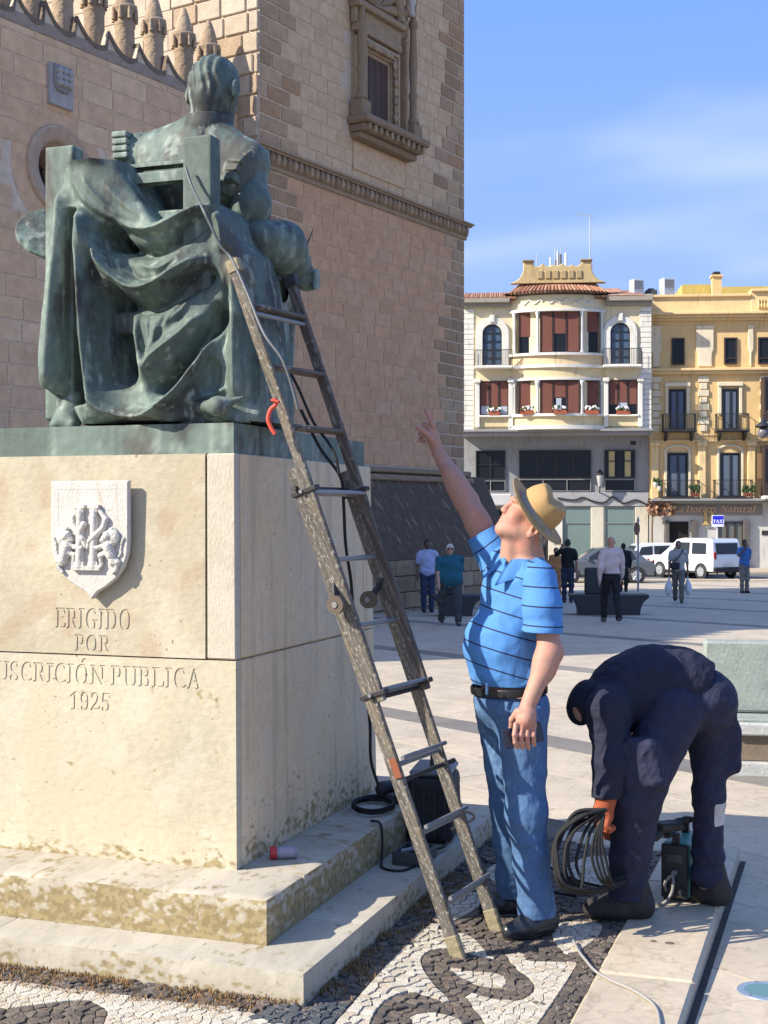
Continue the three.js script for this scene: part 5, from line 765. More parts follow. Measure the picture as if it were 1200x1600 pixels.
  // [points, half-width at start, at end, height, fades at the ends]
  const FOLDS = [
    [[[139, 318], [160, 372], [186, 424], [225, 455], [269, 451], [303, 428], [345, 398]], 13, 11, 0.085, 0.12],
    [[[130, 258], [136, 304], [173, 340], [225, 366], [262, 366], [280, 360], [330, 324]], 5, 5, 0.022, 0.05],
    [[[144, 340], [154, 450], [160, 560], [172, 622], [208, 652], [260, 653], [304, 619], [330, 572], [362, 505]], 15, 9, 0.095, 0.1],
    [[[340, 487], [303, 532], [262, 566], [236, 600]], 10, 14, 0.06, 0.2],
    [[[110, 290], [104, 400], [100, 520], [98, 620]], 18, 18, 0.06, 0.1],
    [[[132, 330], [131, 420], [134, 520], [142, 640]], 7, 19, -0.27, 0.06],
    [[[180, 352], [192, 380], [200, 400]], 11, 10, -0.14, 0.25],
    [[[190, 440], [197, 500], [206, 560], [204, 618]], 10, 17, -0.21, 0.2],
    [[[250, 625], [300, 588], [346, 520], [356, 470]], 14, 8, -0.12, 0.15],
    [[[196, 466], [230, 486], [268, 482], [316, 448], [350, 420]], 9, 11, -0.085, 0.15],
    [[[172, 358], [200, 386], [235, 398], [275, 390], [318, 356], [340, 345]], 10, 9, -0.09, 0.15],
    [[[224, 400], [240, 420], [270, 424], [305, 400]], 6, 6, 0.022, 0.3],
    [[[222, 500], [236, 560], [248, 588]], 9, 6, 0.03, 0.3],
    [[[265, 500], [262, 540], [252, 566]], 6, 6, 0.02, 0.3],
    [[[300, 470], [288, 500], [262, 530]], 7, 6, 0.02, 0.3],
    [[[372, 400], [378, 500], [384, 640]], 9, 12, 0.045, 0.15],
    [[[390, 420], [397, 520], [404, 650]], 7, 8, -0.05, 0.15],
    [[[350, 560], [346, 610], [340, 650]], 8, 12, -0.05, 0.2],
    [[[320, 640], [330, 625], [372, 610]], 8, 5, 0.03, 0.2],
    [[[120, 262], [150, 256], [190, 262]], 10, 8, 0.025, 0.3],
    [[[345, 330], [356, 360], [360, 400]], 9, 10, 0.05, 0.2],
    [[[180, 290], [205, 318], [240, 350]], 8, 8, 0.018, 0.3],
    [[[150, 275], [163, 302], [196, 336], [236, 354]], 5, 5, 0.013, 0.3],
    [[[118, 330], [116, 420], [113, 520], [116, 612]], 4, 6, 0.022, 0.2],
    [[[96, 360], [93, 450], [88, 540], [92, 606]], 4, 5, 0.018, 0.2],
    [[[166, 360], [171, 430], [178, 520], [182, 600]], 4, 6, -0.035, 0.2],
    [[[228, 486], [238, 530], [250, 580]], 4, 4, -0.025, 0.3],
    [[[246, 494], [252, 530], [256, 560]], 4, 4, 0.016, 0.3],
    [[[280, 486], [274, 520], [258, 556]], 4, 4, -0.022, 0.3],
    [[[312, 462], [306, 486], [286, 512]], 4, 4, 0.016, 0.3],
    [[[205, 410], [228, 440], [266, 438], [296, 416]], 4, 4, -0.020, 0.25],
    [[[212, 380], [240, 392], [272, 384], [300, 364]], 4, 4, 0.014, 0.25],
    [[[362, 420], [366, 500], [362, 560]], 4, 5, -0.028, 0.25],
    [[[352, 516], [340, 560], [318, 604]], 4, 5, 0.020, 0.25],
    [[[380, 410], [386, 500], [396, 640]], 4, 5, 0.022, 0.2],
    [[[410, 520], [413, 580], [418, 655]], 4, 5, 0.02, 0.2],
    [[[230, 630], [262, 634], [292, 618]], 4, 4, 0.014, 0.3],
  ].map(f => [spline(f[0]), ...f.slice(1)]);
  const HM = new Float32Array(gw * gh), DM = new Float32Array(gw * gh);
  for (let j = 0; j < gh; j++) for (let i = 0; i < gw; i++) {
    const x = gx0 + i * GS, y = gy0 + j * GS; let h = -0.135 + 0.055 * smooth(300, 640, y) - 0.10 * smooth(340, 425, x) + 0.02 * Math.sin(x * 0.05);
    for (const [pl, w0, w1, amp, fade] of FOLDS) { const [d, t] = segD(x, y, pl); const w = mix(w0, w1, t); if (d > 3 * w) continue; const e = smooth(0, fade, t) * smooth(0, fade, 1 - t); const q = d / w; h += amp * e * (amp > 0 ? 0.55 * Math.exp(-q * q) + 0.45 * Math.exp(1.5 * (0.18 - Math.sqrt(q * q + 0.03))) : Math.exp(-q * q * 0.8)); }
    const fd = polyD(flap, x, y); h += 0.05 * smooth(5, -5, fd);
    h += 0.004 * fbm(x * 0.05, y * 0.02, 4, 3) + 0.0012 * fbm(x * 0.16, y * 0.08, 7, 3);
    HM[j * gw + i] = h; DM[j * gw + i] = polyD(outline, x, y) * sc;
  }
  const look = (M, x, y) => { const u = clamp((x - gx0) / GS, 0, gw - 1.001), v = clamp((y - gy0) / GS, 0, gh - 1.001), i = u | 0, j = v | 0, a = u - i, b = v - j, k = j * gw + i; return mix(mix(M[k], M[k + 1], a), mix(M[k + gw], M[k + gw + 1], a), b); };
  const toPx = (x, y) => { const [X, Z] = fromMon(x, ZP), D = -Z; return [CX + LENS * X / D, CY + LENS * (EYE - y) / D]; };
  const cloak = (x, y, z) => { const [px, py] = toPx(x, y), d = look(DM, px, py), h = look(HM, px, py), e = clamp(1 + d / 0.05), hh = h - 0.06 * (1 - Math.sqrt(Math.max(0, 1 - e * e))); const a = (z - hh) * 0.62, b = -0.46 - z; return -smin(-Math.max(d, b), -a, 0.012); };
  const cLo = J(64, 670, ZP), cHi = J(432, 236, ZP);
  cast('cloak', cloak, [cLo.x, Math.max(cLo.y, yP - 0.002), -0.5], [cHi.x, cHi.y, 0.08], 0.0078);
  // loose end of cloth lying on the plinth
  { const a = J(292, 640, -0.12), b = J(340, 634, -0.06), c = J(384, 619, -0.1); cast('cloth_end', join(0.03, cone(a, b, 0.03, 0.028), cone(b, c, 0.028, 0.004), cone(b, V(b.x + 0.04, yP + 0.015, -0.14), 0.03, 0.03), cone(V(b.x - 0.06, yP + 0.03, -0.12), V(b.x + 0.07, yP + 0.012, -0.18), 0.035, 0.02)), [a.x - 0.1, yP, -0.28], [c.x + 0.06, c.y + 0.08, 0.04]); }

  // ---- the figure
  const sl = J(222, 236, -0.50), sr = J(386, 256, -0.50), nb = J(326, 198, -0.52), hd = J(334, 140, -0.52), pel = J(300, 520, -0.58), ch = J(306, 300, -0.50);
  const el = J(394, 364, -0.50), wr = J(458, 411, -0.70), fh = V(0.16, -0.12, -0.97).normalize();
  const up = V(0.05, 1, -0.1).normalize(), side = V().crossVectors(up, fh).normalize();
  const hp = (f, u, s) => hd.clone().addScaledVector(fh, f).addScaledVector(up, u).addScaledVector(side, s);
  // trunk in a jerkin, with a seam down the back
  const trunk = join(0.06, blob(J(302, 268, -0.50), 0.25, 0.19, 0.12), blob(ch, 0.20, 0.25, 0.125), cone(J(306, 400, -0.53), pel, 0.17, 0.19), cone(J(224, 240, -0.50), J(300, 214, -0.51), 0.075, 0.085), cone(J(340, 216, -0.51), J(386, 252, -0.50), 0.08, 0.085), cone(J(224, 250, -0.50), J(386, 262, -0.50), 0.085, 0.09), cone(J(250, 275, -0.43), J(365, 285, -0.43), 0.085, 0.085), cone(J(318, 214, -0.52), nb, 0.085, 0.075), cone(pel, J(420, 470, -1.1), 0.15, 0.12), cone(pel, J(330, 470, -1.15), 0.15, 0.12));
  const seam = (x, y, z) => { const p = J(318, 230, -0.4); return trunk(x, y, z) + 0.006 * Math.exp(-(((x - p.x) / 0.007) ** 2)); };
  cast('torso', rough(seam, 0.002, 14), ...around([sl, sr, pel, nb, J(420, 470, -1.15)], 0.26));
  // head: hair in combed locks, ear, collar, beard
  const skull = join(0.03, blob(hp(0.0, 0.015, 0), 0.118, 0.128, 0.104, fh, up, side), blob(hp(0.045, -0.055, 0), 0.075, 0.085, 0.075, fh, up, side), cone(hp(0.10, 0.0, 0), hp(0.128, -0.035, 0), 0.018, 0.02), cone(hp(0.09, -0.09, 0), hp(0.10, -0.15, 0), 0.045, 0.02), cone(hp(-0.03, -0.07, 0), nb, 0.075, 0.082));
  const hair = (x, y, z) => { const a = (x - hd.x) * side.x + (y - hd.y) * side.y + (z - hd.z) * side.z, b = (x - hd.x) * fh.x + (y - hd.y) * fh.y + (z - hd.z) * fh.z, yy = y - hd.y; const m = smooth(-0.10, -0.03, yy) * smooth(0.10, 0.02, b - 0.5 * yy); return skull(x, y, z) - m * (0.006 + 0.0035 * Math.sin(150 * a + 4 * Math.sin(14 * yy + 2) + 7 * fbm(x * 7, y * 7, z * 7, 2)) * smooth(-0.1, 0.0, yy) + 0.003 * fbm(x * 30, y * 14, z * 30, 2)); };
  const ear = s => { const e = hp(-0.006, -0.014, s * 0.122); return join(0.01, carve(blob(e, 0.03, 0.044, 0.016, fh, up, side), blob(hp(0.0, -0.01, s * 0.140), 0.014, 0.025, 0.014, fh, up, side), 0.008), cone(hp(0.002, -0.045, s * 0.1), hp(0.012, -0.05, s * 0.1), 0.013)); };
  cast('head', join(0.012, hair, ear(1), ear(-1)), ...around([hd, nb], 0.2), 0.006);
  cast('collar', carve(join(0.01, cone(nb.clone().add(V(0, -0.005, 0)), nb.clone().add(V(0.008, 0.034, -0.01)), 0.104, 0.096), both(cone(nb, nb.clone().add(V(0, 0.06, 0)), 0.11), half(nb.clone().add(V(0, 0.038, 0)), V(0, 1, 0)))), cone(nb.clone().add(V(0.012, 0.05, 0)), hd, 0.086, 0.086), 0.006), ...around([nb], 0.15), 0.007);
  // shoulder wings with slashed panels
  const arc = [[356, 288, -0.355], [359, 273, -0.37], [365, 260, -0.39], [374, 250, -0.42], [385, 243, -0.455], [397, 241, -0.50], [408, 245, -0.55]].map(p => J(...p));
  for (let i = 0; i < 6; i++) { const a = arc[i], b = arc[i + 1], m = a.clone().lerp(b, 0.5), t = b.clone().sub(a).normalize(), n = m.clone().sub(J(382, 292, -0.48)).normalize(); n.addScaledVector(t, -n.dot(t)).normalize(); cast('shoulder_wing', rbox(m, a.distanceTo(b) * 0.47, 0.03, 0.05, 0.01, t, n), ...around([m], 0.08), 0.006); }
  for (let i = 0; i < 4; i++) { const p = J(195 + i * 0.6, 214 + i * 11, -0.44); cast('shoulder_wing', rbox(p, 0.038, 0.014, 0.055, 0.006), ...around([p], 0.08), 0.006); }
  // right arm: full upper sleeve, then the wide ribbed forearm and the hand with its brush
  const arm = join(0.05, cone(J(390, 262, -0.50), J(392, 322, -0.46), 0.075, 0.08), cone(J(392, 322, -0.46), el, 0.08, 0.07));
  cast('upper_arm', rough(arm, 0.006, 12), ...around([sr, el], 0.14));
  const fa = wr.clone().sub(el).normalize();
  const sleeve = join(0.03, cone(J(402, 372, -0.46), J(440, 384, -0.60), 0.085, 0.102), cone(J(440, 384, -0.60), wr, 0.102, 0.078));
  const ribbed = (x, y, z) => { const t = (x - el.x) * fa.x + (y - el.y) * fa.y + (z - el.z) * fa.z; return sleeve(x, y, z) - 0.005 * Math.pow(Math.abs(Math.sin(t * 46 + 0.8 * Math.sin(y * 20))), 0.7) * smooth(0.08, 0.16, t); };
  cast('forearm_sleeve', ribbed, ...around([el, wr, J(400, 372, -0.46)], 0.16), 0.008);
  const hc = wr.clone().addScaledVector(fa, 0.05).add(V(0, -0.045, 0)), fing = [];
  for (let i = 0; i < 4; i++) { const k = hc.clone().add(V(0.02, -0.035 + i * 0.021, -0.045)), m = k.clone().add(V(0.035, 0.006, 0.0)), e = m.clone().add(V(0.006, -0.012, 0.04)); fing.push(cone(k, m, 0.014, 0.013), cone(m, e, 0.013, 0.011)); }
  cast('hand', join(0.012, cone(wr, hc, 0.05, 0.045), blob(hc.clone().add(V(0.01, 0, -0.03)), 0.05, 0.05, 0.035), ...fing, cone(hc, hc.clone().add(V(0.045, 0.045, 0.0)), 0.02, 0.014)), ...around([wr, hc], 0.13), 0.005);
  { const a = J(474, 396, -0.78), b = J(489, 359, -0.76); part(S, 'brush', dense(metreUV(rod(a, b, 0.007, 0.002, 8))), BR); }
  // far arm, lap, legs in wide hose, shoes
  const l2 = J(196, 330, -0.62), lw = J(120, 372, -0.86);
  cast('left_arm', rough(join(0.05, cone(sl, l2, 0.085, 0.08), cone(l2, lw, 0.08, 0.05)), 0.005, 12), ...around([sl, l2, lw], 0.13), 0.014);
  cast('legs', rough(join(0.06, cone(J(410, 455, -0.8), J(432, 452, -1.12), 0.12, 0.10), cone(J(432, 452, -1.12), J(432, 650, -1.18), 0.10, 0.075), cone(J(320, 455, -0.8), J(330, 452, -1.12), 0.12, 0.10), cone(J(330, 452, -1.12), J(320, 650, -1.22), 0.10, 0.075), cone(J(432, 655, -1.18), J(440, 655, -1.36), 0.06, 0.045), cone(J(320, 655, -1.2), J(325, 655, -1.4), 0.06, 0.045)), 0.004, 9), [J(280, 655, -1.2).x, yP, -1.5], [J(450, 455, -1.1).x + 0.1, J(0, 400, -0.9).y, -0.62], 0.014);
  // robe falling from the lap on the right
  const robe = join(0.04, cone(J(392, 420, -0.48), J(404, 640, -0.46), 0.07, 0.09), cone(J(404, 430, -0.66), J(416, 645, -0.62), 0.09, 0.10), cone(J(410, 440, -0.86), J(424, 640, -0.84), 0.10, 0.10));
  cast('robe', (x, y, z) => robe(x, y, z) - 0.014 * Math.sin(z * 46 + 0.6 * Math.sin(y * 6)) * smooth(2.95, 2.5, y), ...(() => { const b = around([J(380, 420, -0.45), J(430, 655, -0.9)], 0.16); b[0][1] = yP; return b; })(), 0.011);
  // palette held out on the left
  const pc = J(84, 366, -0.58), pn = V(0.42, 0.52, 0.74).normalize();
  const pux = V(1, 0, 0).addScaledVector(pn, -pn.x).normalize(), puz = V().crossVectors(pn, pux);
  cast('palette', carve(rough(both(blob(pc, 0.175, 0.9, 0.15, pux, pn, puz), both(half(pc.clone().addScaledVector(pn, 0.011), pn), half(pc.clone().addScaledVector(pn, -0.011), pn.clone().negate()))), 0.003, 18), cone(pc.clone().addScaledVector(pux, 0.09).addScaledVector(pn, -0.1), pc.clone().addScaledVector(pux, 0.09).addScaledVector(pn, 0.1), 0.022), 0.004), ...around([pc], 0.22), 0.006);
  tag(S, S.userData.label, 'statue');
  // grey cable looped over the chair post
  solo('hanging_cable', 'thin grey cable hanging from the bronze chair post down behind the ladder', 'cable', tube([[290, 262, -0.13], [300, 292, -0.10], [316, 325, 0.02], [328, 350, 0.03], [345, 385, 0.02], [362, 405, 0.02], [385, 455, 0.10], [412, 520, 0.18], [440, 560, 0.2], [455, 600, 0.2], [466, 640, 0.2]].map(([x, y, z]) => { const p = J(x, y, z); return mon(p.x, p.y, p.z); }), 0.006, 7, 80), mat([0.10, 0.105, 0.105], 0.5));
}
// ---------------------------------------------------------------- people
const SKIN = (r, g, b) => pmat([r, g, b], 0.55, { bumpMap: GRAIN, bumpScale: 0.0007, sheen: 0.2 });
const skinTone = (base) => (x, y, z) => { const f = fbm(x * 22, y * 22, z * 22, 3), g = fbm(x * 70, y * 70, z * 70, 2); const k = 1 + 0.22 * f + 0.14 * g; return [base[0] * k * (1 + 0.08 * f), base[1] * k * (1 - 0.20 * f), base[2] * k * (1 - 0.24 * f)]; };
const vmat = (rough, extra = {}) => new THREE.MeshPhysicalMaterial({ color: 0xffffff, vertexColors: true, roughness: rough, ...extra });
const weave = texture(256, 256, (u, v) => 0.5 + 0.22 * Math.sin(u * 2 * Math.PI * 32) * Math.sin(v * 2 * Math.PI * 32) + 0.5 * tileNoise(u, v, 40, 3, 2), false);
const cloth = (c, extra = {}) => mat(c, 0.9, { map: MOTTLE, bumpMap: weave, bumpScale: 0.0012, ...extra });
// one finger: knuckle, joints, tip
const finger = (pts, r0, r1) => join(0.004, ...pts.slice(1).map((p, i) => cone(pts[i], p, mix(r0, r1, i / (pts.length - 1)), mix(r0, r1, (i + 1) / (pts.length - 1)))));

const SHIRTC = CREASE.clone(); SHIRTC.repeat.set(0.55, 0.085); const LEGC = CREASE.clone(); LEGC.repeat.set(1.3, 0.8);
// ---- the man in the straw hat, pointing up at the statue
{
  const M = (x, y, D) => at(x, y, D * 1.026), gy = -0.056;
  const F = V(-0.9, 0, 0.43).normalize(), Lf = V(0.43, 0, 0.9).normalize(), UP = V(0, 1, 0);
  const man = thing('person', 'man in a straw hat, striped blue polo shirt and jeans pointing up at the statue', 'person', [0, 0, 0]);
  // head: tilted back, turned a little to the camera
  const hc = M(825, 807, 5.45), hf = V(-0.86, 0.45, 0.22).normalize(), hs = V(0, 0, 0).crossVectors(V(0.45, 0.89, 0), hf).normalize(), hu = V().crossVectors(hf, hs).normalize();
  const H = (f, u, s) => hc.clone().addScaledVector(hf, f).addScaledVector(hu, u).addScaledVector(hs, s);
  const neckLow = M(820, 893, 5.5), lsh = M(847, 910, 5.34), rsh = M(770, 868, 5.66), chest = M(808, 935, 5.5), pel = M(797, 1095, 5.5);
  const lel = M(859, 1020, 5.28), lwr = M(824, 1104, 5.225), rel = M(729, 783, 5.76), rwr = M(684, 706, 5.85);
  const face = join(0.022,
    blob(H(-0.012, 0.03, 0), 0.102, 0.105, 0.08, hf, hu, hs), blob(H(0.03, -0.045, 0), 0.068, 0.075, 0.064, hf, hu, hs),
    cone(H(0.03, -0.075, 0.035), H(0.072, -0.098, 0.012), 0.034, 0.026), cone(H(0.03, -0.075, -0.035), H(0.072, -0.098, -0.012), 0.034, 0.026), blob(H(0.07, -0.094, 0), 0.026, 0.022, 0.026, hf, hu, hs),
    cone(H(-0.02, -0.06, 0.03), M(826, 880, 5.47), 0.06, 0.064), cone(H(0.03, -0.10, 0), M(800, 880, 5.47), 0.036, 0.055),
    blob(H(0.06, -0.03, 0.038), 0.03, 0.034, 0.026, hf, hu, hs), blob(H(0.06, -0.03, -0.038), 0.03, 0.034, 0.026, hf, hu, hs));
  const feat = join(0.009, face, cone(H(0.088, 0.02, 0), H(0.107, -0.022, 0), 0.010, 0.0125), blob(H(0.101, -0.026, 0.013), 0.012, 0.009, 0.009, hf, hu, hs), blob(H(0.101, -0.026, -0.013), 0.012, 0.009, 0.009, hf, hu, hs),
    cone(H(0.09, 0.035, 0.014), H(0.074, 0.036, 0.05), 0.012, 0.011), cone(H(0.09, 0.035, -0.014), H(0.074, 0.036, -0.05), 0.012, 0.011),
    cone(H(0.094, -0.054, 0.012), H(0.094, -0.054, -0.012), 0.0075), cone(H(0.092, -0.066, 0.012), H(0.092, -0.066, -0.012), 0.0085));
  const lips = carve(feat, cone(H(0.104, -0.060, 0.022), H(0.104, -0.060, -0.022), 0.0035), 0.006);
  const eyes = carve(lips, join(0.004, blob(H(0.096, 0.012, 0.032), 0.014, 0.010, 0.016, hf, hu, hs), blob(H(0.096, 0.012, -0.032), 0.014, 0.010, 0.016, hf, hu, hs)), 0.008);
  const ear = (s) => { const e = (a, b, c) => H(-0.016 + a, -0.042 + b, s * (0.089 + c)); return join(0.006, carve(blob(e(-0.006, 0, 0.008), 0.021, 0.034, 0.012, hf, hu, hs), blob(e(-0.002, 0.004, 0.022), 0.012, 0.020, 0.012, hf, hu, hs), 0.006), cone(e(0.002, -0.03, 0.004), e(0.006, -0.024, 0.004), 0.008), cone(e(-0.012, 0.02, 0.014), e(-0.02, -0.012, 0.012), 0.005)); };
  const ho = M(836, 801, 5.45), ha = V(0.775, 0.56, 0.27).normalize();
  const head = join(0.008, both(eyes, half(ho.clone().addScaledVector(ha, 0.012), ha)), ear(1), ear(-1));
  // hands
  const lk = i => M(806 + i * 9.5, 1134 + (i === 0 ? -2 : i === 3 ? -1 : 1), 5.185 + i * 0.008);
  const lhand = join(0.012, cone(lwr, M(822, 1124, 5.20), 0.031, 0.036), rbox(M(822, 1122, 5.205), 0.040, 0.036, 0.015, 0.014, V(0.99, 0.0, -0.12).normalize(), V(0.06, 1, 0.1).normalize()),
    ...[0, 1, 2, 3].map(i => finger([lk(i), M(804 + i * 9.8, 1148 + i * 0.6, 5.165 + i * 0.008), M(805 + i * 9.6, 1160 + (i === 3 ? -2 : 0), 5.172 + i * 0.008), M(808 + i * 9, 1169 - (i === 0 ? 1 : 0) - (i === 3 ? 5 : 0), 5.19 + i * 0.008)], 0.0105, 0.0082)),
    finger([M(808, 1112, 5.22), M(800, 1124, 5.235), M(799, 1138, 5.25), M(803, 1150, 5.252)], 0.0135, 0.0095));
  const rhand = join(0.010, cone(rwr, M(677, 687, 5.855), 0.027, 0.03), blob(M(675, 679, 5.86), 0.030, 0.047, 0.036, V(0.96, 0.26, 0.1).normalize(), V(-0.26, 0.96, 0).normalize()),
    finger([M(677, 667, 5.835), M(671.5, 653, 5.83), M(668, 646, 5.83), M(665.5, 639.5, 5.83)], 0.0115, 0.008),
    finger([M(675, 669, 5.857), M(664.5, 662.5, 5.858), M(659, 669, 5.857), M(665, 674, 5.852)], 0.0115, 0.009),
    finger([M(673, 673, 5.878), M(661, 669, 5.88), M(656, 678, 5.876), M(663, 682, 5.87)], 0.011, 0.009),
    finger([M(671, 679, 5.895), M(660, 679, 5.897), M(656, 688, 5.892), M(663, 690, 5.885)], 0.010, 0.0085),
    finger([M(679, 692, 5.835), M(668, 679, 5.815), M(659, 671.5, 5.805), M(652, 667.5, 5.80)], 0.0155, 0.0095));
  const larm = join(0.03, cone(lsh, lel, 0.050, 0.046), cone(lel, lwr, 0.045, 0.031), blob(lel.clone().lerp(lwr, 0.22), 0.048, 0.07, 0.045), cone(M(866, 1018, 5.29), M(866, 1019, 5.3), 0.032));
  const rarm = join(0.03, cone(rsh, rel, 0.054, 0.049), cone(rel, rwr, 0.050, 0.029), blob(M(714, 758, 5.78), 0.045, 0.10, 0.045, V(0.88, 0.47, 0), V(-0.47, 0.88, 0)), blob(M(748, 817, 5.71), 0.052, 0.10, 0.052, V(0.88, 0.47, 0), V(-0.47, 0.88, 0)));
  const trunk0 = join(0.06, blob(chest, 0.10, 0.19, 0.15, F, UP, Lf), blob(M(788, 1015, 5.48), 0.125, 0.15, 0.135, F, UP, Lf), blob(pel, 0.125, 0.12, 0.16, F, UP, Lf), cone(lsh, rsh, 0.045), cone(M(826, 880, 5.47), M(815, 915, 5.5), 0.066, 0.085));
  const lhip = M(814, 1112, 5.41), rhip = M(782, 1112, 5.6), lkn = M(822, 1272, 5.37), rkn = M(796, 1268, 5.6), lan = M(841, 1432, 5.37), ran = M(806, 1406, 5.67);
  const legs0 = join(0.04, cone(lhip, lkn, 0.085, 0.058), cone(lkn, lan, 0.058, 0.042), cone(rhip, rkn, 0.085, 0.058), cone(rkn, ran, 0.058, 0.042));
  const feet0 = join(0.03, cone(V(lan.x, 0.0, lan.z), V(lan.x - 0.10, -0.03, lan.z + 0.05), 0.036, 0.02), cone(V(ran.x, 0.0, ran.z), V(ran.x - 0.10, -0.03, ran.z + 0.05), 0.036, 0.02));
  const base0 = skinTone([0.47, 0.245, 0.175]), ruddy = [H(0.1, -0.02, 0), H(0.06, -0.03, 0.06), H(-0.02, -0.09, 0.05), lwr.clone().add(V(0, -0.08, 0.05)), lel];
  const tone = (x, y, z) => { const c = base0(x, y, z), p = V(x, y, z); let m = 0; for (const q of ruddy) m = Math.max(m, 1 - p.distanceTo(q) / 0.075); m = clamp(m + 0.5 * fbm(x * 30, y * 30, z * 30, 3)) * 0.55; return [c[0] * (1 - 0.05 * m), c[1] * (1 - 0.30 * m), c[2] * (1 - 0.30 * m)]; };
  const sm = vmat(0.62, { bumpMap: GRAIN, bumpScale: 0.0011 });
  const all = join(0.025, trunk0, larm, rarm, legs0, feet0);
  // one skin: coarse where clothes cover it, fine at head and hands
  const fine = (f, c, lo, hi) => mesh(f, lo, hi, c, { colour: tone, uv: (x, y, z) => [(x - z * 0.7) * 6, y * 6] });
  const bodyAll = (x, y, z) => Math.min(smin(all(x, y, z), head(x, y, z), 0.012), smin(lhand(x, y, z), rhand(x, y, z), 0.004));
  const hb = bounds([hc], 0.165), lb = bounds([M(822, 1138, 5.2)], 0.09), rb = bounds([M(667, 670, 5.84)], 0.09);
  const inB = (b, x, y, z) => x > b[0][0] && x < b[1][0] && y > b[0][1] && y < b[1][1] && z > b[0][2] && z < b[1][2];
  const coarse = fine(bodyAll, 0.0085, [-0.02 + M(640, 0, 5.84).x, gy - 0.01, -6.16], [0.95, 2.25, -5.2]);
  { const p = coarse.attributes.position, id = coarse.index.array, keep = [], sh = b => [b[0].map(q => q + 0.012), b[1].map(q => q - 0.012)], bs = [hb, lb, rb].map(sh);   // coarse triangles give way to the fine ones
    for (let i = 0; i < id.length; i += 3) { let x = 0, y = 0, z = 0; for (let k = 0; k < 3; k++) { x += p.getX(id[i + k]) / 3; y += p.getY(id[i + k]) / 3; z += p.getZ(id[i + k]) / 3; } if (!bs.some(b => inB(b, x, y, z))) keep.push(id[i], id[i + 1], id[i + 2]); }
    coarse.setIndex(keep); }
  const whole = mergeGeometries([coarse, fine(bodyAll, 0.0033, ...hb), fine(bodyAll, 0.0026, ...lb), fine(bodyAll, 0.0026, ...rb)]);
  part(man, 'body', whole, sm);
  for (const s of [1, -1]) { const e = part(man, 'eye', new THREE.SphereGeometry(0.0105, 12, 8), mat([0.30, 0.26, 0.23], 0.4)); e.position.copy(H(0.0665, 0.012, s * 0.032)); const ir = part(e, 'iris', new THREE.SphereGeometry(0.0055, 8, 6), mat([0.05, 0.06, 0.07], 0.2)); ir.position.copy(hf.clone().multiplyScalar(0.0078)); }
  // grey hair at the nape and over the ears
  const hairF = both(join(0.02, swell(blob(H(-0.03, 0.03, 0), 0.088, 0.105, 0.084, hf, hu, hs), 0.004), cone(H(-0.055, -0.05, 0.02), H(-0.055, -0.05, -0.02), 0.052), cone(H(-0.065, -0.01, 0.05), H(-0.078, -0.075, 0.04), 0.034, 0.026), cone(H(-0.065, -0.01, -0.05), H(-0.078, -0.075, -0.04), 0.034, 0.026)), both(half(H(-0.040, 0, 0), hf.clone().addScaledVector(hu, -0.25)), half(ho.clone().addScaledVector(ha, 0.012), ha)));
  part(man, 'hair', mesh((x, y, z) => hairF(x, y, z) - 0.006 * Math.abs(fbm(x * 60, y * 26, z * 60, 3)) * 2, ...bounds([H(-0.03, 0, 0)], 0.15), 0.0045, { colour: (x, y, z) => { const k = 0.30 + 0.5 * fbm(x * 90, y * 30, z * 90, 2); return [k, k * 0.96, k * 0.9]; } }), vmat(0.8));
  for (const s of [1, -1]) part(man, 'eyebrow', mesh(rough(cone(H(0.10, 0.043, s * 0.018), H(0.086, 0.044, s * 0.05), 0.005, 0.0035), 0.003, 150, 2), ...bounds([H(0.095, 0.043, s * 0.034)], 0.035), 0.002), mat([0.32, 0.29, 0.26], 0.9));
  // polo shirt
  const sleeveEnd = M(846, 990, 5.30), rsl = M(752, 828, 5.69);
  const wr = (x, y, z) => 0.0075 * Math.sin(34 * (y + 0.45 * x) + 4 * fbm(x * 5, y * 5, z * 5, 2)) * smooth(0.18, -0.1, (x - chest.x) * F.x + (z - chest.z) * F.z - 0.02) * smooth(1.55, 1.15, y) + 0.006 * fbm(x * 9, y * 5, z * 9, 3) + 0.005 * Math.max(0, 1 - 6 * Math.abs(fbm(x * 6 + y * 4, y * 5 - x * 6, z * 6, 2)));
  const torso = join(0.055, blob(M(808, 938, 5.5), 0.135, 0.205, 0.19, F, UP, Lf), blob(M(786, 1008, 5.48), 0.162, 0.165, 0.172, F, UP, Lf), blob(M(794, 1056, 5.49), 0.146, 0.10, 0.172, F, UP, Lf), cone(M(842, 903, 5.36), M(812, 890, 5.48), 0.066, 0.07), cone(M(812, 890, 5.48), M(778, 876, 5.64), 0.07, 0.072), cone(M(818, 885, 5.48), M(815, 905, 5.49), 0.07, 0.1));
  const belly = (x, y, z) => Math.max(torso(x, y, z) - wr(x, y, z), M(0, 1068, 5.49).y - 0.055 * 0 - y + 0.14 * (x - pel.x) * 0);
  const neckHole = join(0.01, cone(M(816, 872, 5.44), M(822, 840, 5.44), 0.071, 0.08), cone(M(798, 882, 5.37), M(777, 914, 5.31), 0.045, 0.010));
  const shirtF = carve(belly, neckHole, 0.006);
  const axis = V(0.28, 0.96, 0.0).normalize(), per = 0.0775;
  const stripeTex = texture(8, 512, (u, v) => { const d = Math.abs(v - 0.5) * per; const s = smooth(0.0036, 0.0022, d), k = 1 + 0.03 * Math.sin(v * 900); return mix3([0.070 * k, 0.225 * k, 0.52 * k], [0.010, 0.016, 0.055], s); });
  const shirtMat = new THREE.MeshPhysicalMaterial({ map: stripeTex, roughness: 0.85, bumpMap: SHIRTC, bumpScale: 0.0028 });
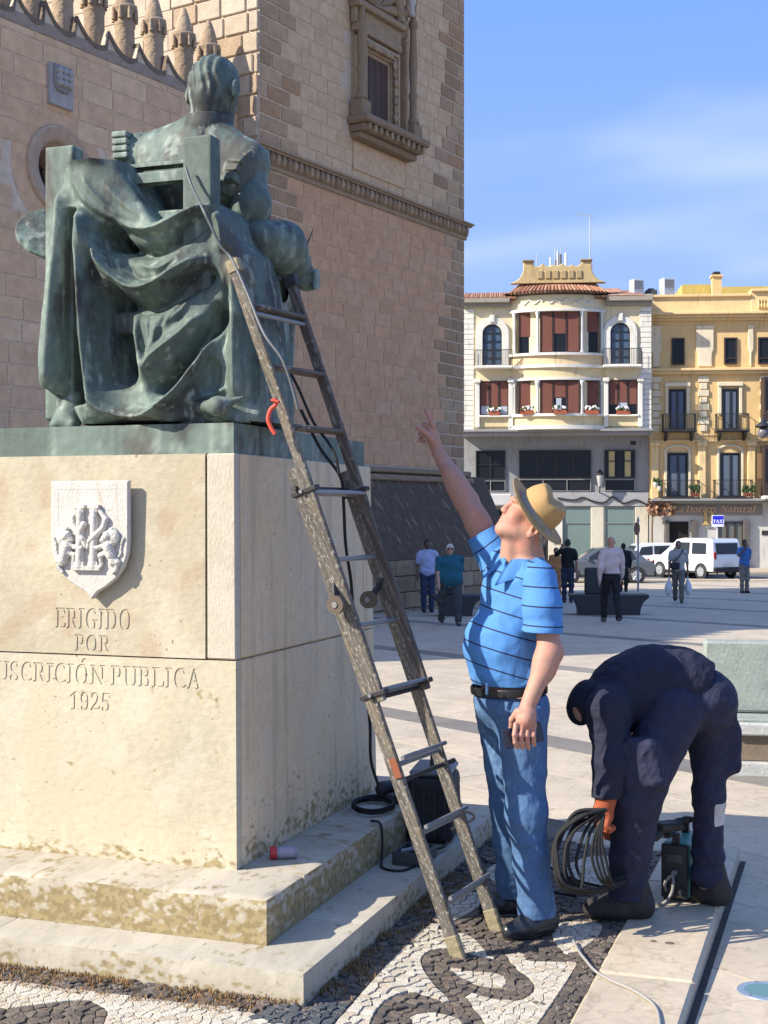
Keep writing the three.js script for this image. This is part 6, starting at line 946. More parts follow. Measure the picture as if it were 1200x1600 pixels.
  const sb = [[M(715, 0, 5.5).x, M(0, 1075, 5.5).y, -6.0], [M(885, 0, 5.3).x, M(0, 838, 5.4).y, -5.24]];
  part(man, 'polo_shirt', mesh(shirtF, ...sb, 0.0068, { uv: (x, y, z) => [x * 2, (y * axis.y + x * axis.x) / per + 0.12] }), shirtMat);
  const slDir = sleeveEnd.clone().sub(lsh).normalize();
  const slv = join(0.03, cone(M(842, 906, 5.35), M(848, 950, 5.31), 0.074, 0.076), cone(M(848, 950, 5.31), M(846, 1000, 5.30), 0.076, 0.086));
  const slvF = both(carve((x, y, z) => slv(x, y, z) - 0.004 * Math.sin(52 * (y - 0.3 * x)) * smooth(1.35, 1.2, y), cone(M(849, 985, 5.30), M(846, 1030, 5.28), 0.066, 0.078), 0.004), half(M(846, 988, 5.30), V(-0.05, -1, 0)));
  part(man, 'sleeve', mesh(slvF, ...bounds([M(846, 950, 5.31)], 0.19), 0.006, { uv: (x, y) => [x * 2, (y + 0.05 * x) / per + 0.42] }), shirtMat);
  const rd = rsl.clone().sub(rsh).normalize(), navy = mat([0.030, 0.07, 0.25], 0.85, { bumpMap: weave, bumpScale: 0.001 });
  const rs = join(0.02, cone(M(782, 888, 5.62), M(768, 858, 5.66), 0.085, 0.077), cone(M(768, 858, 5.66), M(752, 826, 5.69), 0.077, 0.078));
  part(man, 'sleeve', mesh(both(carve(rs, cone(M(756, 836, 5.685), M(735, 795, 5.72), 0.064, 0.075), 0.004), half(M(755, 832, 5.685), V(-0.47, 0.86, -0.1))), ...bounds([M(768, 856, 5.66)], 0.17), 0.006, { uv: (x, y) => [x * 2, (y * 0.8 - x * 0.6) / per + 0.1] }), shirtMat);
  // collar: a band folded over, open at the throat, its two points lying on the chest
  { const c0 = M(817, 880, 5.455), ax = V(0.22, 0.95, 0.12).normalize(), fx = V(-0.86, 0.18, 0.48).addScaledVector(ax, -V(-0.86, 0.18, 0.48).dot(ax)).normalize(), sx = V().crossVectors(ax, fx), P = [], I = [], n = 44, rows = [[0.066, 0.004], [0.071, 0.030], [0.077, 0.036], [0.085, 0.030], [0.103, -0.006], [0.112, -0.026], [0.108, -0.028], [0.084, 0.018]];
    for (let i = 0; i <= n; i++) { const t = i / n, a = mix(0.42, 2 * Math.PI - 0.42, t), fr = Math.pow(Math.abs(2 * t - 1), 5), w = 1 + 0.03 * Math.sin(i * 1.3); rows.forEach(([r, h], k) => { const out = k > 2 && k < 7 ? fr : 0, q = c0.clone().addScaledVector(fx, Math.cos(a) * (r * w + 0.035 * out + 0.012 * fr)).addScaledVector(sx, Math.sin(a) * (r * w + 0.014 * out)).addScaledVector(ax, h - 0.052 * out - 0.022 * fr); P.push(q.x, q.y, q.z); }); }
    const m = rows.length; for (let i = 0; i < n; i++) for (let k = 0; k < m; k++) { const k2 = (k + 1) % m, A = i * m + k, B = i * m + k2, C = (i + 1) * m + k, E = (i + 1) * m + k2; I.push(A, B, E, A, E, C); } for (const e of [0, n]) for (let k = 1; k < m - 1; k++) I.push(e * m, e * m + k, e * m + k + 1);
    const g = new THREE.BufferGeometry(); g.setAttribute('position', new THREE.Float32BufferAttribute(P, 3)); g.setIndex(I); g.computeVertexNormals(); g.setAttribute('uv', new THREE.Float32BufferAttribute(P.filter((_, i) => i % 3 < 2).map(q => q * 6), 2)); part(man, 'collar', g, mat([0.070, 0.225, 0.52], 0.85, { bumpMap: weave, bumpScale: 0.0012 })); }
  // belt and buckle
  const beltF = (x, y, z) => { const d = blob(M(795, 1076, 5.49), 0.150, 0.30, 0.178, F, UP, Lf)(x, y, z); const yy = y - (M(0, 1076, 5.49).y + 0.04 * (x - pel.x)); return Math.max(Math.abs(d) - 0.004, Math.abs(yy) - 0.017); };
  part(man, 'belt', mesh(beltF, ...bounds([M(795, 1076, 5.49)], 0.22), 0.0055), mat([0.012, 0.011, 0.012], 0.4, { bumpMap: GRAIN, bumpScale: 0.001 }));
  part(man, 'belt_loop', mesh(rbox(M(761, 1077, 5.30), 0.006, 0.024, 0.006, 0.003), ...bounds([M(761, 1077, 5.30)], 0.04), 0.0035), cloth([0.06, 0.14, 0.30]));
  // jeans
  const jw = (x, y, z) => { const t = smooth(0.75, 0.1, y); const cr = Math.max(0, 1 - 6 * Math.abs(fbm(x * 8 + y * 7, y * 6 - x * 4, z * 8, 2))); return 0.004 * t * Math.sin(38 * (y + 0.9 * x) + 5 * fbm(x * 6, y * 4, z * 6, 2)) + 0.004 * cr + 0.003 * smooth(0.5, 0.85, y) * Math.sin(26 * (y - 0.8 * x + 0.5 * z) + 2) + 0.006 * fbm(x * 10, y * 7, z * 10, 3); };
  const jeans = join(0.045, blob(M(797, 1098, 5.5), 0.148, 0.12, 0.172, F, UP, Lf), cone(M(816, 1118, 5.42), lkn, 0.108, 0.077), cone(lkn, M(841, 1448, 5.365), 0.077, 0.073), cone(M(784, 1118, 5.59), rkn, 0.104, 0.076), cone(rkn, M(804, 1418, 5.665), 0.076, 0.071), blob(M(824, 1128, 5.5), 0.072, 0.11, 0.11));
  const gap = cone(M(806, 1300, 5.5), M(822, 1440, 5.52), 0.006, 0.03);
  const jF = (x, y, z) => Math.max(jeans(x, y, z) - jw(x, y, z), y - M(0, 1080, 5.49).y + 0.012 - 0.04 * (x - pel.x), (0.016 + 0.1 * Math.max(0, x - lan.x)) - y);
  part(man, 'jeans', mesh(jF, [M(725, 0, 5.5).x, 0.0, -6.0], [M(885, 0, 5.3).x, M(0, 1068, 5.5).y, -5.28], 0.0078, { colour: (x, y, z) => { const f = fbm(x * 8, y * 3, z * 8, 4), g = fbm(x * 80, y * 30, z * 80, 2), w = smooth(0.1, 0.3, f + 0.4 * g); const k = 1 + 0.3 * g; return mix3([0.062 * k, 0.132 * k, 0.262 * k], [0.13 * k, 0.23 * k, 0.38 * k], 0.65 * w); } }), vmat(0.88, { bumpMap: LEGC, bumpScale: 0.0055 }));
  for (const q of [lan, ran]) part(man, 'sock', mesh(cone(V(q.x, 0.10, q.z), V(q.x - 0.035, -0.005, q.z + 0.02), 0.052, 0.048), ...bounds([V(q.x, 0.10, q.z), V(q.x - 0.035, 0.0, q.z + 0.02)], 0.07), 0.006), mat([0.02, 0.022, 0.03], 0.95));
  // loafers
  const shoe = (a, toeX, toeZ) => { const heel = V(a.x + 0.045, gy + 0.045, a.z - 0.015), toe = V(a.x + toeX, gy + 0.034, a.z + toeZ), mid = heel.clone().lerp(toe, 0.55); const f = join(0.03, cone(heel, mid, 0.042, 0.044), cone(mid, toe, 0.044, 0.034), cone(heel.clone().add(V(0, 0.03, 0)), mid.clone().add(V(0, 0.014, 0)), 0.038, 0.036)); return [both(f, half(V(0, gy + 0.004, 0), V(0, -1, 0))), [heel, toe, mid]]; };
  for (const [a, tx, tz] of [[lan, -0.125, 0.075], [ran, -0.13, 0.055]]) { const [f, pts] = shoe(a, tx, tz); const s = part(man, 'shoe', mesh(f, ...bounds(pts, 0.09), 0.005), mat([0.022, 0.024, 0.03], 0.35, { bumpMap: GRAIN, bumpScale: 0.0008 })); part(s, 'sole', mesh(both(both(swell(f, 0.005), half(V(0, gy + 0.014, 0), V(0, 1, 0))), half(V(0, gy, 0), V(0, -1, 0))), ...bounds(pts, 0.09), 0.005), mat([0.012, 0.012, 0.012], 0.8)); }
  // phone in the hand by the thigh
  const ph = thing('phone', 'dark phone held flat against the thigh of the man in the straw hat', 'phone', [0, 0, 0]); { const c = M(817, 1149, 5.222), a = V(0.96, 0.18, -0.2).normalize(), b = V(-0.18, 0.97, -0.1).normalize(); const g = cbox(0.165, 0.078, 0.009, 0.003); g.applyMatrix4(new THREE.Matrix4().makeBasis(a, b, V().crossVectors(a, b)).setPosition(c)); part(ph, 'case', g, mat([0.012, 0.016, 0.03], 0.35)); const g2 = box(0.155, 0.07, 0.002).applyMatrix4(new THREE.Matrix4().makeBasis(a, b, V().crossVectors(a, b)).setPosition(c.clone().addScaledVector(V().crossVectors(a, b), 0.0055))); part(ph, 'back', g2, mat([0.02, 0.024, 0.045], 0.2)); }
  // the straw hat
  const hat = thing('straw_hat', 'tan straw hat with a grey band worn by the pointing man', 'hat', [0, 0, 0]);
  const hx = V().crossVectors(V(0, 0, 1), ha).normalize(), hz = V().crossVectors(ha, hx).negate();
  const basis = new THREE.Matrix4().makeBasis(hx, ha, V().crossVectors(hx, ha)).setPosition(ho).scale(V(0.955, 0.955, 0.955));
  const straw = texture(512, 256, (u, v) => { const a = Math.sin(u * 2 * Math.PI * 150 + (Math.floor(v * 64) % 2) * Math.PI), b = Math.sin(v * 2 * Math.PI * 64); const k = 0.86 + 0.14 * a * b + 0.14 * tileNoise(u, v, 22, 5, 3); return [0.50 * k, 0.305 * k, 0.12 * k]; });
  const strawB = texture(512, 256, (u, v) => 0.5 + 0.4 * Math.sin(u * 2 * Math.PI * 150 + (Math.floor(v * 64) % 2) * Math.PI) * Math.sin(v * 2 * Math.PI * 64), false);
  const strawMat = mat([1, 1, 1], 0.75, { map: straw, bumpMap: strawB, bumpScale: 0.0012, side: THREE.DoubleSide });
  const seg = 64, crownP = [[0.103, -0.004], [0.1035, 0.03], [0.101, 0.06], [0.096, 0.085], [0.090, 0.103], [0.082, 0.112], [0.07, 0.114], [0.05, 0.112], [0.001, 0.110]];
  const crown = lathe(crownP, seg); { const p = crown.attributes.position; for (let i = 0; i < p.count; i++) { let x = p.getX(i), y = p.getY(i), z = p.getZ(i); const t = smooth(0.05, 0.112, y); y -= 0.022 * t * Math.exp(-((x / 0.03) ** 2)) * (z > -0.08 ? 1 : 0.7); x *= 1 - 0.10 * t * smooth(0.0, 0.1, -z * Math.sign(-1) * 0 + 0.06); p.setXYZ(i, x, y, z * 1.09); } crown.computeVertexNormals(); crown.applyMatrix4(basis); }
  part(hat, 'crown', crown, strawMat);
  const brim = new THREE.RingGeometry(0.1, 0.172, seg, 6).rotateX(-Math.PI / 2); { const p = brim.attributes.position, uv = brim.attributes.uv; for (let i = 0; i < p.count; i++) { const x = p.getX(i), z = p.getZ(i), r = Math.hypot(x, z), a = Math.atan2(z, x), k = (r - 0.1) / 0.072; p.setXYZ(i, x, 0.006 * k * k + 0.010 * k * k * Math.cos(2 * a), z * 1.06); uv.setXY(i, a / 6.283, r * 4); } brim.computeVertexNormals(); }
  const under = brim.clone().translate(0, -0.0035, 0); const edge = new THREE.TorusGeometry(0.172, 0.0028, 5, seg).rotateX(Math.PI / 2); { const p = edge.attributes.position; for (let i = 0; i < p.count; i++) { const x = p.getX(i), z = p.getZ(i), a = Math.atan2(z, x); p.setXYZ(i, x, p.getY(i) + 0.006 + 0.010 * Math.cos(2 * a) - 0.0017, z * 1.06); } edge.computeVertexNormals(); }
  part(hat, 'brim', merge([brim, under, edge]).applyMatrix4(basis), strawMat);
  const band = new THREE.CylinderGeometry(0.1052, 0.1062, 0.024, seg, 1, true).translate(0, 0.012, 0); { const p = band.attributes.position; for (let i = 0; i < p.count; i++) p.setZ(i, p.getZ(i) * 1.09); } part(hat, 'band', band.applyMatrix4(basis), mat([0.33, 0.33, 0.29], 0.85, { bumpMap: weave, bumpScale: 0.001, side: THREE.DoubleSide }));
}

// ---- the workman bending down over the cables
{
  const M = (x, y, D) => at(x, y, D * 1.022);
  const w = thing('person', 'workman in dark navy overalls bending down to gather black cables', 'person', [0, 0, 0]);
  const navy = (k = 1) => (x, y, z) => { const f = 1 + 0.5 * fbm(x * 20, y * 20, z * 20, 3); return [0.0125 * f * k, 0.0145 * f * k, 0.037 * f * k]; };
  const fab = vmat(0.85, { bumpMap: LEGC, bumpScale: 0.007 });
  const fold = (x, y, z) => { const r1 = 1 - Math.abs(fbm(x * 7 + y * 3, y * 7 - x * 4, z * 7, 2)) * 5, r2 = 1 - Math.abs(fbm(x * 15 - y * 8, y * 12 + x * 6, z * 15 + 5, 2)) * 5; return 0.006 * Math.max(0, r1) + 0.0025 * Math.max(0, r2) - 0.003; };
  const hipL = M(1052, 1112, 5.58), hipR = M(1108, 1108, 5.78), knL = M(994, 1240, 5.52), knR = M(1107, 1242, 5.77), anL = M(982, 1402, 5.60), anR = M(1104, 1376, 5.78);
  const mid = M(1015, 1066, 5.68), sho = M(955, 1084, 5.66), head = M(913, 1097, 5.60);
  const shL = M(948, 1120, 5.50), elL = M(957, 1190, 5.46), wrL = M(946, 1248, 5.44), shR = M(948, 1105, 5.84), elR = M(968, 1200, 5.84), wrR = M(950, 1262, 5.66);
  // skin: whole body under the clothes, head and hands in the open
  const hand = (wr, dir, out) => { const k = wr.clone().addScaledVector(dir, 0.07), s = out.clone(); return join(0.01, cone(wr, k, 0.032, 0.036), ...[0, 1, 2, 3].map(i => { const b = k.clone().addScaledVector(s, (i - 1.5) * 0.019), c = b.clone().addScaledVector(dir, 0.03).add(V(-0.012, 0, 0.02)), e = c.clone().addScaledVector(dir, 0.008).add(V(0.014, -0.012, 0.0)); const t = e.clone().add(V(0.016, 0.006, -0.014)); return finger([b, c, e, t], 0.0115 - i * 0.0006, 0.0095); }), finger([wr.clone().addScaledVector(dir, 0.02), wr.clone().add(V(-0.035, -0.035, 0.01)), wr.clone().add(V(-0.03, -0.07, 0.012))], 0.015, 0.011)); };
  const dn = V(-0.08, -1, 0).normalize();
  const body = join(0.04, cone(M(1090, 1085, 5.68), mid, 0.12, 0.12), cone(mid, sho, 0.12, 0.10), cone(sho, head, 0.06, 0.055), blob(M(913, 1099, 5.60), 0.060, 0.086, 0.070, V(0.9, -0.3, 0.2).normalize(), V(0.3, 0.95, 0).normalize()), blob(M(909, 1112, 5.585), 0.036, 0.04, 0.04), cone(hipL, knL, 0.08, 0.06), cone(knL, anL, 0.06, 0.045), cone(hipR, knR, 0.08, 0.055), cone(knR, anR, 0.055, 0.045), cone(shL, elL, 0.05, 0.045), cone(elL, wrL, 0.045, 0.032), cone(shR, elR, 0.05, 0.045), cone(elR, wrR, 0.045, 0.032));
  const hl = hand(wrL, dn, V(0.55, 0, 0.83)), hr = hand(wrR, dn, V(0.5, 0, 0.86));
  part(w, 'body', mesh(body, [M(880, 0, 5.6).x, -0.04, -6.15], [M(1160, 0, 5.8).x, 1.3, -5.4], 0.009, { colour: skinTone([0.36, 0.19, 0.13]) }), vmat(0.55));
  const glove = mat([0.36, 0.085, 0.032], 0.8, { bumpMap: GRAIN, bumpScale: 0.002 });
  const gl = (h, wr) => part(w, 'glove', mesh(join(0.01, swell(h, 0.004), both(cone(wr.clone().add(V(0.004, 0.03, 0)), wr.clone().add(V(0, -0.01, 0)), 0.05, 0.044), half(wr.clone().add(V(0, 0.028, 0)), V(0, 1, 0)))), ...bounds([wr, wr.clone().addScaledVector(dn, 0.13)], 0.075), 0.0045), glove);
  gl(hl, wrL); gl(hr, wrR);
  // dark hood pulled over the head
  part(w, 'hood', mesh((x, y, z) => { const d = join(0.04, blob(M(912, 1099, 5.60), 0.070, 0.096, 0.082, V(0.9, -0.3, 0.2).normalize(), V(0.3, 0.95, 0).normalize()), cone(M(924, 1090, 5.61), sho, 0.066, 0.09))(x, y, z) - 0.004 * fbm(x * 14, y * 14, z * 14, 2); const cut = blob(M(904, 1119, 5.50), 0.013, 0.044, 0.085, V(0.9, 0.43, 0), V(-0.43, 0.9, 0))(x, y, z); return Math.max(d, -cut); }, ...bounds([head, sho], 0.17), 0.006, { colour: navy(0.45) }), fab);
  // jacket
  const jacket = join(0.06, cone(M(1098, 1085, 5.68), M(1060, 1066, 5.68), 0.135, 0.142), cone(M(1060, 1066, 5.68), mid, 0.142, 0.145), cone(mid, M(975, 1078, 5.67), 0.145, 0.135), cone(M(975, 1078, 5.67), M(945, 1096, 5.66), 0.13, 0.10), cone(M(950, 1106, 5.50), M(950, 1100, 5.84), 0.085, 0.085), cone(mid, M(1000, 1100, 5.66), 0.13, 0.12));
  const arms = join(0.035, cone(M(950, 1116, 5.52), elL, 0.09, 0.076), cone(elL, wrL, 0.076, 0.058), cone(M(950, 1110, 5.84), elR, 0.09, 0.076), cone(elR, wrR, 0.076, 0.058));
  part(w, 'jacket', mesh((x, y, z) => Math.max(smin(jacket(x, y, z), arms(x, y, z), 0.05) - fold(x, y, z), wrL.y + 0.005 - y, (x - M(1092, 0, 5.68).x) * 0.86 - (y - M(0, 1062, 5.68).y) * 0.5 - 0.02), [M(880, 0, 5.5).x, M(0, 1265, 5.5).y, -6.15], [M(1130, 0, 5.7).x, 1.25, -5.4], 0.0085, { colour: navy(0.85) }), fab);
  // trousers with thigh and cargo pockets
  const tr = join(0.05, blob(M(1100, 1094, 5.69), 0.14, 0.135, 0.165, V(0.86, -0.5, 0), V(0.5, 0.86, 0)), cone(hipL, knL, 0.122, 0.105), cone(knL, M(979, 1392, 5.60), 0.105, 0.076), cone(M(1110, 1112, 5.78), knR, 0.112, 0.062), cone(knR, M(1106, 1368, 5.78), 0.062, 0.072), rbox(M(1002, 1190, 5.43), 0.085, 0.10, 0.05, 0.03, V(0.93, 0.2, 0.3).normalize()), rbox(M(1141, 1165, 5.80), 0.03, 0.11, 0.09, 0.03));
  const tF = (x, y, z) => Math.max(tr(x, y, z) - fold(x, y, z) - 0.004 * Math.sin(70 * y + 6 * x + 3 * fbm(x * 8, y * 8, z * 8, 2)) * smooth(0.32, 0.1, y), (M(1086, 0, 5.68).x - 0.10 - x) * 0.9 - (M(0, 1062, 5.68).y - y) * 0.8 - 0.05, 0.03 - y);
  part(w, 'trousers', mesh(tF, [M(925, 0, 5.4).x, 0.0, -6.2], [M(1165, 0, 5.8).x, 1.2, -5.4], 0.0085, { colour: navy(1.25) }), fab);
  part(w, 'waistband', tube([M(1068, 1064, 5.56), M(1082, 1054, 5.57), M(1096, 1055, 5.62), M(1110, 1062, 5.7), M(1122, 1076, 5.8)], 0.009, 6, 24), mat([0.30, 0.32, 0.42], 0.8));
  part(w, 'shirt_tail', mesh(rbox(M(1084, 1057, 5.56), 0.016, 0.008, 0.006, 0.004), ...bounds([M(1084, 1057, 5.56)], 0.03), 0.003), mat([0.7, 0.7, 0.72], 0.8));
  { const g = new THREE.BufferGeometry(); part(w, 'knee_patch', mesh(both(swell(tF, 0.003), rbox(M(1128, 1275, 5.70), 0.032, 0.052, 0.09, 0.01)), ...bounds([M(1126, 1275, 5.72)], 0.12), 0.006), mat([0.52, 0.52, 0.52], 0.85, { map: MOTTLE })); }
  const sole = -0.053;
  const boot = (a, t) => { const heel = V(a.x + 0.05, sole + 0.05, a.z - 0.01), toe = V(a.x + t[0], sole + 0.04, a.z + t[1]), m = heel.clone().lerp(toe, 0.5); return [both(join(0.03, cone(heel, m, 0.056, 0.056), cone(m, toe, 0.056, 0.045), cone(a.clone().setY(0.17), heel, 0.066, 0.06)), half(V(0, sole, 0), V(0, -1, 0))), [heel, toe, a.clone().setY(0.14)]]; };
  for (const [a, t] of [[anL, [-0.15, 0.0]], [anR, [-0.06, -0.10]]]) { const [f, pts] = boot(a, t); part(w, 'boot', mesh(rough(f, 0.003, 20), ...bounds(pts, 0.11), 0.007), mat([0.030, 0.028, 0.026], 0.75, { map: MOTTLE, bumpMap: GRAIN, bumpScale: 0.002 })); }
}

// ---- passers-by: the same kind of body posed and dressed one by one; facing +z before they are turned
function passer(label, x, feetY, tall, turn, o) {
  const D = atFeet(x, feetY), k = tall / 1.74; const p = thing('person', label, 'person', [(x - CX) / LENS * D, plazaY(D), -D], turn);
  const wd = o.wide || 1, st = o.stride || 0, c = o.cell || 0.017, Q = (a, b, d) => V(a, b, d).multiplyScalar(k);
  const hip = s => Q(s * 0.09 * wd, 0.90, 0), kn = s => Q(s * 0.095 * wd, 0.49, st * s * 0.16 + (st ? 0.05 : 0.015)), an = s => Q(s * 0.095 * wd, 0.085 + (st && s * st < 0 ? 0.04 : 0), st * s * 0.30 - (st ? 0.02 : 0));
  const sh = s => Q(s * 0.185 * (0.5 + wd * 0.5), 1.42, -0.01), arm = { el: s => Q(s * (0.24 + 0.05 * (wd - 1)), 1.13, -st * s * 0.10 - 0.02), wr: s => Q(s * (0.25 + 0.05 * (wd - 1)), 0.89, -st * s * 0.16 + 0.06), ...(o.arm ? o.arm(Q, st) : {}) };
  const hd = Q(0, 1.635, 0.015 + (o.stoop || 0)), nk = Q(0, 1.47, 0.0);
  const head = join(0.02, blob(hd, 0.076 * k, 0.108 * k, 0.094 * k), blob(Q(0, 1.565, 0.04 + (o.stoop || 0)), 0.052 * k, 0.05 * k, 0.055 * k), cone(Q(0, 1.645, 0.10 + (o.stoop || 0)), Q(0, 1.61, 0.118 + (o.stoop || 0)), 0.010, 0.014), cone(Q(-0.078, 1.63, 0), Q(-0.08, 1.61, -0.005), 0.018, 0.013), cone(Q(0.078, 1.63, 0), Q(0.08, 1.61, -0.005), 0.018, 0.013), cone(Q(0, 1.57, -0.01), nk, 0.052 * k, 0.06 * k));
  const hnd = s => { const w = arm.wr(s), e = arm.el(s), d = w.clone().sub(e).normalize(), q = w.clone().addScaledVector(d, 0.085 * k); const u = V(0, 0, 1).cross(d).normalize().cross(d).normalize(); return join(0.01, cone(w, q, 0.028, 0.03), ...[0, 1, 2, 3].map(i => { const b = q.clone().addScaledVector(u, (i - 1.5) * 0.019), t = b.clone().addScaledVector(d, (0.075 - Math.abs(i - 1.4) * 0.01) * k).add(V(0, 0, 0.012)); return cone(b, t, 0.0105, 0.009); }), cone(w.clone().addScaledVector(d, 0.03), w.clone().addScaledVector(d, 0.085).addScaledVector(u, -0.045), 0.013, 0.010)); };
  const body = join(0.03, head, cone(sh(-1), sh(1), 0.06), blob(Q(0, 1.22, 0), 0.16 * wd, 0.26, 0.10 * wd), blob(Q(0, 0.95, 0), 0.155 * wd, 0.14, 0.105 * wd), ...[-1, 1].flatMap(s => [cone(hip(s), kn(s), 0.08 * wd, 0.055), cone(kn(s), an(s), 0.052, 0.04), cone(an(s), an(s).add(V(0, -0.04, 0.1)), 0.038, 0.03), cone(sh(s), arm.el(s), 0.048, 0.04), cone(arm.el(s), arm.wr(s), 0.04, 0.028), hnd(s)]));
  part(p, 'body', mesh(body, [-0.5 * wd, -0.02, -0.55], [0.5 * wd, tall + 0.1, 0.55], c * 0.8, { colour: skinTone(o.skin || [0.40, 0.22, 0.155]) }), vmat(0.6));
  const cw = (x1, y1, z1) => 0.010 * Math.sin(22 * y1 + 9 * x1 + 4 * fbm(x1 * 4, y1 * 4, z1 * 4, 2)) + 0.008 * fbm(x1 * 8, y1 * 8, z1 * 8, 2);
  const hem = (o.tuck ? 0.98 : 0.84) * k;
  const shirt = join(0.06, blob(Q(0, 1.25, 0), 0.185 * (0.4 + 0.6 * wd), 0.25, 0.125 * wd), blob(Q(0, 1.02, 0.01 + 0.05 * (wd - 1)), 0.18 * wd, 0.22, 0.13 * wd), cone(Q(-0.15, 1.42, -0.01), Q(0.15, 1.42, -0.01), 0.072, 0.072), cone(nk.clone().add(V(0, -0.03, 0)), Q(0, 1.38, 0), 0.075, 0.1));
  const sleeves = join(0.02, ...[-1, 1].flatMap(s => { const e = sh(s).lerp(arm.el(s), o.long ? 1 : 0.72); return [cone(sh(s), e, 0.072, 0.068), ...(o.long ? [cone(arm.el(s), arm.wr(s), 0.064, 0.05)] : [])]; }));
  const shF = (a, b, d) => Math.max(smin(shirt(a, b, d), sleeves(a, b, d), 0.03) - cw(a, b, d), Math.abs(a) < 0.22 * wd ? hem - b : -1);
  part(p, 'shirt', mesh(shF, [-0.5 * wd, 0.6, -0.5], [0.5 * wd, 1.6 * k, 0.5], c, { colour: (a, b, d) => { const f = 1 + 0.25 * fbm(a * 12, b * 12, d * 12, 3); return o.shirt.map(q => q * f); } }), vmat(0.9, { bumpMap: LEGC, bumpScale: 0.010 }));
  const tr = join(0.05, blob(Q(0, 0.95, 0), 0.17 * wd, 0.13, 0.12 * wd), ...[-1, 1].flatMap(s => [cone(hip(s), kn(s), 0.10 * (0.4 + 0.6 * wd), 0.075), cone(kn(s), an(s), 0.074, 0.066)]));
  const tw = (a, b, d) => 0.008 * Math.sin(30 * b + 8 * d + 4 * fbm(a * 5, b * 5, d * 5, 2));
  part(p, o.skirt ? 'dress' : 'trousers', mesh((a, b, d) => Math.max(tr(a, b, d) - tw(a, b, d), b - 1.02 * k, 0.07 * k - b), [-0.4 * wd, 0, -0.5], [0.4 * wd, 1.1 * k, 0.5], c, { colour: (a, b, d) => { const f = 1 + 0.3 * fbm(a * 12, b * 8, d * 12, 3); return o.legs.map(q => q * f); } }), vmat(0.9));
  for (const s of [-1, 1]) { const a = an(s), f = join(0.03, cone(a.clone().add(V(0, -0.035, -0.035)), a.clone().add(V(0, -0.045, 0.12)), 0.046, 0.040)); part(p, 'shoe', mesh(both(f, half(V(0, a.y - 0.083 * k, 0), V(0, -1, 0))), ...bounds([a, a.clone().add(V(0, -0.04, 0.12))], 0.09), c * 0.7), mat(o.shoes || [0.02, 0.02, 0.022], 0.6)); }
  if (o.hair) { const hf = both(swell(blob(hd.clone().add(V(0, 0.01, -0.008)), 0.078 * k, 0.108 * k, 0.094 * k), 0.007), join(0.02, half(Q(0, 1.66, 0.05 + (o.stoop || 0)), V(0, -0.55, 0.83)))); part(p, 'hair', mesh((a, b, d) => hf(a, b, d) - 0.006 * fbm(a * 40, b * 40, d * 40, 2), ...bounds([hd], 0.16), c * 0.6), mat(o.hair, 0.85)); }
  if (o.glasses) part(p, 'sunglasses', merge([-1, 1].map(s => new THREE.SphereGeometry(0.03, 10, 8).scale(1, 0.75, 0.4).translate(s * 0.036 * k, 1.648 * k, 0.098 * k)).concat([rod([-0.08 * k, 1.655 * k, 0.02], [-0.06 * k, 1.652 * k, 0.095 * k], 0.005), rod([0.08 * k, 1.655 * k, 0.02], [0.06 * k, 1.652 * k, 0.095 * k], 0.005), rod([-0.02, 1.655 * k, 0.11 * k], [0.02, 1.655 * k, 0.11 * k], 0.006)])), mat([0.02, 0.008, 0.008], 0.2));
  if (o.tuck) part(p, 'belt', mesh((a, b, d) => Math.max(Math.abs(blob(Q(0, 0.98, 0), 0.178 * wd, 0.3, 0.128 * wd)(a, b, d)) - 0.008, Math.abs(b - 0.985 * k) - 0.02), [-0.3 * wd, 0.9, -0.25 * wd], [0.3 * wd, 1.1, 0.25 * wd], 0.012), mat([0.015, 0.013, 0.012], 0.5));
  return [p, arm, k];
}
passer('man in a pale blue shirt and dark jeans standing by the church foot', 668, 957, 1.72, 0.15, { shirt: [0.42, 0.45, 0.66], legs: [0.035, 0.05, 0.10], skin: [0.16, 0.09, 0.065], hair: [0.02, 0.018, 0.016] });
passer('stout man in a teal shirt and sunglasses walking in front of the church foot', 703, 977, 1.62, 0.1, { wide: 1.5, stride: 1, shirt: [0.012, 0.105, 0.15], legs: [0.05, 0.06, 0.06], skin: [0.50, 0.29, 0.21], hair: [0.6, 0.57, 0.53], glasses: true, shoes: [0.04, 0.04, 0.045] });
passer('man in black with a hand to his head, seen from behind beside the hat', 887, 942, 1.74, Math.PI - 0.2, { shirt: [0.012, 0.012, 0.014], legs: [0.028, 0.035, 0.065], hair: [0.05, 0.04, 0.035], arm: (Q) => ({ el: s => s > 0 ? Q(0.34, 1.30, 0.08) : Q(-0.24, 1.13, -0.02), wr: s => s > 0 ? Q(0.17, 1.53, 0.10) : Q(-0.25, 0.89, 0.05) }) });
passer('person in orange clothes half hidden behind the man in black', 869, 938, 1.5, 0.4, { shirt: [0.50, 0.22, 0.08], legs: [0.44, 0.2, 0.09], hair: [0.10, 0.06, 0.04] });
passer('bald man in a pale pink shirt and black trousers walking away', 955, 973, 1.78, Math.PI + 0.1, { long: true, tuck: true, stride: 0.75, shirt: [0.62, 0.50, 0.48], legs: [0.014, 0.014, 0.017], skin: [0.48, 0.25, 0.17], shoes: [0.10, 0.10, 0.10] });
passer('person in black clothes half hidden behind the bald man', 974, 925, 1.62, Math.PI, { shirt: [0.014, 0.012, 0.014], legs: [0.012, 0.012, 0.014], hair: [0.02, 0.015, 0.012], skin: [0.2, 0.11, 0.08], long: true });
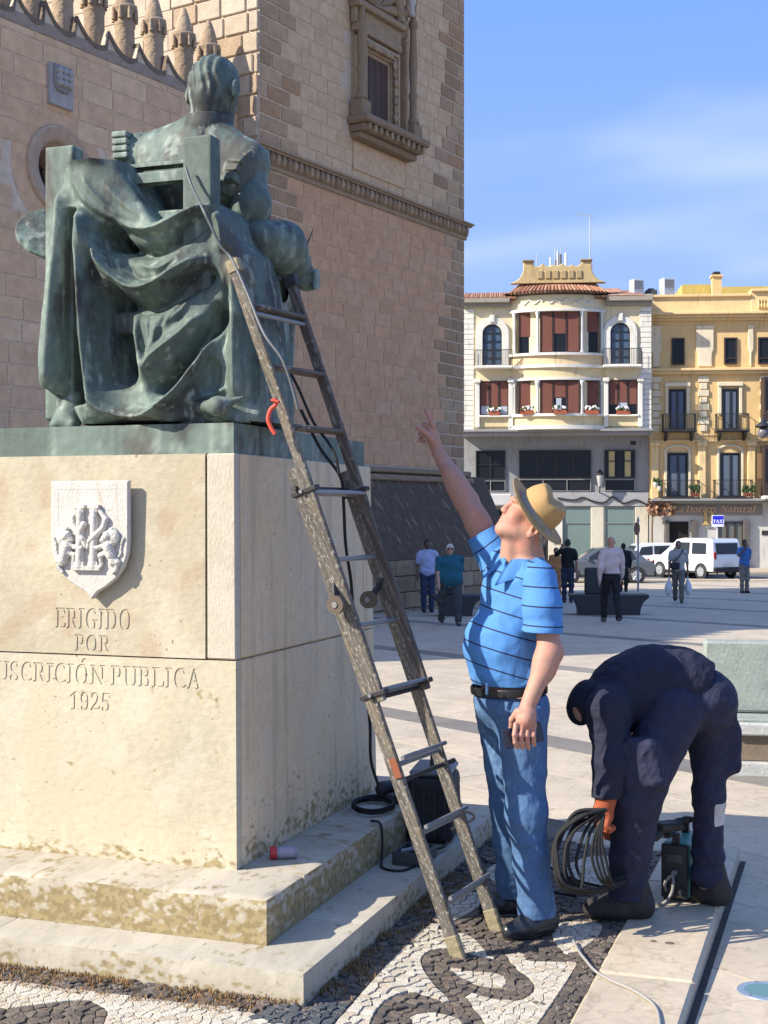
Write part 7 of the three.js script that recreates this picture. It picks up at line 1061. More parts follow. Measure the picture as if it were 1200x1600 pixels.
{
  const [p, arm, k] = passer('grey haired man with a crossbody bag carrying two white shopping bags', 1060, 942, 1.70, -0.25, { stride: 0.8, shirt: [0.40, 0.38, 0.36], legs: [0.16, 0.145, 0.125], hair: [0.18, 0.17, 0.16], skin: [0.24, 0.125, 0.09] });
  const cbag = thing('shoulder_bag', 'small black crossbody bag on the front of the grey haired man', 'bag', p.position.toArray(), p.rotation.y); part(cbag, 'bag', cbox(0.25, 0.19, 0.08, 0.03).translate(-0.08, 1.02, 0.20), mat([0.014, 0.014, 0.02], 0.6)); part(cbag, 'strap', tube([[-0.16, 1.1, 0.21], [0.02, 1.28, 0.165], [0.12, 1.45, 0.08], [0.1, 1.47, -0.02]], 0.016, 6), mat([0.012, 0.012, 0.02], 0.7));
  for (const s of [-1, 1]) { const b = thing('shopping_bag', `thin white shopping bag in the ${s < 0 ? 'hand on the left of' : 'hand on the right of'} the grey haired man`, 'bag', p.position.toArray(), p.rotation.y, 'white shopping bags'); const w = arm.wr(s).clone().add(V(0, -0.12, 0)); const f = join(0.06, blob(w.clone().add(V(s * 0.02, -0.36, 0)), 0.10, 0.20, 0.13), cone(w.clone().add(V(0, -0.04, 0)), w.clone().add(V(0, -0.24, 0)), 0.012, 0.06)); part(b, 'sack', mesh((x, y, z) => f(x, y, z) - 0.02 * fbm(x * 9, y * 5, z * 9, 3), ...bounds([w, w.clone().add(V(0, -0.5, 0))], 0.22), 0.018), pmat([0.72, 0.74, 0.78], 0.5, { transmission: 0.25 })); part(b, 'handle', tube([w.clone().add(V(-0.02, -0.08, 0.03)), w.clone().add(V(0, 0.0, 0)), w.clone().add(V(0.02, -0.08, -0.03))], 0.008, 5), mat([0.72, 0.74, 0.78], 0.5)); }
}
passer('man in a blue shirt with a hand to his face, beside the white van', 1163, 927, 1.74, 0.35, { shirt: [0.06, 0.16, 0.42], legs: [0.20, 0.18, 0.155], hair: [0.025, 0.02, 0.02], skin: [0.13, 0.075, 0.055], arm: (Q) => ({ el: s => s < 0 ? Q(-0.30, 1.24, 0.12) : Q(0.27, 1.14, -0.10), wr: s => s < 0 ? Q(-0.09, 1.48, 0.18) : Q(0.17, 1.0, -0.12) }) });
// ---------------------------------------------------------------- ladder, cables, tools, benches, cars
{
  const woodTex = texture(256, 1024, (u, v) => { const g = fbm(u * 16, v * 3, 2, 4), f = fbm(u * 70, v * 5, 7, 3), p = smooth(0.12, 0.26, fbm(u * 26, v * 60, 5, 4)), q = smooth(0.02, 0.2, fbm(u * 3, v * 5, 15, 4)); let c = mix3([0.09, 0.078, 0.064], [0.195, 0.17, 0.138], smooth(-0.25, 0.3, g + 0.4 * f)); c = mix3(c, [0.25, 0.19, 0.11], 0.35 * q); c = mix3(c, [0.42, 0.39, 0.34], 0.6 * p); c = mix3(c, [0.05, 0.042, 0.035], 0.7 * smooth(0.22, 0.34, f)); return c; });
  const woodDark = texture(256, 1024, (u, v) => { const g = fbm(u * 16, v * 3, 12, 4), f = fbm(u * 60, v * 5, 17, 3), p = smooth(0.14, 0.3, fbm(u * 6, v * 18, 25, 4)); let c = mix3([0.075, 0.06, 0.05], [0.15, 0.125, 0.10], smooth(-0.25, 0.3, g + 0.4 * f)); return mix3(c, [0.34, 0.30, 0.25], 0.6 * p); });
  const wood = mat([1, 1, 1], 0.85, { map: woodTex, bumpMap: GRAIN, bumpScale: 0.003 }), woodD = mat([1, 1, 1], 0.85, { map: woodDark, bumpMap: GRAIN, bumpScale: 0.003 });
  const steel = mat([0.28, 0.28, 0.28], 0.45, { metalness: 0.6, bumpMap: GRAIN, bumpScale: 0.001 }), dark = mat([0.03, 0.028, 0.027], 0.6), rubber = mat([0.009, 0.009, 0.010], 0.8);
  const A0 = at(722, 1499, 5.18), A1 = at(355, 414, 5.38), B0 = at(781, 1455, 5.54), B1 = at(444, 438, 5.75);
  const Ld = thing('ladder', 'tall worn wooden extension ladder leaning on the statue from the mosaic pavement', 'ladder', [0, 0, 0]);
  const across = B0.clone().sub(A0).normalize(), along = A1.clone().sub(A0).normalize(), fwd = V().crossVectors(along, across).normalize();   // fwd: square to the ladder's plane
  const A = t => A0.clone().lerp(A1, t), B = t => B0.clone().lerp(B1, t);
  const pale = mat([0.33, 0.28, 0.17], 0.8, { map: MOTTLE, bumpMap: GRAIN, bumpScale: 0.003 });
  const stile = (P, t0, t1, off, m, w = 0.053) => { const a = P(t0).addScaledVector(fwd, off), b = P(t1).addScaledVector(fwd, off); const g = bar(a, b, w, 0.026, fwd, 0.004); const uv = g.attributes.uv, p = g.attributes.position; for (let i = 0; i < uv.count; i++) { const q = V(p.getX(i), p.getY(i), p.getZ(i)).sub(a); uv.setXY(i, q.dot(fwd) * 5 + q.dot(across) * 7 + t0, q.dot(along) * 0.7 + off * 3); } return part(Ld, 'stile', g, m); };
  const sg = fwd.x > 0 ? 1 : -1;
  stile(A, 0.02, 0.70, -0.012 * sg, wood); stile(B, 0.02, 0.70, -0.012 * sg, wood);
  stile(A, 0.36, 1.0, 0.026 * sg, wood, 0.043); stile(B, 0.36, 1.0, 0.026 * sg, woodD, 0.043);
  part(Ld, 'stile_cap', bar(A(0.985).addScaledVector(fwd, 0.03 * sg), A(1.003).addScaledVector(fwd, 0.03 * sg), 0.058, 0.036, fwd, 0.004), pale); part(Ld, 'stile_cap', bar(B(0.985).addScaledVector(fwd, 0.03 * sg), B(1.003).addScaledVector(fwd, 0.03 * sg), 0.058, 0.036, fwd, 0.004), dark);
  for (const P of [A, B]) part(Ld, 'ladder_foot', bar(P(-0.001).addScaledVector(fwd, -0.012 * sg), P(0.035).addScaledVector(fwd, -0.012 * sg), 0.058, 0.032, fwd, 0.006), pale);
  // rungs: pairs of slim bars where the two lengths overlap
  for (const t of [0.075, 0.175, 0.272, 0.372, 0.47, 0.566, 0.665]) part(Ld, 'rung', rod(A(t), B(t), 0.011, 0.011, 10), steel);
  for (const t of [0.075, 0.175, 0.272]) part(Ld, 'rung', rod(A(t).addScaledVector(fwd, 0.035 * sg).addScaledVector(along, 0.02), B(t).addScaledVector(fwd, 0.035 * sg).addScaledVector(along, 0.02), 0.009, 0.009, 8), steel);
  for (const t of [0.375, 0.66, 0.756, 0.845, 0.935]) part(Ld, 'rung', bar(A(t).addScaledVector(fwd, 0.03 * sg), B(t).addScaledVector(fwd, 0.03 * sg), 0.04, 0.016, fwd, 0.003), t > 0.7 ? woodD : steel);
  part(Ld, 'rung', rod(A(0.925).addScaledVector(fwd, 0.03 * sg), B(0.925).addScaledVector(fwd, 0.03 * sg), 0.01, 0.01, 8), steel);
  // hooks and guide bars that hold the upper length
  for (const t of [0.372, 0.665]) for (const [P, s] of [[A, -1], [B, 1]]) { part(Ld, 'clamp', bar(P(t).addScaledVector(fwd, -0.05 * sg), P(t).addScaledVector(fwd, 0.065 * sg), 0.02, 0.04, along, 0.003), dark); part(Ld, 'clamp_bolt', rod(P(t).addScaledVector(across, -0.03), P(t).addScaledVector(across, 0.03), 0.008), steel); }
  part(Ld, 'guide_bar', rod(A(0.672).addScaledVector(across, -0.035).addScaledVector(fwd, 0.02), B(0.672).addScaledVector(across, 0.05).addScaledVector(fwd, 0.02), 0.010), dark); part(Ld, 'guide_bar', rod(A(0.366).addScaledVector(across, -0.02), B(0.366).addScaledVector(across, 0.06), 0.009), dark); part(Ld, 'guide_bar', rod(A(0.25).addScaledVector(across, 0.0), B(0.25).addScaledVector(across, 0.10), 0.010), dark);
  for (const [P, c] of [[A, at(525, 945, 5.22)], [B, at(576, 937, 5.58)]]) { const wv = across, g = new THREE.CylinderGeometry(0.036, 0.036, 0.022, 24).rotateX(Math.PI / 2); g.applyQuaternion(new THREE.Quaternion().setFromUnitVectors(V(0, 0, 1), wv)); g.translate(c.x, c.y, c.z); const wh = part(Ld, 'wheel', g, mat([0.12, 0.09, 0.065], 0.75, { map: MOTTLE })); part(wh, 'hub', new THREE.CylinderGeometry(0.012, 0.012, 0.03, 12).rotateX(Math.PI / 2).applyQuaternion(new THREE.Quaternion().setFromUnitVectors(V(0, 0, 1), wv)).translate(c.x, c.y, c.z), steel); part(wh, 'bracket', bar(c, P(0.53), 0.035, 0.012, across, 0.002), dark); }
  part(Ld, 'rust_plate', bar(A(0.255).addScaledVector(across, -0.017), A(0.282).addScaledVector(across, -0.017), 0.03, 0.004, fwd), mat([0.26, 0.085, 0.04], 0.9));
  solo('red_strap', 'bright red strap tied round the near rail of the ladder below the statue', 'strap', merge([tube([at(429, 622, 5.25), at(431, 632, 5.25), at(423, 640, 5.255), at(419, 655, 5.26), at(424, 669, 5.26), at(430, 678, 5.26)], 0.0085, 8, 40), bar(at(424, 625, 5.25), at(437, 628, 5.245), 0.03, 0.01, across, 0.003)]), mat([0.72, 0.085, 0.05], 0.6));

  // cables
  const cable = (name, label, pts, r, m = rubber, n = 0) => solo(name, label, 'cable', tube(pts, r, 7, n), m);
  cable('power_cable', 'black cable hanging from the ladder down the pedestal side to the step', [at(470, 640, 5.6), at(500, 700, 5.6), at(532, 745, 5.6), at(537, 790, 5.62), at(540, 850, 5.65), at(548, 905, 5.72), at(552, 960, 5.75), at(556, 1010, 5.8), at(570, 1070, 5.85), at(578, 1130, 5.9), at(580, 1190, 5.95), at(596, 1240, 5.98)], 0.007);
  cable('power_cable', 'black cable along the far rail of the ladder above the pedestal top', [at(440, 560, 5.62), at(463, 600, 5.62), at(490, 660, 5.6), at(512, 690, 5.55), at(524, 712, 5.53), at(530, 740, 5.52)], 0.006);
  const coil = (c, rx, rz, turns, r, h, s) => { const l = []; for (let k = 0; k <= turns * 10; k++) { const a = k / 10 * 2 * Math.PI + s, q = 1 + 0.16 * nz(k * 0.31, s, 2), e = 1 + 0.2 * nz(s, k * 0.17, 5); l.push(V(c.x + rx * q * Math.cos(a), c.y + h * (k / turns / 10) + 0.008 * (1 + nz(k * 0.4, 3, s)), c.z + rz * e * Math.sin(a))); } return l; };
  { const a = mon(0.14, 0.268, -1.2); cable('cable_coil', 'tangled black cable lying on the upper step against the pedestal', coil(a, 0.10, 0.15, 5, 0, 0.02, 1), 0.006, rubber, 240); }
  { const a = mon(0.40, 0.103, -1.25); cable('cable_coil', 'loose black cable loop lying on the lower step behind the ladder', coil(a, 0.085, 0.16, 3, 0, 0.012, 4), 0.006, rubber, 160); }
  cable('trailing_cable', 'black cable drooping over the edge of the upper step', [mon(0.22, 0.27, -0.95), mon(0.275, 0.268, -0.92), mon(0.292, 0.2, -0.9), mon(0.296, 0.12, -0.88), mon(0.33, 0.102, -0.80), mon(0.42, 0.102, -0.78), mon(0.46, 0.102, -0.9)], 0.0055);
  cable('ground_cable', 'black cable crossing the dark mosaic behind the man in jeans', [at(735, 1330, 6.3), groundPx(770, 1350, -0.045), groundPx(810, 1360, -0.045), groundPx(850, 1352, -0.045), groundPx(900, 1375, -0.045), groundPx(960, 1390, -0.045)], 0.006);
  cable('ground_cable', 'black cable curving across the mosaic nearest the ladder foot', [groundPx(760, 1365, -0.045), groundPx(800, 1385, -0.045), groundPx(850, 1392, -0.045), groundPx(900, 1400, -0.045)], 0.006);
  cable('grey_cable', 'thin grey cable running across the mosaic and kerb slab to the bottom edge', [groundPx(896, 1470, -0.045), groundPx(905, 1487, -0.045), groundPx(915, 1500, -0.045), groundPx(930, 1517, -0.045), groundPx(955, 1532, -0.045), groundPx(985, 1545, -0.045), groundPx(1010, 1560, -0.045), groundPx(1024, 1574, -0.045), groundPx(1030, 1592, -0.045), groundPx(1034, 1640, -0.045)], 0.006, mat([0.30, 0.285, 0.265], 0.6), 80);
  // the bundle the workman is gathering
  { const b = thing('cable_bundle', 'big bundle of black cables looped from the workman\'s orange glove to the ground', 'cables', [0, 0, 0]);
    for (let k = 0; k < 13; k++) { const j = () => rr(-5, 5), d = 5.42 + rr(-0.07, 0.07), w = k < 8 ? 0 : rr(8, 34); part(b, 'loop', tube([at(946 + j() * 0.5, 1266 + j() * 0.4, 5.42), at(905 + w + j(), 1272 + w * 0.5 + j(), d), at(876 + w * 1.3 + j(), 1305 + j(), d), at(868 + w * 1.3 + j(), 1345 + j(), d - 0.03), at(880 + w + j(), 1380 + j(), d - 0.05), at(915 + j(), 1393 + j() * 0.6, d - 0.02), at(950 + j(), 1385 + j() * 0.8, d + 0.1), at(975 + j(), 1372 + j(), d + 0.2)], rr(0.0065, 0.0085), 7, 60), rubber); }
    for (let k = 0; k < 4; k++) part(b, 'loop', tube([at(944, 1272, 5.42), at(928 + k * 4, 1310, 5.38), at(926 + k * 7, 1345, 5.38), at(940 + k * 5, 1378, 5.40), at(962, 1384, 5.5)], 0.006, 7, 40), rubber); }
  // inverter welder beside the workman
  { const D = 5.95, k = D / LENS, c = at(1055, 1392, D), w = thing('welding_machine', 'small green and black welding machine on the kerb slab between the workman\'s legs', 'welding machine', [c.x, -0.052, c.z], -0.42);
    const bw = 0.125, bh = 0.245, bd = 0.26, teal = mat([0.075, 0.27, 0.235], 0.45);
    part(w, 'case', cbox(bw, bh, bd, 0.012).translate(0, bh / 2 + 0.015, -bd / 2), teal); part(w, 'front_panel', cbox(bw - 0.006, bh - 0.006, 0.02, 0.006).translate(0, bh / 2 + 0.015, 0.006), mat([0.02, 0.022, 0.023], 0.5)); part(w, 'back_panel', cbox(bw - 0.006, bh - 0.006, 0.02, 0.006).translate(0, bh / 2 + 0.015, -bd - 0.006), dark);
    part(w, 'handle', merge([bar(V(-0.03, bh + 0.05, 0.03), V(0.0, bh + 0.075, -bd), 0.035, 0.02, V(1, 0, 0), 0.005), box(0.03, 0.05, 0.03, 0, bh + 0.03, -0.02), box(0.03, 0.06, 0.03, 0, bh + 0.035, -bd + 0.03)]), dark);
    part(w, 'display', box(0.07, 0.035, 0.004, 0, bh * 0.8, 0.018), mat([0.06, 0.065, 0.07], 0.25)); for (const x of [-0.035, 0.035]) part(w, 'socket', new THREE.CylinderGeometry(0.016, 0.018, 0.02, 16).rotateX(Math.PI / 2).translate(x, 0.055, 0.02), dark); part(w, 'knob', new THREE.CylinderGeometry(0.012, 0.014, 0.016, 14).rotateX(Math.PI / 2).translate(0, bh * 0.55, 0.02), steel);
    part(w, 'lead', tube([[-0.035, 0.055, 0.03], [-0.03, 0.10, 0.07], [0.0, 0.13, 0.06], [0.0, 0.06, 0.07], [-0.04, 0.01, 0.09], [-0.12, 0.008, 0.08]], 0.007, 7, 40), mat([0.22, 0.20, 0.18], 0.5)); for (const x of [-0.045, 0.045]) for (const z of [-0.03, -0.22]) part(w, 'rubber_foot', new THREE.CylinderGeometry(0.01, 0.012, 0.018, 10).translate(x, 0.008, z), rubber);
    const m = thing('welding_glove', 'black glove lying on top of the welding machine', 'glove', [c.x, -0.052 + bh + 0.075, c.z], 0.3); part(m, 'palm', mesh(rough(join(0.02, rbox(V(-0.03, 0.02, 0), 0.055, 0.018, 0.04, 0.012, V(0.94, 0.34, 0)), cone(V(0.02, 0.035, 0.0), V(0.07, 0.045, 0.02), 0.018, 0.013), cone(V(-0.08, 0.0, 0.01), V(-0.11, -0.02, 0.02), 0.02, 0.02)), 0.003, 40), [-0.16, -0.06, -0.08], [0.12, 0.09, 0.08], 0.005), dark);
    const cl = thing('earth_clamp', 'small metal clamp on the slab beside the welding machine', 'clamp', [at(1013, 1393, 5.75).x, -0.050, -5.75], 0.4); part(cl, 'jaw', merge([bar(V(-0.03, 0.012, 0), V(0.05, 0.02, 0), 0.02, 0.012, V(0, 0, 1), 0.003), bar(V(-0.03, 0.026, 0), V(0.05, 0.022, 0), 0.02, 0.008, V(0, 0, 1), 0.003)]), steel); part(cl, 'spring', new THREE.TorusGeometry(0.01, 0.003, 6, 14).translate(0, 0.02, 0), steel); }
  // tool bag and box behind the ladder on the back of the lower step
  { const c = mon(0.37, 0.262, -1.45), b = thing('tool_bag', 'black tool bag with a grey lid standing on the steps behind the ladder', 'tool bag', [c.x, 0.095, c.z], YAW + 0.15);
    part(b, 'bag', mesh(rough(rbox(V(0, 0.16, 0), 0.11, 0.16, 0.17, 0.04), 0.006, 14), [-0.16, -0.02, -0.22], [0.16, 0.36, 0.22], 0.009), mat([0.013, 0.013, 0.016], 0.7)); part(b, 'lid', cbox(0.20, 0.03, 0.30, 0.01).translate(0, 0.335, 0), mat([0.16, 0.17, 0.19], 0.5)); part(b, 'handle', tube([[0, 0.34, 0.09], [0.0, 0.41, 0.06], [0.0, 0.42, -0.03], [0, 0.34, -0.08]], 0.010, 7), dark); for (let k = 0; k < 4; k++) part(b, 'strap', box(0.012, 0.28, 0.004, -0.075 + k * 0.05, 0.17, 0.174), mat([0.03, 0.03, 0.035], 0.8));
    const t = thing('tool_tray', 'grey plastic tool tray with clamps on the lower step beside the tool bag', 'tool tray', [mon(0.42, 0, -0.98).x, 0.096, mon(0.42, 0, -0.98).z], YAW); part(t, 'tray', merge([cbox(0.15, 0.012, 0.2, 0.004).translate(0, 0.006, 0), cbox(0.012, 0.05, 0.2, 0.003).translate(-0.07, 0.035, 0), cbox(0.012, 0.05, 0.2, 0.003).translate(0.07, 0.035, 0), cbox(0.128, 0.05, 0.012, 0.003).translate(0, 0.035, 0.094), cbox(0.128, 0.05, 0.012, 0.003).translate(0, 0.035, -0.094)]), mat([0.05, 0.055, 0.06], 0.6)); part(t, 'clamp', merge([rod([-0.05, 0.05, 0.05], [0.05, 0.06, -0.04], 0.012), rod([-0.03, 0.05, -0.06], [0.05, 0.055, 0.06], 0.009)]), steel);
    cable('yellowed_cable', 'pale loop of cable sticking out beside the far rail of the ladder', [at(716, 1268, 6.0), at(735, 1270, 5.98), at(741, 1277, 5.97), at(733, 1284, 5.97), at(722, 1286, 5.98), at(705, 1296, 6.0)], 0.006, mat([0.26, 0.22, 0.14], 0.6)); const r = mon(0.16, 0.29, -1.5); const d = thing('power_drill', 'dark power tool lying on the upper step by the pedestal corner', 'power tool', [r.x, 0.262, r.z], 0.6); part(d, 'motor_housing', mesh(join(0.02, cone(V(-0.08, 0.05, 0), V(0.05, 0.05, 0), 0.04, 0.038), cone(V(0.05, 0.05, 0), V(0.10, 0.05, 0), 0.028, 0.02)), [-0.14, -0.01, -0.06], [0.14, 0.11, 0.06], 0.006), dark); part(d, 'grip', cbox(0.10, 0.035, 0.03, 0.008).rotateY(0.9).translate(-0.04, 0.02, 0.06), dark); part(d, 'battery', cbox(0.07, 0.045, 0.06, 0.008).translate(-0.08, 0.024, 0.10), mat([0.05, 0.05, 0.055], 0.6)); }
  // little red-capped bottle lying on the step
  { const p = groundPx(441, 1342, 0.262), b = thing('plastic_tub', 'small clear plastic tub with a red cap lying on the upper step', 'tub', [p.x, 0.262, p.z], 0.12); const g = (pts, m, n) => part(b, n, lathe(pts, 24).rotateZ(Math.PI / 2).translate(0, 0.026, 0), m); g([[0.001, -0.062], [0.0225, -0.062], [0.0245, -0.058], [0.0245, 0.028], [0.0235, 0.03], [0.001, 0.03]], pmat([0.40, 0.38, 0.42], 0.25, { transmission: 0.35, thickness: 0 }), 'body'); g([[0.0249, 0.022], [0.026, 0.026], [0.026, 0.046], [0.024, 0.05], [0.001, 0.05]], mat([0.55, 0.03, 0.035], 0.45), 'cap'); g([[0.0247, -0.045], [0.0247, 0.012]], mat([0.34, 0.30, 0.36], 0.6), 'label_band'); }
  // floor light in the paving, bottom right
  { const D = 4.98, c = V((1195 - CX) / LENS * D, plazaY(D), -D), l = thing('floor_light', 'round blue glass floor light with a metal ring sunk in the paving', 'floor light', [c.x, c.y + 0.006, c.z]); part(l, 'ring', metreUV(lathe([[0.072, 0.0], [0.074, 0.004], [0.098, 0.004], [0.102, 0.0], [0.102, -0.02], [0.001, -0.021]], 40)), mat([0.34, 0.40, 0.50], 0.35, { metalness: 0.5 })); part(l, 'glass', new THREE.CylinderGeometry(0.074, 0.074, 0.006, 40).translate(0, 0.0005, 0), pmat([0.10, 0.20, 0.21], 0.35)); for (let k = 0; k < 3; k++) part(l, 'screw', new THREE.CylinderGeometry(0.005, 0.005, 0.003, 8).translate(0.086 * Math.cos(k * 2.1 + 0.4), 0.0055, 0.086 * Math.sin(k * 2.1 + 0.4)), steel); }
  // rust spots and chewing gum on the slab
  for (const [x, y, r, w] of [[1021, 1470, 0.013, 'left'], [1046, 1473, 0.019, 'right']]) { const p = groundPx(x, y, -0.05); solo('stain', `dark round stain on the sunlit kerb slab, the ${w} one of the pair`, 'stain', new THREE.CylinderGeometry(r, r, 0.0015, 18).scale(1, 1, 0.8).translate(p.x, -0.0508, p.z), mat([0.14, 0.11, 0.09], 0.9)); }

  // granite bench at the right
  { const D = 9.9, yaw = -0.16, p = V((1137 - CX) / LENS * D, plazaY(D), -D); const g = mat([0.30, 0.345, 0.315], 0.75, { map: MOTTLE, bumpMap: GRAIN, bumpScale: 0.002 }), g2 = mat([0.46, 0.47, 0.45], 0.8, { map: MOTTLE, bumpMap: GRAIN, bumpScale: 0.002 }), br = mat([0.20, 0.155, 0.11], 0.85, { map: MOTTLE, bumpMap: COARSE, bumpScale: 0.004 });
    const b = thing('stone_bench', 'grey green stone bench with a high back at the right edge', 'bench', p.toArray(), yaw); const k = D / LENS;
    const L = 2.2; part(b, 'plinth', cbox(L, 0.11, 0.62, 0.01).translate(L / 2 + 0.0, 0.05, 0), g2); part(b, 'base', cbox(L - 0.06, 0.19, 0.50, 0.008).translate(L / 2 + 0.03, 0.2, 0), br); part(b, 'seat', cbox(L, 0.09, 0.62, 0.012).translate(L / 2, 0.34, 0), g2); part(b, 'backrest', cbox(L + 0.16, 0.53, 0.16, 0.02).translate(L / 2 - 0.08, 0.665, -0.2), g); part(b, 'seat_top', cbox(L - 0.02, 0.02, 0.3, 0.005).translate(L / 2, 0.395, 0.1), g); }
  // dark sculpted benches in the square
  const bench = (label, x, y, D, len, yaw) => { const k = D / LENS, b = thing('metal_bench', label, 'bench', [(x - CX) * k, plazaY(D), -D], yaw, 'dark benches in the square'); const m = mat([0.028, 0.029, 0.033], 0.5), prof = []; const s = new THREE.Shape(); const h = 0.46; s.moveTo(-len / 2 + 0.2, 0); s.lineTo(len / 2 - 0.2, 0); s.quadraticCurveTo(len / 2 - 0.2, 0.3, len / 2, h - 0.05); s.lineTo(len / 2, h); s.lineTo(-len / 2, h); s.lineTo(-len / 2, h - 0.05); s.quadraticCurveTo(-len / 2 + 0.2, 0.3, -len / 2 + 0.2, 0); part(b, 'seat_block', metreUV(new THREE.ExtrudeGeometry(s, { depth: 0.7, bevelEnabled: true, bevelSize: 0.015, bevelThickness: 0.015, bevelSegments: 1 }).translate(0, 0, -0.35)), m); part(b, 'backrest', cbox(len * 0.36, 0.62, 0.3, 0.03).translate(-len * 0.12, h + 0.31, -0.1), m); return b; };
  bench('dark metal bench with flared ends behind the bald man', 950, 938, 31, 1.75, -0.06); bench('dark metal bench behind the stout man in teal', 712, 955, 30.5, 1.05, 0.05);
  // sign pole
  { const D = 45, k = D / LENS, p = thing('sign_pole', 'thin grey pole with a small round sign, left of the white van', 'sign', [(997 - CX) * k, plazaY(D), -D]); const y = q => EYE + (CY - q) * k - plazaY(D); part(p, 'pole', rod([0, 0, 0], [0, y(812), 0], 0.035, 0.03, 8), mat([0.30, 0.31, 0.32], 0.5)); part(p, 'disc', new THREE.CylinderGeometry(0.17, 0.17, 0.03, 20).rotateX(Math.PI / 2).scale(0.6, 1.3, 1).translate(-0.05, y(826), 0.05), mat([0.22, 0.11, 0.07], 0.6)); part(p, 'cap', new THREE.ConeGeometry(0.06, 0.2, 8).translate(0, y(810), 0), mat([0.3, 0.31, 0.32], 0.5)); }

  // cars: side profile swept across, windows let in, wheels with rims
  function car(label, kind, x, D, yaw, o) {
    const k = D / LENS, c = thing('parked_car', label, 'car', [(x - CX) * k, plazaY(D) + 0.0, -D], yaw); const W = o.w || 1.78, bodyM = pmat(o.paint, 0.3, { clearcoat: 0.8, clearcoatRoughness: 0.1 }), gl = pmat([0.02, 0.024, 0.028], 0.08), blk = mat([0.02, 0.02, 0.022], 0.7);
    const s = shapeOf(o.low), g = metreUV(new THREE.ExtrudeGeometry(s, { depth: W - 0.12, bevelEnabled: true, bevelSize: 0.05, bevelThickness: 0.06, bevelSegments: 3, bevelOffset: -0.05 }).translate(0, 0, -W / 2 + 0.06)); part(c, 'body', g, bodyM);
    // cabin leans in towards the roof
    const cab = new THREE.ExtrudeGeometry(shapeOf(o.cab), { depth: W - 0.16, bevelEnabled: true, bevelSize: 0.03, bevelThickness: 0.04, bevelSegments: 2, bevelOffset: -0.03 }).translate(0, 0, -W / 2 + 0.08); { const p = cab.attributes.position, y0 = Math.min(...o.cab.map(q => q[1])), y1 = Math.max(...o.cab.map(q => q[1])); for (let i = 0; i < p.count; i++) p.setZ(i, p.getZ(i) * (1 - 0.13 * clamp((p.getY(i) - y0) / (y1 - y0)) * (o.lean ?? 1))); cab.computeVertexNormals(); } part(c, 'cabin', metreUV(cab), bodyM);
    for (const side of [-1, 1]) for (const wn of o.wins) { const y0 = Math.min(...o.cab.map(q => q[1])), y1 = Math.max(...o.cab.map(q => q[1])); const q = new THREE.ExtrudeGeometry(shapeOf(wn), { depth: 0.02, bevelEnabled: false }); const p = q.attributes.position; for (let i = 0; i < p.count; i++) { const t = clamp((p.getY(i) - y0) / (y1 - y0)); p.setZ(i, side * ((W / 2 - 0.04) * (1 - 0.13 * t * (o.lean ?? 1)) + (p.getZ(i) - 0.01) * 0.9 + 0.008)); } q.computeVertexNormals(); part(c, 'side_window', metreUV(q), gl); }
    for (const [a, b, wd] of o.screens) { const m = V((a[0] + b[0]) / 2, (a[1] + b[1]) / 2, 0), d = V(b[0] - a[0], b[1] - a[1], 0), L = d.length(); const q = cbox(L, 0.03, wd, 0.01); q.rotateZ(Math.atan2(d.y, d.x)); q.translate(m.x, m.y, 0); part(c, 'windscreen', q, gl); }
    for (const wx of o.wheels) for (const side of [-1, 1]) { const w = new THREE.Group(); w.name = 'wheel'; w.position.set(wx, o.r, side * (W / 2 - 0.045)); c.add(w); part(w, 'wheel_well', new THREE.CylinderGeometry(o.r + 0.03, o.r + 0.03, 0.02, 24).rotateX(Math.PI / 2).translate(0, 0, side * 0.05), blk); part(w, 'tyre', new THREE.TorusGeometry(o.r - 0.075, 0.08, 8, 24), blk); part(w, 'rim', merge([new THREE.CylinderGeometry(o.r - 0.12, o.r - 0.12, 0.06, 20).rotateX(Math.PI / 2).translate(0, 0, side * 0.05), ...Array.from({ length: 5 }, (_, i) => cbox(0.06, o.r - 0.1, 0.04, 0.01).translate(0, (o.r - 0.1) / 2, side * 0.075).rotateZ(i * 1.2566))]), mat([0.42, 0.43, 0.44], 0.35, { metalness: 0.5 })); part(c, 'wheel_arch', new THREE.TorusGeometry(o.r + 0.03, 0.05, 6, 20, Math.PI).translate(wx, o.r, side * (W / 2 - 0.025)), blk); }
    for (const side of [-1, 1]) { part(c, 'tail_light', cbox(0.08, 0.32, 0.16, 0.02).translate(o.tail[0], o.tail[1], side * (W / 2 - 0.14)), mat([0.30, 0.018, 0.022], 0.25)); part(c, 'headlight', cbox(0.10, 0.14, 0.3, 0.03).translate(o.head[0], o.head[1], side * (W / 2 - 0.25)), mat([0.6, 0.62, 0.65], 0.15)); part(c, 'side_mirror', cbox(0.12, 0.14, 0.16, 0.03).translate(o.mir[0], o.mir[1], side * (W / 2 + 0.04)), bodyM); }
    part(c, 'bumper', merge([cbox(0.16, 0.24, W - 0.06, 0.05).translate(o.tail[0] - 0.02, 0.42, 0), cbox(0.16, 0.24, W - 0.06, 0.05).translate(o.head[0] + 0.04, 0.42, 0), cbox(o.head[0] - o.tail[0] - 1.6, 0.1, W - 0.02, 0.02).translate((o.head[0] + o.tail[0]) / 2, 0.30, 0)]), blk); part(c, 'number_plate', cbox(0.03, 0.11, 0.5, 0.005).translate(o.tail[0] - 0.09, 0.62, 0), mat([0.6, 0.6, 0.58], 0.6));
    return c;
  }
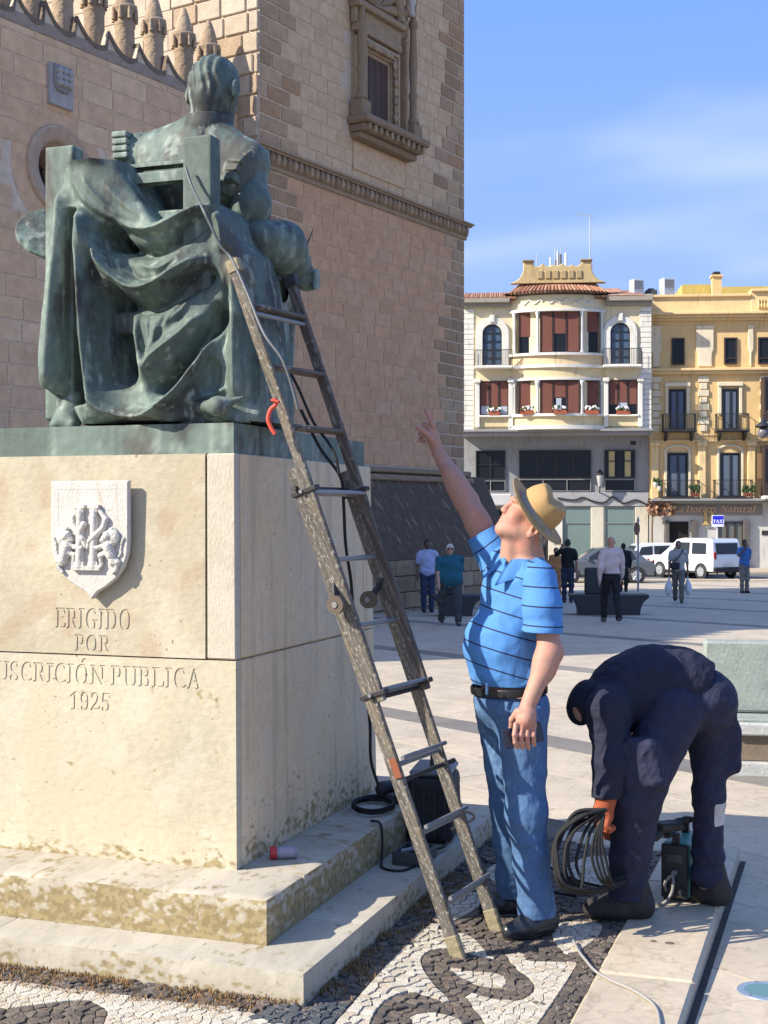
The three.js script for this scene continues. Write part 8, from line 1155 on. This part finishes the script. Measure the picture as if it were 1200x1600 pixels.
  // x runs from tail (0) to nose
  const van = { w: 1.84, r: 0.33, paint: [0.74, 0.75, 0.76], low: [[0.02, 0.34], [0.0, 0.9], [0.03, 1.06], [4.0, 1.02], [4.28, 0.92], [4.36, 0.6], [4.33, 0.34]], cab: [[0.04, 1.02], [0.14, 1.66], [0.26, 1.82], [2.0, 1.84], [2.45, 1.77], [3.2, 1.22], [3.5, 1.02]], wins: [[[0.5, 1.12], [0.52, 1.62], [1.42, 1.64], [1.42, 1.12]], [[1.58, 1.12], [1.58, 1.64], [2.3, 1.64], [2.85, 1.12]]], screens: [[[0.05, 1.12], [0.13, 1.62], 1.35], [[2.62, 1.70], [3.36, 1.13], 1.45]], wheels: [0.78, 3.5], tail: [0.03, 1.05], head: [4.2, 0.82], mir: [2.75, 1.18], lean: 0.7 };
  const suv = { w: 1.8, r: 0.34, paint: [0.72, 0.73, 0.75], low: [[0.02, 0.38], [0.0, 0.8], [0.06, 1.0], [3.0, 1.04], [4.2, 0.92], [4.42, 0.7], [4.4, 0.38]], cab: [[0.1, 0.98], [0.42, 1.5], [0.7, 1.63], [2.2, 1.64], [2.6, 1.58], [3.25, 1.06], [3.3, 0.98]], wins: [[[0.45, 1.08], [0.62, 1.44], [1.15, 1.5], [1.15, 1.08]], [[1.22, 1.08], [1.22, 1.5], [2.0, 1.52], [2.0, 1.08]], [[2.07, 1.08], [2.07, 1.52], [2.5, 1.48], [2.95, 1.1]]], screens: [[[0.14, 1.08], [0.42, 1.5], 1.35], [[2.66, 1.54], [3.24, 1.08], 1.4]], wheels: [0.85, 3.5], tail: [0.05, 0.95], head: [4.3, 0.78], mir: [2.85, 1.12] };
  const hatch = { w: 1.76, r: 0.32, paint: [0.085, 0.10, 0.12], low: [[0.02, 0.32], [0.0, 0.75], [0.1, 0.92], [3.0, 0.94], [4.1, 0.8], [4.3, 0.6], [4.28, 0.32]], cab: [[0.3, 0.9], [0.72, 1.32], [1.1, 1.46], [2.0, 1.47], [2.35, 1.42], [3.1, 0.94], [3.2, 0.9]], wins: [[[0.75, 0.98], [0.95, 1.32], [1.5, 1.36], [1.5, 0.98]], [[1.58, 0.98], [1.58, 1.37], [2.2, 1.36], [2.8, 0.98]]], screens: [[[0.34, 0.95], [0.72, 1.32], 1.3], [[2.4, 1.40], [3.08, 0.96], 1.35]], wheels: [0.75, 3.4], tail: [0.05, 0.8], head: [4.18, 0.68], mir: [2.7, 1.0] };
  car('white van parked with its tail to the square, behind the man in the blue shirt', 'van', 1138, 60.5, 2.1, van);
  car('white sport utility car parked behind the dark car, left of the white van', 'car', 976, 64.5, 0.06, suv);
  car('dark grey car parked in front of the white car, behind the bald man', 'car', 1019, 55.5, Math.PI - 0.06, hatch);
}
renderer.render(scene, camera);
